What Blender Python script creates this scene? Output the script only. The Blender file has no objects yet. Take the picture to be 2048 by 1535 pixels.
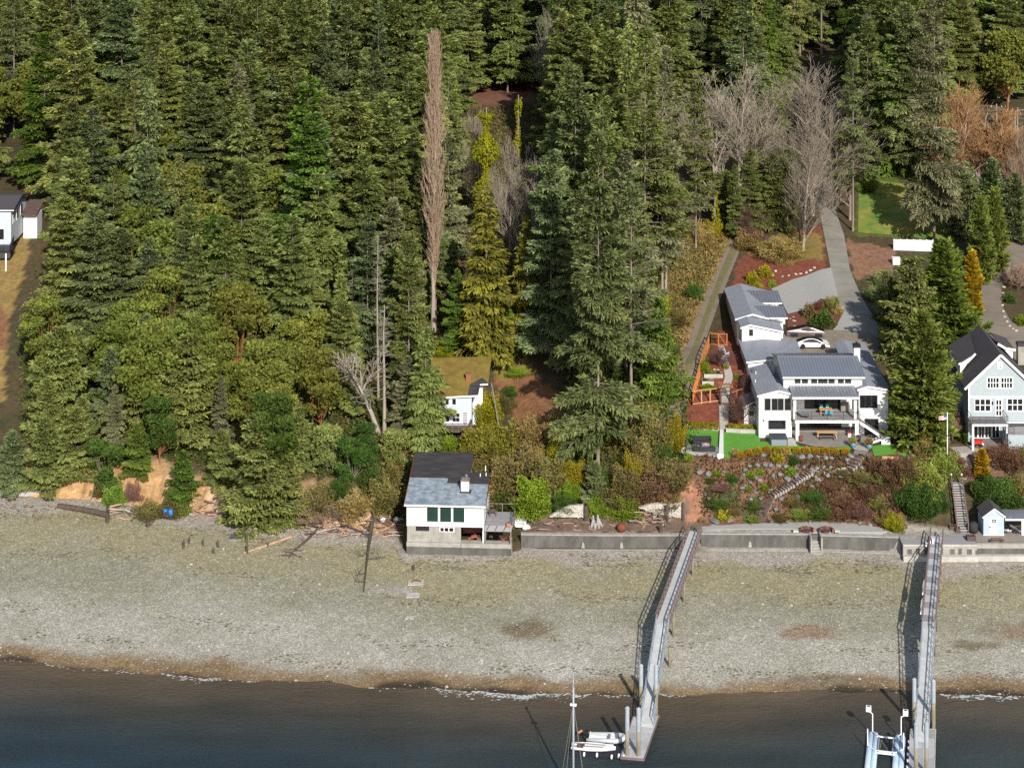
import bpy, bmesh, math, random
import numpy as np
from mathutils import Vector, Matrix
from mathutils.geometry import delaunay_2d_cdt
R = math.radians
SC = bpy.context.scene
COL = SC.collection
random.seed(7)
RNG = np.random.default_rng(7)

# ---------------------------------------------------------------- camera, sky, sun, exposure
F, YH, H, CX = 4000.0, -580.0, 106.0, 1024.0      # focal length and horizon row in photo pixels, camera height in metres
cam_d = bpy.data.cameras.new("camera")
cam = bpy.data.objects.new("camera", cam_d); COL.objects.link(cam)
cam.location = (0, 0, H); cam.rotation_euler = (R(90), 0, 0)
cam_d.sensor_width = 36.0; cam_d.lens = 36.0 * F / 2048.0
cam_d.shift_y = (YH - 767.5) / 2048.0
cam_d.clip_start = 1.0; cam_d.clip_end = 6000.0
SC.camera = cam

SUNV = Vector((0.40, -1.60, 1.0)).normalized()       # towards the sun
SUN_EL = math.asin(SUNV.z); SUN_AZ = math.atan2(SUNV.x, SUNV.y)
world = bpy.data.worlds.new("World"); SC.world = world; world.use_nodes = True
nt = world.node_tree; nt.nodes.clear()
sky = nt.nodes.new("ShaderNodeTexSky"); sky.sky_type = 'NISHITA'; sky.sun_disc = False
sky.sun_elevation = SUN_EL; sky.sun_rotation = SUN_AZ
bg = nt.nodes.new("ShaderNodeBackground"); bg.inputs[1].default_value = 0.115
wo = nt.nodes.new("ShaderNodeOutputWorld")
nt.links.new(sky.outputs[0], bg.inputs[0]); nt.links.new(bg.outputs[0], wo.inputs[0])
sun_d = bpy.data.lights.new("sun", 'SUN'); sun_d.energy = 4.6; sun_d.angle = R(0.53); sun_d.color = (1.0, 0.945, 0.86)
sun = bpy.data.objects.new("sun", sun_d); COL.objects.link(sun)
sun.rotation_euler = SUNV.to_track_quat('Z', 'Y').to_euler(); sun.location = (0, 0, 200)
SC.view_settings.view_transform = 'Standard'; SC.view_settings.look = 'None'
SC.view_settings.exposure = 0.34; SC.view_settings.gamma = 1.0
SC.view_settings.use_curve_mapping = False
SC.cycles.max_bounces = 5; SC.cycles.diffuse_bounces = 3; SC.cycles.glossy_bounces = 2
SC.cycles.transmission_bounces = 2; SC.cycles.transparent_max_bounces = 4
SC.cycles.caustics_reflective = False; SC.cycles.caustics_refractive = False
SC.cycles.use_denoising = False

# ---------------------------------------------------------------- photo pixel -> place helpers
def proj(X, Y, Z):
    s = F / Y
    return CX + X * s, YH + (H - Z) * s
def WZ(px, py, z):
    D = F * (H - z) / (py - YH); return Vector(((px - CX) * D / F, D, z))
def WD(px, py, D):
    return Vector(((px - CX) * D / F, D, H - (py - YH) * D / F))
def XP(px, D): return (px - CX) * D / F
def ZP(py, D): return H - (py - YH) * D / F

# ---------------------------------------------------------------- terrain heights
def lerpi(x, xs, ys): return np.interp(x, xs, ys)
HEAD_X = [-90, -68, -57, -47.5, -35.8, -27.2, -15, -13.3, 0, 1.5, 46.5, 49.0, 120]
HEAD_D = [267, 266.3, 265, 262.6, 258.8, 256.4, 254.8, 249.0, 249.0, 249.8, 248.9, 246.5, 246.5]
WAT_X = [-120, -55.6, -28.6, -1.3, 14, 33, 55, 120]
WAT_D = [227, 222.6, 218.6, 215.8, 215.2, 216.3, 215.2, 213]
def wob(X, Y, s, seed):
    a = seed * 1.7
    return (np.sin(X / s * 1.0 + a) * np.sin(Y / s * 1.3 + a * 2.1) + .5 * np.sin(X / s * 2.3 + a * 3 + Y / s * 1.1) + .35 * np.sin(X / s * 4.1 - Y / s * 3.7 + a)) / 1.5
def headD(X): return np.interp(X, HEAD_X, HEAD_D)
def beach_z(X, Y):
    X = np.asarray(X, float); Y = np.asarray(Y, float)
    dw = np.interp(X, WAT_X, WAT_D)
    t = Y - dw
    z = np.where(t > 0, t * .036, t * .05)
    return z + .022 * wob(X, Y, 6.0, 1) + .015 * wob(X, Y, 2.1, 5)
PROF = {
 'forest': ([0, .9, 4, 8, 12, 18, 24, 30, 36, 50, 70, 100, 140, 220, 500, 1500],
            [1.5, 4.6, 6, 6.8, 7.6, 9, 10.3, 11.8, 13.2, 16.5, 20, 23.5, 26, 28, 34, 40]),
 'boat':   ([0, 6, 10, 13, 18, 24, 30, 36, 50, 70, 100, 140, 220, 500, 1500],
            [1.0, 1.6, 2.6, 4.2, 6.6, 8.0, 9.8, 11.8, 15.5, 20, 23.5, 26, 28, 34, 40]),
 'mid':    ([0, .75, 1.0, 4, 8, 12, 18, 24, 30, 36, 50, 70, 100, 140, 220, 500, 1500],
            [1.3, 1.4, 2.95, 3.2, 5.2, 7, 8.5, 10, 11.5, 13.2, 16.5, 20, 23.5, 26, 28, 34, 40]),
 'garden': ([0, 1.25, 1.5, 4.0, 11.0, 11.6, 20, 35, 43, 90, 120, 160, 220, 500, 1500],
            [1.3, 1.4, 2.95, 3.2, 8.75, 8.8, 8.8, 12.9, 12.9, 18.7, 22, 24.5, 26, 34, 40]),
 'right':  ([0, .9, 1.15, 6.2, 13, 17, 25, 35, 54, 86, 120, 160, 220, 500, 1500],
            [1.2, 1.3, 2.9, 3.05, 6.0, 8.0, 8.0, 10.5, 14.0, 17.2, 22, 24.5, 26, 34, 40]),
}
RX = {'forest': ([-21, -15], [1, 0]), 'boat': ([-21, -15, -1, 4], [0, 1, 1, 0]), 'mid': ([-1, 4, 19, 25], [0, 1, 1, 0]),
      'garden': ([19, 25, 50, 57], [0, 1, 1, 0]), 'right': ([50, 57], [0, 1])}
def hz(X, Y):
    X = np.asarray(X, float); Y = np.asarray(Y, float)
    t = Y - headD(X)
    z = 0
    for k, (tn, zn) in PROF.items():
        z = z + np.interp(X, *RX[k]) * np.interp(t, tn, zn)
    fw = np.interp(X, [-15, 22, 24], [1, 1, 0]) * np.clip((t - 1) / 6, 0, 1)
    z = z + fw * (.35 * wob(X, Y, 5.0, 3)) + np.clip((t - 50) / 40, 0, 1) * .5 * wob(X, Y, 17., 2)
    fb = np.interp(X, [-21, -15], [1, 0]) * np.exp(-((t - 3) / 3.5) ** 2)
    z = z + fb * (.9 * wob(X, Y, 4.3, 8) - .2)
    return np.where(t < 0, beach_z(X, Y), z)
DS = np.concatenate([np.arange(150, 420, .25), np.arange(420, 900, 1.0)])
def G(px, py, lift=0):
    """where the ray through a photo pixel meets the ground"""
    X = (px - CX) * DS / F; Z = H - (py - YH) * DS / F
    h = hz(X, DS)
    i = int(np.argmax(h >= Z))
    if i == 0: i = len(DS) - 1
    a, b = DS[i - 1], DS[i]
    fa = (H - (py - YH) * a / F) - h[i - 1]; fb = h[i] - (H - (py - YH) * b / F)
    D = a + (b - a) * fa / max(1e-6, fa + fb)
    X = (px - CX) * D / F
    return Vector((X, D, float(hz(X, D)) + lift))
def gz(x, y): return float(hz(x, y))

# ---------------------------------------------------------------- object helpers
def tag(o, label=None, cat=None, group=None, kind=None):
    if label: o['label'] = label
    if cat: o['category'] = cat
    if group: o['group'] = group
    if kind: o['kind'] = kind
    return o
def thing(name, label, cat, loc=(0, 0, 0), rz=0, group=None):
    o = bpy.data.objects.new(name, None); COL.objects.link(o)
    o.empty_display_size = .2
    o.location = loc; o.rotation_euler = (0, 0, rz)
    return tag(o, label, cat, group)
def copy_tree(o, parent=None):
    c = o.copy(); COL.objects.link(c)
    if parent is not None: c.parent = parent
    for ch in list(o.children): copy_tree(ch, c)
    return c
def dup(o, loc, rz=None, label=None, scale=None, group=None):
    c = copy_tree(o); c.location = loc
    if rz is not None: c.rotation_euler = (0, 0, rz)
    if label: c['label'] = label
    if scale: c.scale = scale
    if group: c['group'] = group
    return c
def link_mesh(name, me, mat=None, parent=None):
    o = bpy.data.objects.new(name, me); COL.objects.link(o)
    if mat is not None and not me.materials: me.materials.append(mat)
    if parent is not None: o.parent = parent
    return o
def share(name, me, parent, mat=None):
    if not me.materials: me.materials.append(mat)
    o = link_mesh(name, me, None, parent)
    if mat is not None:
        o.material_slots[0].link = 'OBJECT'; o.material_slots[0].material = mat
    return o

class MB:
    def __init__(s, off=(0, 0, 0)):
        s.v = []; s.f = []; s.o = Vector(off)
    def add(s, vs, fs):
        b = len(s.v); s.v += [tuple(Vector(p) - s.o) for p in vs]
        s.f += [tuple(i + b for i in f) for f in fs]; return s
    def box(s, x0, x1, y0, y1, z0, z1):
        return s.add([(x0, y0, z0), (x1, y0, z0), (x1, y1, z0), (x0, y1, z0), (x0, y0, z1), (x1, y0, z1), (x1, y1, z1), (x0, y1, z1)],
              [(0, 3, 2, 1), (4, 5, 6, 7), (0, 1, 5, 4), (1, 2, 6, 5), (2, 3, 7, 6), (3, 0, 4, 7)])
    def cbox(s, c, sx, sy, sz, rz=0):
        ca, sa = math.cos(rz), math.sin(rz); vs = []
        for z in (-sz / 2, sz / 2):
            for x, y in ((-sx, -sy), (sx, -sy), (sx, sy), (-sx, sy)):
                x /= 2; y /= 2
                vs.append((c[0] + x * ca - y * sa, c[1] + x * sa + y * ca, c[2] + z))
        return s.add(vs, [(0, 3, 2, 1), (4, 5, 6, 7), (0, 1, 5, 4), (1, 2, 6, 5), (2, 3, 7, 6), (3, 0, 4, 7)])
    def bar(s, p, q, w, h):
        p = Vector(p); q = Vector(q); d = (q - p).normalized()
        up = Vector((0, 0, 1)) if abs(d.z) < .95 else Vector((0, 1, 0))
        a = d.cross(up).normalized() * w / 2; b = a.cross(d).normalized() * h / 2
        vs = [p - a - b, p + a - b, p + a + b, p - a + b, q - a - b, q + a - b, q + a + b, q - a + b]
        return s.add(vs, [(0, 1, 2, 3), (7, 6, 5, 4), (0, 4, 5, 1), (1, 5, 6, 2), (2, 6, 7, 3), (3, 7, 4, 0)])
    def tube(s, pts, rad, n=8, caps=True):
        pts = [Vector(p) for p in pts]; m = len(pts)
        if not isinstance(rad, (list, tuple)): rad = [rad] * m
        vs = []; fs = []
        for i, p in enumerate(pts):
            d = (pts[min(i + 1, m - 1)] - pts[max(i - 1, 0)]).normalized()
            up = Vector((0, 0, 1)) if abs(d.z) < .9 else Vector((1, 0, 0))
            a = d.cross(up).normalized(); b = d.cross(a).normalized()
            for k in range(n):
                t = 2 * math.pi * k / n
                vs.append(p + a * math.cos(t) * rad[i] + b * math.sin(t) * rad[i])
        for i in range(m - 1):
            for k in range(n):
                k2 = (k + 1) % n
                fs.append((i * n + k, i * n + k2, (i + 1) * n + k2, (i + 1) * n + k))
        if caps: fs.append(tuple(range(n))[::-1]); fs.append(tuple(range((m - 1) * n, m * n)))
        return s.add(vs, fs)
    def quad(s, *p): return s.add(p, [tuple(range(len(p)))])
    def slab(s, pts, th):
        """polygon of 3-D points, thickened downwards by th"""
        n = len(pts); lo = [(p[0], p[1], p[2] - th) for p in pts]
        return s.add(list(pts) + lo, [tuple(range(n)), tuple(range(2 * n - 1, n - 1, -1))] + [(i, i + n, (i + 1) % n + n, (i + 1) % n) for i in range(n)])
    def prism(s, pts, vec):
        n = len(pts); v = Vector(vec); hi = [Vector(p) + v for p in pts]
        return s.add(list(pts) + hi, [tuple(range(n)), tuple(range(2 * n - 1, n - 1, -1))] + [(i, i + n, (i + 1) % n + n, (i + 1) % n) for i in range(n)])
    def lathe(s, c, prof, n=14):
        vs = []; fs = []
        for r, z in prof:
            for k in range(n):
                t = 2 * math.pi * k / n; vs.append((c[0] + r * math.cos(t), c[1] + r * math.sin(t), c[2] + z))
        for i in range(len(prof) - 1):
            for k in range(n):
                k2 = (k + 1) % n; fs.append((i * n + k, i * n + k2, (i + 1) * n + k2, (i + 1) * n + k))
        fs.append(tuple(range(n))[::-1]); fs.append(tuple(range((len(prof) - 1) * n, len(prof) * n)))
        return s.add(vs, fs)
    def build(s, name, mat, parent=None, smooth=False, kind=None):
        me = bpy.data.meshes.new(name); me.from_pydata(s.v, [], s.f); me.update()
        bm = bmesh.new(); bm.from_mesh(me); bmesh.ops.recalc_face_normals(bm, faces=bm.faces); bm.to_mesh(me); bm.free()
        if smooth: me.polygons.foreach_set('use_smooth', [True] * len(me.polygons))
        o = link_mesh(name, me, mat, parent)
        if kind: o['kind'] = kind
        return o
def np_mesh(name, V, Fc, tone=None, smooth=False):
    """V (n,3), Fc (m,3|4) int arrays -> mesh, optional per-face tone attribute"""
    me = bpy.data.meshes.new(name); k = Fc.shape[1]
    me.vertices.add(len(V)); me.vertices.foreach_set('co', np.ascontiguousarray(V, np.float32).ravel())
    me.loops.add(Fc.size); me.loops.foreach_set('vertex_index', np.ascontiguousarray(Fc, np.int32).ravel())
    me.polygons.add(len(Fc)); me.polygons.foreach_set('loop_start', np.arange(0, Fc.size, k, dtype=np.int32))
    me.update(calc_edges=True)
    if smooth: me.polygons.foreach_set('use_smooth', np.ones(len(Fc), bool))
    if tone is not None:
        a = me.attributes.new('tone', 'FLOAT', 'FACE'); a.data.foreach_set('value', np.ascontiguousarray(tone, np.float32))
    return me

# ---------------------------------------------------------------- materials
def N(nt, kind, **kw):
    n = nt.nodes.new(kind)
    for k, v in kw.items():
        if k.startswith('i_'): n.inputs[k[2:].replace('_', ' ')].default_value = v
        else: setattr(n, k, v)
    return n
def mat(name, c, c2=None, scale=1.5, rough=.75, metal=0., bump=0., bscale=None, detail=5., spec=.3, coord='Object', stretch=None, lo=.35, hi=.65, rnd=0.):
    m = bpy.data.materials.new(name); m.use_nodes = True; t = m.node_tree; L = t.links
    b = t.nodes['Principled BSDF']; b.inputs['Roughness'].default_value = rough; b.inputs['Metallic'].default_value = metal
    b.inputs['Specular IOR Level'].default_value = spec
    b.inputs['Base Color'].default_value = (*c, 1)
    tc = N(t, 'ShaderNodeTexCoord'); src = tc.outputs[coord]
    if stretch:
        mp = N(t, 'ShaderNodeMapping'); mp.inputs['Scale'].default_value = stretch; L.new(src, mp.inputs[0]); src = mp.outputs[0]
    out = None
    if c2 is not None:
        n = N(t, 'ShaderNodeTexNoise'); n.inputs['Scale'].default_value = scale; n.inputs['Detail'].default_value = detail; n.inputs['Roughness'].default_value = .65
        L.new(src, n.inputs['Vector'])
        mr = N(t, 'ShaderNodeMapRange'); mr.inputs[1].default_value = lo; mr.inputs[2].default_value = hi; L.new(n.outputs['Fac'], mr.inputs[0])
        mx = N(t, 'ShaderNodeMix', data_type='RGBA'); mx.inputs[6].default_value = (*c, 1); mx.inputs[7].default_value = (*c2, 1)
        L.new(mr.outputs[0], mx.inputs[0]); out = mx.outputs[2]
    if rnd:
        oi = N(t, 'ShaderNodeObjectInfo'); mr = N(t, 'ShaderNodeMapRange'); mr.inputs[3].default_value = 1 - rnd; mr.inputs[4].default_value = 1 + rnd
        L.new(oi.outputs['Random'], mr.inputs[0])
        hs = N(t, 'ShaderNodeHueSaturation'); hs.inputs['Color'].default_value = (*c, 1)
        L.new(mr.outputs[0], hs.inputs['Value'])
        if out is not None: L.new(out, hs.inputs['Color'])
        out = hs.outputs[0]
    if out is not None: L.new(out, b.inputs['Base Color'])
    if bump:
        n = N(t, 'ShaderNodeTexNoise'); n.inputs['Scale'].default_value = bscale or scale * 4; n.inputs['Detail'].default_value = 4
        L.new(src, n.inputs['Vector'])
        bp = N(t, 'ShaderNodeBump'); bp.inputs['Strength'].default_value = bump; bp.inputs['Distance'].default_value = .1
        L.new(n.outputs['Fac'], bp.inputs['Height']); L.new(bp.outputs[0], b.inputs['Normal'])
    return m
def leaf_mat(name, c1, c2, tr=.32, vary=.22, hue=.015, patch=.25):
    m = bpy.data.materials.new(name); m.use_nodes = True; t = m.node_tree; L = t.links; t.nodes.clear()
    at = N(t, 'ShaderNodeAttribute', attribute_name='tone')
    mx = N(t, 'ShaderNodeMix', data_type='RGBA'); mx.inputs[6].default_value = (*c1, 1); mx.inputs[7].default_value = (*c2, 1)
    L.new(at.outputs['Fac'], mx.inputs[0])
    oi = N(t, 'ShaderNodeObjectInfo')
    mv = N(t, 'ShaderNodeMapRange'); mv.inputs[3].default_value = 1 - vary; mv.inputs[4].default_value = 1 + vary; L.new(oi.outputs['Random'], mv.inputs[0])
    geo = N(t, 'ShaderNodeNewGeometry')
    nz = N(t, 'ShaderNodeTexNoise'); nz.inputs['Scale'].default_value = .55; nz.inputs['Detail'].default_value = 3; L.new(geo.outputs['Position'], nz.inputs['Vector'])
    mp = N(t, 'ShaderNodeMapRange'); mp.inputs[1].default_value = .3; mp.inputs[2].default_value = .7; mp.inputs[3].default_value = 1 - patch; mp.inputs[4].default_value = 1 + patch
    L.new(nz.outputs['Fac'], mp.inputs[0])
    mu = N(t, 'ShaderNodeMath', operation='MULTIPLY'); L.new(mv.outputs[0], mu.inputs[0]); L.new(mp.outputs[0], mu.inputs[1])
    mh = N(t, 'ShaderNodeMath', operation='MULTIPLY_ADD'); L.new(oi.outputs['Random'], mh.inputs[0]); mh.inputs[1].default_value = 7.13; mh.inputs[2].default_value = 0
    fr = N(t, 'ShaderNodeMath', operation='FRACT'); L.new(mh.outputs[0], fr.inputs[0])
    mhr = N(t, 'ShaderNodeMapRange'); mhr.inputs[3].default_value = .5 - hue; mhr.inputs[4].default_value = .5 + hue; L.new(fr.outputs[0], mhr.inputs[0])
    hs = N(t, 'ShaderNodeHueSaturation'); L.new(mx.outputs[2], hs.inputs['Color']); L.new(mu.outputs[0], hs.inputs['Value']); L.new(mhr.outputs[0], hs.inputs['Hue'])
    d = N(t, 'ShaderNodeBsdfDiffuse'); tl = N(t, 'ShaderNodeBsdfTranslucent'); ms = N(t, 'ShaderNodeMixShader'); ms.inputs[0].default_value = tr
    L.new(hs.outputs[0], d.inputs[0]); L.new(hs.outputs[0], tl.inputs[0]); L.new(d.outputs[0], ms.inputs[1]); L.new(tl.outputs[0], ms.inputs[2])
    o = N(t, 'ShaderNodeOutputMaterial'); L.new(ms.outputs[0], o.inputs[0])
    return m
M = {}
M['white'] = mat('white_paint', (.78, .78, .77), (.70, .70, .69), .6, .5)
M['white2'] = mat('white_trim', (.80, .80, .79), rough=.45)
M['oldwhite'] = mat('weathered_white_boards', (.76, .76, .75), (.56, .56, .55), 1.2, .7, stretch=(3, 3, .35), rnd=.06)
M['lblue'] = mat('pale_blue_shingle', (.375, .43, .455), (.33, .38, .405), 2.5, .7, bump=.3, bscale=12)
M['blueboard'] = mat('pale_blue_boards', (.50, .555, .60), (.44, .50, .545), 2, .7)
M['roofmetal'] = mat('grey_standing_seam', (.235, .25, .285), (.20, .215, .25), .7, .42, .35, spec=.5, hi=.8)
M['darkroof'] = mat('dark_asphalt_shingle', (.085, .075, .08), (.06, .053, .056), 6, .9, bump=.4, bscale=20)
M['blackroof'] = mat('black_rolled_roofing', (.035, .032, .034), (.075, .065, .062), .9, .85, lo=.45, hi=.75, stretch=(.5, 2, 2))
M['blueroof'] = mat('faded_blue_roofing', (.30, .345, .385), (.15, .185, .215), 1.3, .8, lo=.38, hi=.62)
M['moss'] = mat('mossy_roof', (.20, .155, .028), (.14, .072, .025), .8, .95, bump=.8, bscale=7, lo=.4, hi=.72)
M['glass'] = mat('dark_window_glass', (.012, .014, .017), rough=.06, spec=.6)
M['greenglass'] = mat('green_tinted_glass', (.018, .05, .038), (.012, .032, .026), .5, .08, spec=.5)
M['frame'] = mat('black_window_frame', (.02, .02, .02), rough=.5)
M['black'] = mat('black_metal', (.018, .018, .02), rough=.5)
M['conc'] = mat('weathered_concrete', (.36, .345, .31), (.25, .24, .215), 1.1, .9, bump=.3, bscale=6)
M['concdark'] = mat('dark_wet_concrete', (.074, .071, .065), (.135, .13, .12), .8, .85, bump=.3, bscale=5, stretch=(1, 1, .4))
M['conclight'] = mat('pale_concrete', (.48, .46, .42), (.36, .345, .315), .9, .9)
M['drive'] = mat('driveway_concrete', (.25, .235, .20), (.20, .185, .155), .35, .9, bump=.15, bscale=9)
M['gravelm'] = mat('grey_gravel', (.26, .255, .235), (.36, .35, .33), 9, .95, bump=.6, bscale=14)
M['parking'] = mat('tan_paving', (.185, .155, .115), (.235, .20, .15), 1.1, .9)
M['patio'] = mat('patio_slate', (.20, .185, .165), (.26, .245, .22), .8, .85)
M['lawn'] = mat('artificial_turf', (.095, .27, .030), (.115, .30, .038), .7, .95, bump=.4, bscale=30)
M['grass'] = mat('patchy_grass', (.095, .185, .03), (.29, .255, .05), .22, .95, bump=.5, bscale=8, lo=.4, hi=.62)
M['track'] = mat('gravel_track', (.20, .165, .125), (.15, .125, .085), .5, .95, lo=.5, hi=.7, bump=.3, bscale=6)
M['cedar'] = mat('orange_cedar_wood', (.46, .17, .05), (.36, .125, .04), 1.5, .7)
M['cedarpale'] = mat('pale_cedar_wood', (.55, .30, .15), (.45, .23, .11), 1.5, .7)
M['wood'] = mat('fresh_pine_wood', (.55, .34, .18), (.46, .27, .13), 2, .6)
M['grey_wood'] = mat('grey_weathered_wood', (.25, .22, .20), (.15, .13, .12), 2, .85)
M['brown_wood'] = mat('brown_stained_wood', (.13, .085, .07), (.085, .058, .05), 2, .75)
M['mauve_wood'] = mat('mauve_brown_railing', (.20, .145, .135), (.14, .10, .095), 2, .75)
M['darklog'] = mat('dark_wet_log', (.06, .045, .035), (.11, .085, .065), 2, .85, bump=.5, bscale=6)
M['drift'] = mat('bleached_driftwood', (.42, .28, .20), (.30, .17, .115), 1.5, .85, rnd=.3)
M['alu'] = mat('aluminium', (.42, .46, .50), (.36, .40, .45), 1, .4, .5, spec=.5)
M['aludeck'] = mat('pale_grey_grating', (.50, .51, .50), (.42, .43, .42), 1.2, .7, rnd=.05)
M['greydeck'] = mat('grey_deck_boards', (.30, .285, .29), (.25, .24, .245), 2.5, .8, rnd=.06)
M['floatwood'] = mat('grey_float_panel', (.42, .41, .41), (.35, .34, .34), 1.5, .75, rnd=.2)
M['pile'] = mat('pale_timber_pile', (.17, .15, .095), (.29, .27, .215), 1.2, .8, stretch=(1, 1, .3))
M['pilewhite'] = mat('pile_sleeve', (.36, .395, .43), (.29, .33, .365), 1, .5)
M['rock'] = mat('blue_grey_boulder', (.125, .13, .13), (.23, .232, .228), 1.6, .9, bump=.6, bscale=4, rnd=.25)
M['whiterock'] = mat('white_rubble_stone', (.55, .52, .46), (.36, .33, .28), 2.0, .9, bump=.5, bscale=5, rnd=.15)
M['brick'] = mat('red_brick', (.30, .11, .07), (.20, .08, .055), 4, .85)
M['plum'] = mat('plum_brown', (.07, .035, .03), (.12, .06, .05), 2, .85)
M['cushion'] = mat('black_cushion_cover', (.022, .024, .026), (.035, .037, .04), 2, .8)
M['navy'] = mat('navy_cushion', (.02, .03, .055), rough=.8)
M['bluecush'] = mat('blue_cushion', (.10, .19, .38), rough=.8)
M['teal'] = mat('teal_plastic', (.10, .42, .48), rough=.4)
M['tub'] = mat('hot_tub_cabinet', (.20, .23, .27), rough=.6)
M['tubcover'] = mat('hot_tub_cover', (.045, .05, .06), rough=.6)
M['bluepot'] = mat('blue_glazed_pot', (.10, .22, .28), rough=.35)
M['terracotta'] = mat('terracotta', (.42, .16, .07), rough=.8)
M['rust'] = mat('rusty_steel', (.20, .065, .03), (.12, .04, .02), 3, .85)
M['red'] = mat('red_plastic', (.50, .03, .03), rough=.4)
M['bluebin'] = mat('bright_blue_plastic', (.02, .20, .62), rough=.45)
M['carwhite'] = mat('white_car_paint', (.80, .80, .81), rough=.18, spec=.6)
M['steel'] = mat('brushed_steel', (.20, .165, .16), rough=.38, metal=1.)
M['carglass'] = mat('car_glass', (.015, .012, .014), rough=.05, spec=.7)
M['tyre'] = mat('tyre_rubber', (.018, .018, .018), rough=.8)
M['rim'] = mat('dark_alloy', (.05, .05, .055), rough=.35, metal=.6)
M['rubberboat'] = mat('grey_inflatable_tube', (.52, .53, .53), (.45, .46, .46), 2, .55)
M['boatwhite'] = mat('boat_gelcoat', (.80, .80, .80), rough=.25, spec=.5)
M['shedblue'] = mat('shed_blue_boards', (.40, .49, .56), (.35, .44, .51), 2, .7)
M['floatblue'] = mat('pale_blue_pontoon', (.38, .47, .56), (.31, .40, .49), .8, .5)
M['darkhull'] = mat('black_dock_cube', (.02, .02, .03), rough=.5)
M['rope'] = mat('stay_wire', (.30, .28, .24), rough=.5)
M['sheet'] = mat('pebbled_path', (.30, .27, .24), (.40, .37, .33), 5, .95)
M['gutter'] = mat('dark_gutter', (.03, .03, .03), rough=.5)
M['bark'] = mat('fir_bark', (.16, .125, .10), (.28, .23, .19), 1.2, .9, stretch=(2, 2, .4))
M['barkpale'] = mat('pale_bark', (.34, .29, .24), (.24, .20, .16), 1.0, .9, stretch=(2, 2, .4))
M['barkorange'] = mat('madrone_bark', (.36, .13, .05), (.22, .09, .045), 1.0, .8)
M['twiggrey'] = mat('grey_twigs', (.36, .305, .235), (.26, .215, .165), .4, .9)
M['twigorange'] = mat('russet_twigs', (.44, .25, .115), (.34, .18, .08), .4, .9)
M['twigpink'] = mat('poplar_twigs', (.40, .285, .20), (.31, .215, .15), .35, .9)
M['twigdark'] = mat('dark_twigs', (.10, .055, .045), (.16, .09, .07), .6, .9)
M['snag'] = mat('bleached_snag', (.42, .37, .31), (.30, .25, .20), .8, .9, stretch=(2, 2, .5))
# ================================================================ ground, beach, water
def vcol_mat(name, rough=.95, nscale=1.3, amt=.35, cell=0., cellamt=.5, bump=.5, bscale=6., fine=0.):
    m = bpy.data.materials.new(name); m.use_nodes = True; t = m.node_tree; L = t.links
    b = t.nodes['Principled BSDF']; b.inputs['Roughness'].default_value = rough; b.inputs['Specular IOR Level'].default_value = .2
    at = N(t, 'ShaderNodeAttribute', attribute_name='ground'); geo = N(t, 'ShaderNodeNewGeometry')
    n = N(t, 'ShaderNodeTexNoise'); n.inputs['Scale'].default_value = nscale; n.inputs['Detail'].default_value = 6; n.inputs['Roughness'].default_value = .7; L.new(geo.outputs['Position'], n.inputs['Vector'])
    mr = N(t, 'ShaderNodeMapRange'); mr.inputs[1].default_value = .3; mr.inputs[2].default_value = .7; mr.inputs[3].default_value = 1 - amt; mr.inputs[4].default_value = 1 + amt; L.new(n.outputs['Fac'], mr.inputs[0])
    val = mr.outputs[0]; col = at.outputs['Color']
    if cell:
        v = N(t, 'ShaderNodeTexVoronoi'); v.inputs['Scale'].default_value = cell; L.new(geo.outputs['Position'], v.inputs['Vector'])
        sp = N(t, 'ShaderNodeSeparateColor'); L.new(v.outputs['Color'], sp.inputs[0])
        pw = N(t, 'ShaderNodeMath', operation='POWER'); L.new(sp.outputs[0], pw.inputs[0]); pw.inputs[1].default_value = 2.2
        m2 = N(t, 'ShaderNodeMapRange'); m2.inputs[3].default_value = 1 - cellamt * .62; m2.inputs[4].default_value = 1 + cellamt * 1.55; L.new(pw.outputs[0], m2.inputs[0])
        mu = N(t, 'ShaderNodeMath', operation='MULTIPLY'); L.new(val, mu.inputs[0]); L.new(m2.outputs[0], mu.inputs[1]); val = mu.outputs[0]
        # pebbles vary a little between warm and cool
        wm = N(t, 'ShaderNodeMix', data_type='RGBA', blend_type='MULTIPLY'); wm.inputs[0].default_value = .55
        cr = N(t, 'ShaderNodeMix', data_type='RGBA'); cr.inputs[6].default_value = (1.0, .9, .74, 1); cr.inputs[7].default_value = (.92, 1.0, 1.04, 1); L.new(sp.outputs[1], cr.inputs[0])
        L.new(col, wm.inputs[6]); L.new(cr.outputs[2], wm.inputs[7]); col = wm.outputs[2]
    hs = N(t, 'ShaderNodeHueSaturation'); L.new(col, hs.inputs['Color']); L.new(val, hs.inputs['Value'])
    L.new(hs.outputs[0], b.inputs['Base Color'])
    if bump:
        n2 = N(t, 'ShaderNodeTexNoise'); n2.inputs['Scale'].default_value = bscale; n2.inputs['Detail'].default_value = 5; L.new(geo.outputs['Position'], n2.inputs['Vector'])
        bp = N(t, 'ShaderNodeBump'); bp.inputs['Strength'].default_value = bump; bp.inputs['Distance'].default_value = .15; L.new(n2.outputs['Fac'], bp.inputs['Height']); L.new(bp.outputs[0], b.inputs['Normal'])
    return m
def in_poly(px, py, poly):
    c = np.zeros(px.shape, bool); n = len(poly); j = n - 1
    for i in range(n):
        xi, yi = poly[i]; xj, yj = poly[j]
        with np.errstate(divide='ignore', invalid='ignore'):
            c ^= ((yi > py) != (yj > py)) & (px < (xj - xi) * (py - yi) / (yj - yi + 1e-12) + xi)
        j = i
    return c
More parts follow.
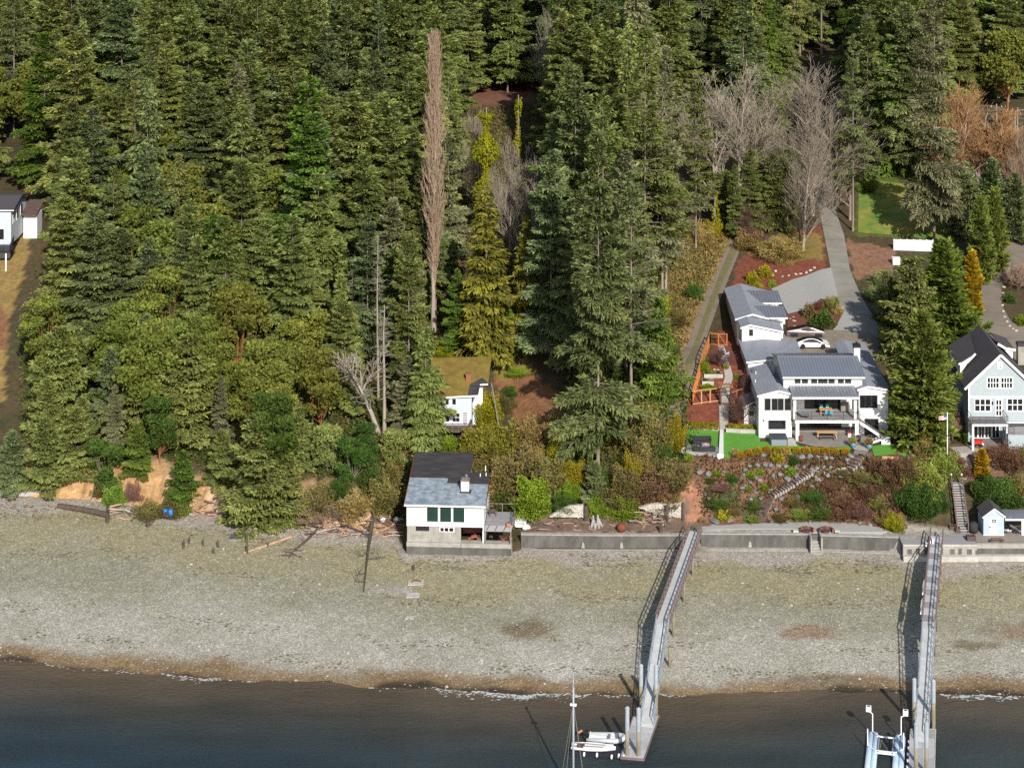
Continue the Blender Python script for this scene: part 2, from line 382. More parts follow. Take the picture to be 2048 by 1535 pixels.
def grid_mesh(name, xs, ys, zf, colf, material):
    X, Y = np.meshgrid(xs, ys); Z = zf(X, Y)
    V = np.stack([X, Y, Z], -1).reshape(-1, 3); nx, ny = len(xs), len(ys)
    i = np.arange((ny - 1) * nx).reshape(ny - 1, nx)[:, :-1].ravel()
    me = np_mesh(name, V, np.stack([i, i + 1, i + 1 + nx, i + nx], -1), smooth=True)
    c = colf(X, Y, Z).reshape(-1, 3); c4 = np.ones((len(c), 4), np.float32); c4[:, :3] = c
    a = me.attributes.new('ground', 'FLOAT_COLOR', 'POINT'); a.data.foreach_set('color', c4.ravel())
    return tag(link_mesh(name, me, material), kind='structure')
def lerp3(a, b, f): return a * (1 - f[..., None]) + np.asarray(b) * f[..., None]
def sm(x, a, b): x = np.clip((x - a) / (b - a), 0, 1); return x * x * (3 - 2 * x)

ZONES = [   # pixel polygon on the photograph, soil or ground-cover colour
 ([(-60, 440), (62, 470), (45, 560), (20, 640), (12, 720), (8, 800), (-60, 820)], (.25, .17, .06)),
 ([(-20, 590), (22, 640), (12, 700), (-20, 700)], (.20, .10, .05)),
 ([(985, 735), (1060, 745), (1120, 790), (1140, 870), (1050, 870), (1000, 800)], (.20, .095, .045)),
 ([(965, 720), (1050, 715), (1075, 745), (1000, 760)], (.18, .15, .035)),
 ([(935, 150), (1060, 140), (1070, 205), (940, 215)], (.17, .08, .05)),
 ([(935, 120), (1060, 110), (1060, 145), (940, 150)], (.22, .14, .04)),
 ([(1462, 580), (1475, 520), (1560, 470), (1645, 450), (1655, 535), (1600, 560), (1545, 585), (1540, 600)], (.185, .06, .035)),
 ([(1490, 500), (1560, 465), (1645, 470), (1648, 515), (1560, 530)], (.21, .15, .045)),
 ([(1362, 905), (1365, 830), (1440, 660), (1485, 660), (1500, 760), (1520, 880), (1440, 930), (1360, 930)], (.175, .055, .033)),
 ([(1345, 920), (1440, 905), (1520, 900), (1700, 912), (1760, 900), (1812, 930), (1800, 1060), (1560, 1050), (1370, 1050)], (.165, .088, .055)),
 ([(1350, 935), (1380, 940), (1420, 1030), (1375, 1050)], (.30, .15, .09)),
 ([(1410, 970), (1470, 960), (1480, 1010), (1450, 1035), (1415, 1020)], (.07, .085, .03)),
 ([(1490, 990), (1520, 990), (1530, 1045), (1485, 1045)], (.05, .08, .025)),
 ([(1590, 985), (1650, 970), (1670, 1010), (1640, 1045), (1585, 1045)], (.05, .085, .025)),
 ([(1690, 480), (1790, 498), (1785, 545), (1712, 560)], (.22, .12, .075)),
 ([(1715, 335), (1850, 355), (1900, 480), (1712, 470)], (.09, .12, .025)),
 ([(1895, 890), (1960, 885), (2060, 925), (2060, 965), (1930, 960), (1895, 945)], (.15, .09, .06)),
 ([(1330, 520), (1440, 470), (1475, 500), (1345, 830), (1320, 800)], (.25, .175, .085)),
 ([(1400, 450), (1460, 440), (1470, 490), (1420, 520)], (.22, .16, .05)),
 ([(1040, 1010), (1375, 1000), (1375, 1065), (1040, 1065)], (.16, .11, .08)),
]
def ground_col(X, Y, Z):
    px, py = CX + X * F / Y, YH + (H - Z) * F / Y
    t = Y - headD(X)
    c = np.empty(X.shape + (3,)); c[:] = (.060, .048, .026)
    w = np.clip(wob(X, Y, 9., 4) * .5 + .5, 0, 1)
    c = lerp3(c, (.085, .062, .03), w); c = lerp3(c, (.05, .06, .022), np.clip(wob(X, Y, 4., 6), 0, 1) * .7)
    left = np.interp(X, [-18, -14], [1, 0])
    nz_ = wob(X, Y, 2.3, 9)
    sand = left * (1 - sm(t, 2.6 + nz_ * .9, 4.6 + nz_ * .9))
    c = lerp3(c, (.40, .245, .115), sand)
    c = lerp3(c, (.50, .36, .22), sand * np.clip(wob(X, Y, 1.6, 2), 0, 1))
    c = lerp3(c, (.16, .085, .04), sand * np.clip(wob(X, Z * 3 + Y, 1.3, 12) - .1, 0, 1))
    terr = np.interp(X, [22, 25], [0, 1]) * (1 - sm(t, 4.2, 5.2))
    c = lerp3(c, (.27, .25, .215), terr)
    vis = Y < 480
    for poly, col in ZONES:
        m = in_poly(px + 5 * wob(X, Y, 1.1, 3), py + 4 * wob(X, Y, .9, 7), poly) & vis
        c[m] = np.asarray(col)
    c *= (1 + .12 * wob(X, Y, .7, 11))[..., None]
    return np.clip(c, .004, 1)
def beach_col(X, Y, Z):
    dw = np.interp(X, WAT_X, WAT_D); L = headD(X) - dw; t = Y - dw
    u = t / L + .05 * wob(X, Y, 8., 3) + .02 * wob(X, Y, 2., 4)
    c = np.empty(X.shape + (3,)); c[:] = (.075, .055, .032)
    n1 = np.clip(.5 + .6 * wob(X, Y, 7., 2), 0, 1); n2 = np.clip(.5 + .6 * wob(X, Y, 3.1, 6), 0, 1)
    c = lerp3(c, (.30, .205, .115), sm(u, -.02, .03) * (.7 + .3 * n2))
    g = np.empty_like(c); g[:] = (.46, .43, .37); g = lerp3(g, (.35, .335, .265), n2 * .7)
    f = sm(u, .045, .13); c = c * (1 - f[..., None]) + g * f[..., None]
    c = lerp3(c, (.30, .285, .205), sm(u, .30, .50) * (.6 + .4 * n1))
    c = lerp3(c, (.338, .30, .178), sm(u, .52, .72) * (.55 + .45 * n2))
    c = lerp3(c, (.40, .355, .305), sm(u, .84 + .05 * n1, .94))
    for (x, y, rx, ry, col) in ((2.0, 229.5, 3.2, 2.4, (.20, .15, .09)), (34, 229, 4.5, 2.0, (.28, .19, .12)), (58.5, 229, 4.5, 2.2, (.28, .195, .125)), (52, 226, 3, 1.5, (.18, .15, .09)),
                               (34, 218.6, 4, 1.2, (.22, .18, .13)), (6, 221, 3.5, 3, (.50, .475, .42)), (-14, 239, 2.5, 1.2, (.42, .38, .33))):
        d = np.sqrt(((X - x) / rx) ** 2 + ((Y - y) / ry) ** 2) + .35 * wob(X, Y, 1.4, 5)
        c = lerp3(c, col, (1 - sm(d, .5, 1.2)) * .85)
    wet = 1 - sm(u, -.06, .012); c = lerp3(c, (.05, .038, .024), wet)
    return c * .86
xs = np.concatenate([[-420, -300, -220, -180, -150, -125, -105, -95, -88], np.arange(-82, 20, .6), np.arange(20, 76, .45), [77, 79, 82, 86, 92, 100, 112, 130, 150, 180, 220, 300, 420]])
ys = np.concatenate([np.arange(244, 300, .45), np.arange(300, 360, .9), np.arange(360, 480, 2.5), np.arange(480, 700, 8), [720, 760, 820, 900, 1000, 1150, 1350, 1600]])
M['ground'] = vcol_mat('forest_soil', nscale=1.6, amt=.4, bump=.7, bscale=5)
def ground_z(X, Y):
    z = hz(X, Y); t = Y - headD(X)
    return np.where(t < 0, beach_z(X, Y) - .35 + np.clip(t, -1, 0) * .2, z)
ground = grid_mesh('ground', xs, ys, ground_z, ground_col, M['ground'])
M['beach'] = vcol_mat('beach_pebbles', nscale=.9, amt=.16, cell=7.5, cellamt=.38, bump=.7, bscale=9)
bx = np.concatenate([[-420, -250, -160, -110, -90], np.arange(-80, 78, .5), [82, 95, 120, 170, 250, 420]])
by = np.concatenate([[20, 60, 100, 140, 170, 185], np.arange(195, 210, 1.), np.arange(210, 262.5, .42), [263, 264, 265, 266, 267, 268]])
def bz(X, Y):
    t = Y - headD(X)
    return np.where(t > 0, beach_z(X, Y) - .02 - .3 * np.clip(t, 0, 2), np.maximum(beach_z(X, Y), -6))
beach = grid_mesh('beach', bx, by, bz, beach_col, M['beach'])

# water: turbid, brown in the shallows and blue-green further out, with small wind ripples
def water_mat():
    m = bpy.data.materials.new('turbid_sea_water'); m.use_nodes = True; t = m.node_tree; L = t.links
    b = t.nodes['Principled BSDF']; b.inputs['Roughness'].default_value = .14; b.inputs['IOR'].default_value = 1.33; b.inputs['Specular IOR Level'].default_value = .22
    at = N(t, 'ShaderNodeAttribute', attribute_name='ground'); geo = N(t, 'ShaderNodeNewGeometry')
    mp = N(t, 'ShaderNodeMapping'); mp.inputs['Scale'].default_value = (.35, 1.0, 1); mp.inputs['Rotation'].default_value = (0, 0, R(-8)); L.new(geo.outputs['Position'], mp.inputs[0])
    n = N(t, 'ShaderNodeTexNoise'); n.inputs['Scale'].default_value = 2.4; n.inputs['Detail'].default_value = 6; n.inputs['Roughness'].default_value = .62; n.inputs['Distortion'].default_value = .6; L.new(mp.outputs[0], n.inputs['Vector'])
    n2 = N(t, 'ShaderNodeTexNoise'); n2.inputs['Scale'].default_value = .22; n2.inputs['Detail'].default_value = 4; L.new(mp.outputs[0], n2.inputs['Vector'])
    mr = N(t, 'ShaderNodeMapRange'); mr.inputs[1].default_value = .3; mr.inputs[2].default_value = .7; mr.inputs[3].default_value = .8; mr.inputs[4].default_value = 1.2; L.new(n2.outputs['Fac'], mr.inputs[0])
    hs = N(t, 'ShaderNodeHueSaturation'); L.new(at.outputs['Color'], hs.inputs['Color']); L.new(mr.outputs[0], hs.inputs['Value']); L.new(hs.outputs[0], b.inputs['Base Color'])
    ad = N(t, 'ShaderNodeMath', operation='ADD'); L.new(n.outputs['Fac'], ad.inputs[0]); L.new(n2.outputs['Fac'], ad.inputs[1])
    bp = N(t, 'ShaderNodeBump'); bp.inputs['Strength'].default_value = .75; bp.inputs['Distance'].default_value = .32; L.new(ad.outputs[0], bp.inputs['Height']); L.new(bp.outputs[0], b.inputs['Normal'])
    return m
def water_col(X, Y, Z):
    d = np.interp(X, WAT_X, WAT_D) - Y + 1.3 * wob(X, Y, 11., 2) + .5 * wob(X, Y, 3., 3)
    c = np.empty(X.shape + (3,)); c[:] = (.11, .082, .052)
    c = lerp3(c, (.080, .064, .044), sm(d, 0, 2.5)); c = lerp3(c, (.052, .050, .042), sm(d, 2.5, 8))
    c = lerp3(c, (.030, .041, .043), sm(d, 6, 14)); c = lerp3(c, (.018, .038, .048), sm(d, 12, 24))
    w = np.interp(X, [-60, -30, 10], [.6, .35, 0]); c = lerp3(c, (.014, .031, .050), w * sm(d, 8, 18))
    return c
wx = np.concatenate([[-420, -250, -160, -110, -90], np.arange(-80, 78, 1.), [82, 95, 120, 170, 250, 420]])
wy = np.concatenate([[-60, 0, 60, 110, 150, 175, 185], np.arange(190, 229, .6)])
water = grid_mesh('sea_water', wx, wy, lambda X, Y: 0 * X, water_col, water_mat())
# foam flecks where the wavelets break
M['foam'] = mat('sea_foam', (.55, .57, .57), rough=.8)
fv = []; ff = []
def foam(px0, px1, dens, width, off=0.):
    for k in range(int((px1 - px0) * dens * .36)):
        px = random.uniform(px0, px1); D0 = 216.0
        for _ in range(2): X = (px - CX) * D0 / F; D0 = float(np.interp(X, WAT_X, WAT_D))
        ywl = D0
        # walk to the place where the beach meets the water
        for dd in np.arange(-3, 3, .1):
            if beach_z(X, D0 + dd) > 0: ywl = D0 + dd; break
        e = 1 - abs((px - px0) / (px1 - px0) * 2 - 1) ** 3
        y = ywl - .1 + off - abs(random.gauss(0, width * 1.5)) * e
        r = random.uniform(.025, .09) * (1 if random.random() < .85 else 1.7); b = len(fv); a0 = random.uniform(0, .6)
        z = .012 + random.uniform(0, .02)
        z = max(z, float(beach_z(X, y)) + .015)
        for j in range(5):
            a = a0 + j * 1.2566; q = r * random.uniform(.6, 1.2); fv.append((X + math.cos(a) * q * 2.2, y + math.sin(a) * q * .8, z))
        ff.append(tuple(range(b, b + 5)))
for a in ((205, 280, 1.1, .18), (325, 445, 2.6, .30), (460, 520, .8, .12), (740, 800, .7, .12), (865, 960, 3.2, .55), (945, 1090, 6.5, .42), (1085, 1180, 3.5, .45), (1180, 1300, 1.2, .2), (1320, 1370, 1.6, .15), (1880, 1990, 4.2, .35), (1960, 2060, 2.4, .3), (0, 200, .35, .1)): foam(*a)
me = bpy.data.meshes.new('sea_foam'); me.from_pydata(fv, [], ff); me.update()
tag(link_mesh('sea_foam', me, M['foam']), 'white foam flecks where small waves break along the shingle', 'foam', kind='stuff')

# wrack: dark weed and litter left in loose lines by the tide
rng = np.random.default_rng(31); n = 5200; X = rng.uniform(-68, 66, n); ln = rng.choice([.13, .30, .62, .87, .93], n, p=[.2, .15, .2, .25, .2]) + rng.normal(0, .018, n) + .035 * wob(X, X * 0 + 3, 9., 4) + .02 * wob(X, X * 0, 3., 8)
keep = wob(X, ln * 60, 4., 6) > -.05; X, ln = X[keep], ln[keep]; n = len(X); dw = np.interp(X, WAT_X, WAT_D); Y = dw + (headD(X) - dw) * ln; Zb = beach_z(X, Y) + .012; a0 = rng.random(n) * 6.28; r = rng.uniform(.05, .17, n)
V = np.stack([np.stack([X + r * rng.uniform(.6, 1.3, n) * 1.6 * np.cos(a0 + k * 1.5708), Y + r * rng.uniform(.6, 1.3, n) * np.sin(a0 + k * 1.5708), Zb + rng.uniform(0, .03, n)], -1) for k in range(4)], 1).reshape(-1, 3)
me = np_mesh('tide_wrack', V, np.arange(n * 4).reshape(n, 4), rng.random(n))
tag(link_mesh('tide_wrack', me, mat('dark_weed', (.10, .085, .045), (.20, .155, .09), .8, .95)), 'loose lines of dark weed and litter on the shingle', 'seaweed', kind='stuff')
# ---------------------------------------------------------------- sheets laid on the ground
def sheet(name, poly, material, off=.06, step=.8, kind='structure', world=False, parent=None, flat=None):
    P = [Vector(p) for p in poly] if world else [G(*p) for p in poly]
    pts = []
    for i, a in enumerate(P):
        b = P[(i + 1) % len(P)]; n = max(1, int((b - a).length / step))
        pts += [(a.x + (b.x - a.x) * k / n, a.y + (b.y - a.y) * k / n) for k in range(n)]
    nb = len(pts); arr = np.array(pts)
    gx, gy = np.meshgrid(np.arange(arr[:, 0].min(), arr[:, 0].max(), step), np.arange(arr[:, 1].min(), arr[:, 1].max(), step))
    gx = gx.ravel(); gy = gy.ravel(); ins = in_poly(gx, gy, pts)
    gx, gy = gx[ins], gy[ins]
    d = np.sqrt(((gx[:, None] - arr[None, :, 0]) ** 2 + (gy[:, None] - arr[None, :, 1]) ** 2).min(1)) if len(gx) else gx
    keep = d > step * .45 if len(gx) else []
    allp = [Vector(p) for p in pts] + ([Vector(p) for p in zip(gx[keep], gy[keep])] if len(gx) else [])
    r = delaunay_2d_cdt(allp, [(i, (i + 1) % nb) for i in range(nb)], [list(range(nb))], 1, 1e-4)
    vs = np.array([(v.x, v.y) for v in r[0]]); z = hz(vs[:, 0], vs[:, 1]) + off if flat is None else np.full(len(vs), flat)
    V = [(a, b, c) for (a, b), c in zip(vs, z)]
    me = bpy.data.meshes.new(name); me.from_pydata(V, [], [tuple(f) for f in r[2]]); me.update()
    o = link_mesh(name, me, material, parent)
    if kind: o['kind'] = kind
    return o
PK = lambda cx, cy: (1300 + cx / 3.838, 520 + cy / 3.838)      # crop coordinates of the white house
PB = lambda cx, cy: (1340 + cx / 4.267, 880 + cy / 4.267)      # crop of the rockery bank
sheet('driveway', [(1638, 415), (1668, 412), (1688, 470), (1700, 540), (1722, 592), (1755, 650), (1790, 702), (1768, 722), (1690, 722), (1690, 640), (1674, 600), (1660, 530), (1648, 470)], M['drive'], .07)
sheet('upper_road', [(1625, 330), (1655, 330), (1670, 415), (1636, 418)], M['drive'], .07)
sheet('gravel_court', [PK(930, 225), PK(1100, 150), PK(1390, 62), PK(1440, 260), PK(1440, 330), PK(1310, 300), PK(1180, 395), PK(1060, 420), PK(1000, 300)], M['gravelm'], .10)
sheet('parking_court', [PK(1000, 540), PK(1300, 535), PK(1480, 545), PK(1700, 560), PK(1850, 690), PK(1840, 740), PK(1000, 740)], M['parking'], .12)
sheet('gravel_apron', [PK(1470, 350), PK(1530, 380), PK(1640, 560), PK(1400, 545), PK(1440, 500)], M['gravelm'], .10)
sheet('island_bed', [PK(1055, 420), PK(1190, 390), PK(1310, 312), PK(1440, 322), PK(1478, 420), PK(1440, 495), PK(1390, 528), PK(1200, 520), PK(1055, 525)], mat('bark_mulch', (.17, .06, .038), (.11, .04, .028), 5, .95, bump=.6, bscale=9), .16)
sheet('track', [(1463, 470), (1478, 505), (1462, 545), (1440, 600), (1415, 670), (1395, 730), (1380, 790), (1362, 838), (1350, 848), (1334, 842), (1346, 770), (1375, 690), (1400, 620), (1425, 560), (1450, 505)], M['track'], .07)
sheet('grass_strip', [(1466, 488), (1472, 505), (1453, 548), (1430, 602), (1404, 672), (1384, 730), (1367, 790), (1352, 835), (1345, 833), (1359, 780), (1378, 712), (1402, 650), (1424, 590), (1447, 530)], mat('mossy_strip', (.12, .115, .035), (.17, .145, .08), 1.2, .95, bump=.4), .12)
sheet('lawn', [(1374, 858), (1440, 862), (1442, 912), (1374, 912)], M['lawn'], .07)
sheet('lawn', [(1446, 864), (1520, 868), (1520, 884), (1590, 885), (1600, 893), (1660, 897), (1708, 890), (1700, 901), (1640, 900), (1560, 898), (1500, 902), (1470, 916), (1446, 917)], M['lawn'], .08)
sheet('lawn', [PK(1700, 1432), PK(1780, 1420), PK(1965, 1436), PK(1965, 1508), PK(1720, 1508)], M['lawn'], .08)
sheet('upper_lawn', [(1718, 352), (1760, 362), (1850, 372), (1905, 440), (1902, 480), (1850, 478), (1716, 466)], M['grass'], .08, 1.2)
sheet('patio', [(1577, 855), (1760, 850), (1775, 882), (1748, 889), (1715, 891), (1700, 893), (1660, 896), (1620, 893), (1597, 886), (1577, 884)], M['patio'], .11)
sheet('gravel_path', [PK(535, 1125), PK(600, 1115), PK(620, 960), PK(640, 900), PK(600, 780), PK(570, 660), PK(520, 660), PK(560, 800), PK(575, 900), PK(545, 1000)], M['sheet'], .08)
sheet('gravel_path', [PK(530, 1120), PK(605, 1120), PK(600, 1300), PK(535, 1310)], M['sheet'], .09)
sheet('beach_terrace', [(1405, 1068), (1404, 1053), (1500, 1047), (1620, 1043), (1700, 1046), (1760, 1055), (1792, 1068)], M['gravelm'], .06)
sheet('winding_path', [PB(1190, 262), PB(1500, 240), PB(1560, 255), PB(1500, 285), PB(1220, 300)], M['sheet'], .12)
sheet('side_path', [(1700, 893), (1740, 889), (1740, 897), (1736, 903), (1712, 903)], M['sheet'], .12)
# the neighbour's drive, patio and paths
sheet('neighbour_driveway', [(2060, 472), (2020, 474), (1990, 520), (1965, 570), (1952, 620), (1945, 665), (1950, 720), (2060, 720), (2060, 655), (2020, 640), (2003, 610), (2003, 575), (2020, 555), (2060, 540)], mat('brown_grey_paving', (.215, .175, .14), (.17, .14, .11), .3, .9), .07)
sheet('neighbour_patio', [(1938, 875), (2060, 872), (2060, 905), (2000, 905), (1970, 897), (1942, 893)], M['patio'], .08)
sheet('neighbour_path', [(1900, 895), (1945, 892), (1962, 900), (1935, 912), (1945, 935), (1932, 960), (1918, 958), (1925, 930), (1912, 905)], M['sheet'], .08)
sheet('shed_yard', [(1952, 1084), (1950, 1062), (2060, 1058), (2060, 1085)], mat('brown_gravel', (.22, .18, .15), (.30, .26, .22), 6, .95, bump=.5), .06)
# ================================================================ vegetation
def leaf_quads(P, T, S, fold, rng):
    """folded diamonds: root P, axis T, half width S"""
    n = len(P); up = np.cross(T, S); up /= np.linalg.norm(up, axis=1, keepdims=True) + 1e-9
    mid = P + T * .55; f = (fold * np.linalg.norm(S, axis=1))[:, None]
    V = np.stack([P, mid + S - up * f, P + T, mid - S - up * f], 1).reshape(-1, 3)
    b = np.arange(n)[:, None] * 4
    Fc = np.concatenate([b + [0, 1, 2], b + [0, 2, 3]], 1).reshape(-1, 3)
    return V, Fc
def unit(v): return v / (np.linalg.norm(v, axis=1, keepdims=True) + 1e-9)
def seg_mesh(name, segs, n=3):
    """segs: (m,8) array p, q, r0, r1 -> prisms"""
    A = np.asarray(segs, float); p = A[:, :3]; q = A[:, 3:6]; d = unit(q - p)
    ref = np.where(np.abs(d[:, 2:3]) < .9, [[0, 0, 1.]], [[1., 0, 0]]); a = unit(np.cross(d, ref)); b = np.cross(d, a)
    th = np.arange(n) * 2 * np.pi / n
    ring = a[:, None, :] * np.cos(th)[None, :, None] + b[:, None, :] * np.sin(th)[None, :, None]
    V = np.concatenate([p[:, None] + ring * A[:, 6, None, None], q[:, None] + ring * A[:, 7, None, None]], 1).reshape(-1, 3)
    k = np.arange(n); k2 = (k + 1) % n
    f = np.stack([k, k2, k2 + n, k + n], -1); Fc = (np.arange(len(A)) * 2 * n)[:, None, None] + f[None]
    return np_mesh(name, V, Fc.reshape(-1, 4), smooth=True)
def trunk_segs(Ht, r0, r1, k, lean, rng, z0=-.6):
    zs = np.linspace(z0, Ht, k + 1); x = np.cumsum(rng.normal(0, lean, k + 1)) ; y = np.cumsum(rng.normal(0, lean, k + 1)); x -= x[0]; y -= y[0]
    rr = r0 + (r1 - r0) * np.clip(zs / Ht, 0, 1) ** .8; rr[0] *= 1.25
    return [(x[i], y[i], zs[i], x[i + 1], y[i + 1], zs[i + 1], rr[i], rr[i + 1]) for i in range(k)]
def join_segs(name, thick, thin, nt_=7):
    """one mesh from thick 7-sided and thin 3-sided segments"""
    m1 = seg_mesh('tmp', thick, nt_)
    if not len(thin): m1.name = name; return m1
    m2 = seg_mesh('tmp2', thin, 3)
    V = []; Fc = []
    for m, off in ((m1, 0), (m2, len(m1.vertices))):
        v = np.empty(len(m.vertices) * 3, np.float32); m.vertices.foreach_get('co', v); V.append(v.reshape(-1, 3))
        f = np.empty(len(m.loops), np.int32); m.loops.foreach_get('vertex_index', f); Fc.append(f.reshape(-1, 4) + off)
    bpy.data.meshes.remove(m1); bpy.data.meshes.remove(m2)
    return np_mesh(name, np.concatenate(V), np.concatenate(Fc), smooth=True)

def conifer(name, seed, Ht, Rr, cb=.12, nb=230, pw=.85, el0=-.12, el1=.75, droop=.22, spray=1.05, wid=.21, dens=9., hang=.30, gaps=.25, bare=.0, clump=.0, limb=.045, r0=None, lat=.52, flat=.28, btone=.22):
    rng = np.random.default_rng(seed)
    t = cb + (1 - cb) * rng.random(nb) ** 1.05; t[0] = .995; t[1] = .985; t[2] = .97
    u = (t - cb) / (1 - cb)
    prof = (1 - u) ** pw * np.clip(.45 + u / .12, 0, 1)
    az = rng.random(nb) * 2 * np.pi
    lob = 1 + .22 * np.sin(az * 2 + rng.random() * 6 + u * 5) + .15 * np.sin(az * 3 + u * 9 + rng.random() * 6)
    L = Rr * prof * rng.uniform(.55, 1.12, nb) * lob + .25
    drop = rng.random(nb) < gaps * (1 - u) ; L = np.where(drop, L * rng.uniform(.25, .6, nb), L)
    el = el0 + (el1 - el0) * u ** 1.6 + rng.normal(0, .10, nb)
    dh = np.stack([np.cos(az), np.sin(az), 0 * az], -1); pp = np.stack([-np.sin(az), np.cos(az), 0 * az], -1)
    def at(i, s):
        o = np.zeros((len(i), 3)); o[:, 2] = t[i] * Ht
        o += dh[i] * (L[i] * s * np.cos(el[i]))[:, None]
        o[:, 2] += L[i] * s * np.sin(el[i]) - droop * L[i] * s ** 2 + .10 * L[i] * np.clip(s - .7, 0, 1)
        return o
    m = np.maximum(5, (L * dens * (1 + .5 * L / Rr)).astype(int)); idx = np.repeat(np.arange(nb), m); n = len(idx)
    s = np.clip(bare + (1 - bare) * rng.random(n) ** .7, .05, 1)
    if clump: s = np.round(s * 5 + rng.normal(0, .12, n)) / 5
    side = np.where(rng.random(n) < .5, 1., -1.)
    w = (np.clip(1.08 - s, 0, 1) ** .8) * lat * L[idx] * rng.random(n) ** .8
    P = at(idx, s) + pp[idx] * (side * w)[:, None]; P[:, 2] -= hang * w * .6 + rng.normal(0, .07, n)
    T = dh[idx] * .75 + pp[idx] * (side * rng.uniform(.2, .9, n))[:, None]
    T[:, 2] += (el[idx] * .5 - hang * rng.uniform(.2, 1.3, n)); T = unit(T + rng.normal(0, .22, (n, 3)))
    ln = spray * rng.uniform(.55, 1.25, n) * (.6 + .4 * np.clip(L[idx] / Rr * 1.6, 0, 1))
    up = np.array([0, 0, 1.]) + rng.normal(0, flat, (n, 3)); S = unit(np.cross(T, up)) * (wid * rng.uniform(.7, 1.3, n))[:, None]
    V, Fc = leaf_quads(P, T * ln[:, None], S, .5, rng)
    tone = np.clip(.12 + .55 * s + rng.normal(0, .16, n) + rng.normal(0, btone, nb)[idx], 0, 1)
    crown = np_mesh(name + '_crown', V, Fc, np.repeat(tone, 2))
    r0 = r0 or Ht * .0088
    thick = trunk_segs(Ht * .98, r0, .015, 10, .02, rng)
    i = np.arange(nb); a = at(i, np.full(nb, .02)); b = at(i, np.full(nb, .5)); c = at(i, np.full(nb, .97)); rr = np.clip(L * .014, .012, limb)
    thin = np.concatenate([np.concatenate([a, b, rr[:, None], rr[:, None] * .7], 1), np.concatenate([b, c, rr[:, None] * .7, rr[:, None] * .4], 1)])
    return dict(trunk=join_segs(name + '_trunk', thick, thin), crown=crown, H=Ht, R=Rr)

def blobtree(name, seed, Ht, Rr, nblob=26, leaf=.42, nleaf=420, cb=.3, flat=.75, r0=.22, shell=.42, up=.35):
    """broad crown of leaf clumps on spreading limbs"""
    rng = np.random.default_rng(seed); C = []; segs = []
    base = np.array([0, 0, Ht * cb * .6]); P = []; T = []; S = []; tone = []
    for k in range(nblob):
        z = rng.uniform(cb, .93); rad = Rr * math.sqrt(max(.05, 1 - ((z - .55) / .5) ** 2)) * rng.uniform(.25, .8); a = rng.random() * 6.283
        c = np.array([math.cos(a) * rad, math.sin(a) * rad, z * Ht]); br = Rr * rng.uniform(.22, .40)
        n = int(nleaf * rng.uniform(.7, 1.3)); d = unit(rng.normal(0, 1, (n, 3))); d[:, 2] = np.where(d[:, 2] < -.45, -d[:, 2], d[:, 2])
        rr = br * (1 - shell * rng.random(n) ** 1.6) * (1 + .18 * np.sin(d[:, 0] * 5 + k) * np.sin(d[:, 1] * 6 + 2 * k))
        p = c + d * rr[:, None] * [1, 1, flat]
        t = unit(d * .6 + rng.normal(0, .6, (n, 3)) + [0, 0, up * .3]); s = unit(np.cross(t, d + rng.normal(0, .5, (n, 3))))
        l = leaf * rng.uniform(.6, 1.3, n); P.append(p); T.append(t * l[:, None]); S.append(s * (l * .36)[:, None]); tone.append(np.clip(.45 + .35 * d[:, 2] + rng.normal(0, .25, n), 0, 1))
        mid = base * .4 + c * .6; mid[2] = base[2] + (c[2] - base[2]) * .45
        q = base * [1, 1, rng.uniform(.7, 1.6)]
        segs += [(*q, *mid, r0 * .38, r0 * .25), (*mid, *c, r0 * .25, r0 * .08)]
    V, Fc = leaf_quads(np.concatenate(P), np.concatenate(T), np.concatenate(S), .25, rng)
    crown = np_mesh(name + '_crown', V, Fc, np.repeat(np.concatenate(tone), 2))
    thick = trunk_segs(Ht * cb * 1.2, r0, r0 * .55, 5, .08, rng)
    return dict(trunk=join_segs(name + '_trunk', thick + segs, [], 6), crown=crown, H=Ht, R=Rr)

def shrubmesh(name, seed, n=900, leaf=.16, asp=.36, ht=1.0, shell=.55, spike=.15, upright=.2):
    rng = np.random.default_rng(seed); d = unit(rng.normal(0, 1, (n, 3))); d[:, 2] = np.abs(d[:, 2])
    lob = 1 + spike * (np.sin(d[:, 0] * 7 + seed) * np.sin(d[:, 1] * 6 + seed * 2) + np.sin(d[:, 2] * 9 + d[:, 0] * 4))
    r = .5 * (1 - shell * rng.random(n) ** 1.5) * lob; p = d * r[:, None] * [1, 1, 2 * ht * .95]; p[:, 2] -= .03
    t = unit(d * .7 + rng.normal(0, .5, (n, 3)) + [0, 0, upright]); s = unit(np.cross(t, rng.normal(0, 1, (n, 3)))); l = leaf * rng.uniform(.6, 1.4, n)
    V, Fc = leaf_quads(p, t * l[:, None], s * (l * asp)[:, None], .3, rng)
    return np_mesh(name, V, Fc, np.repeat(np.clip(.45 + .35 * d[:, 2] + rng.normal(0, .25, n), 0, 1), 2))

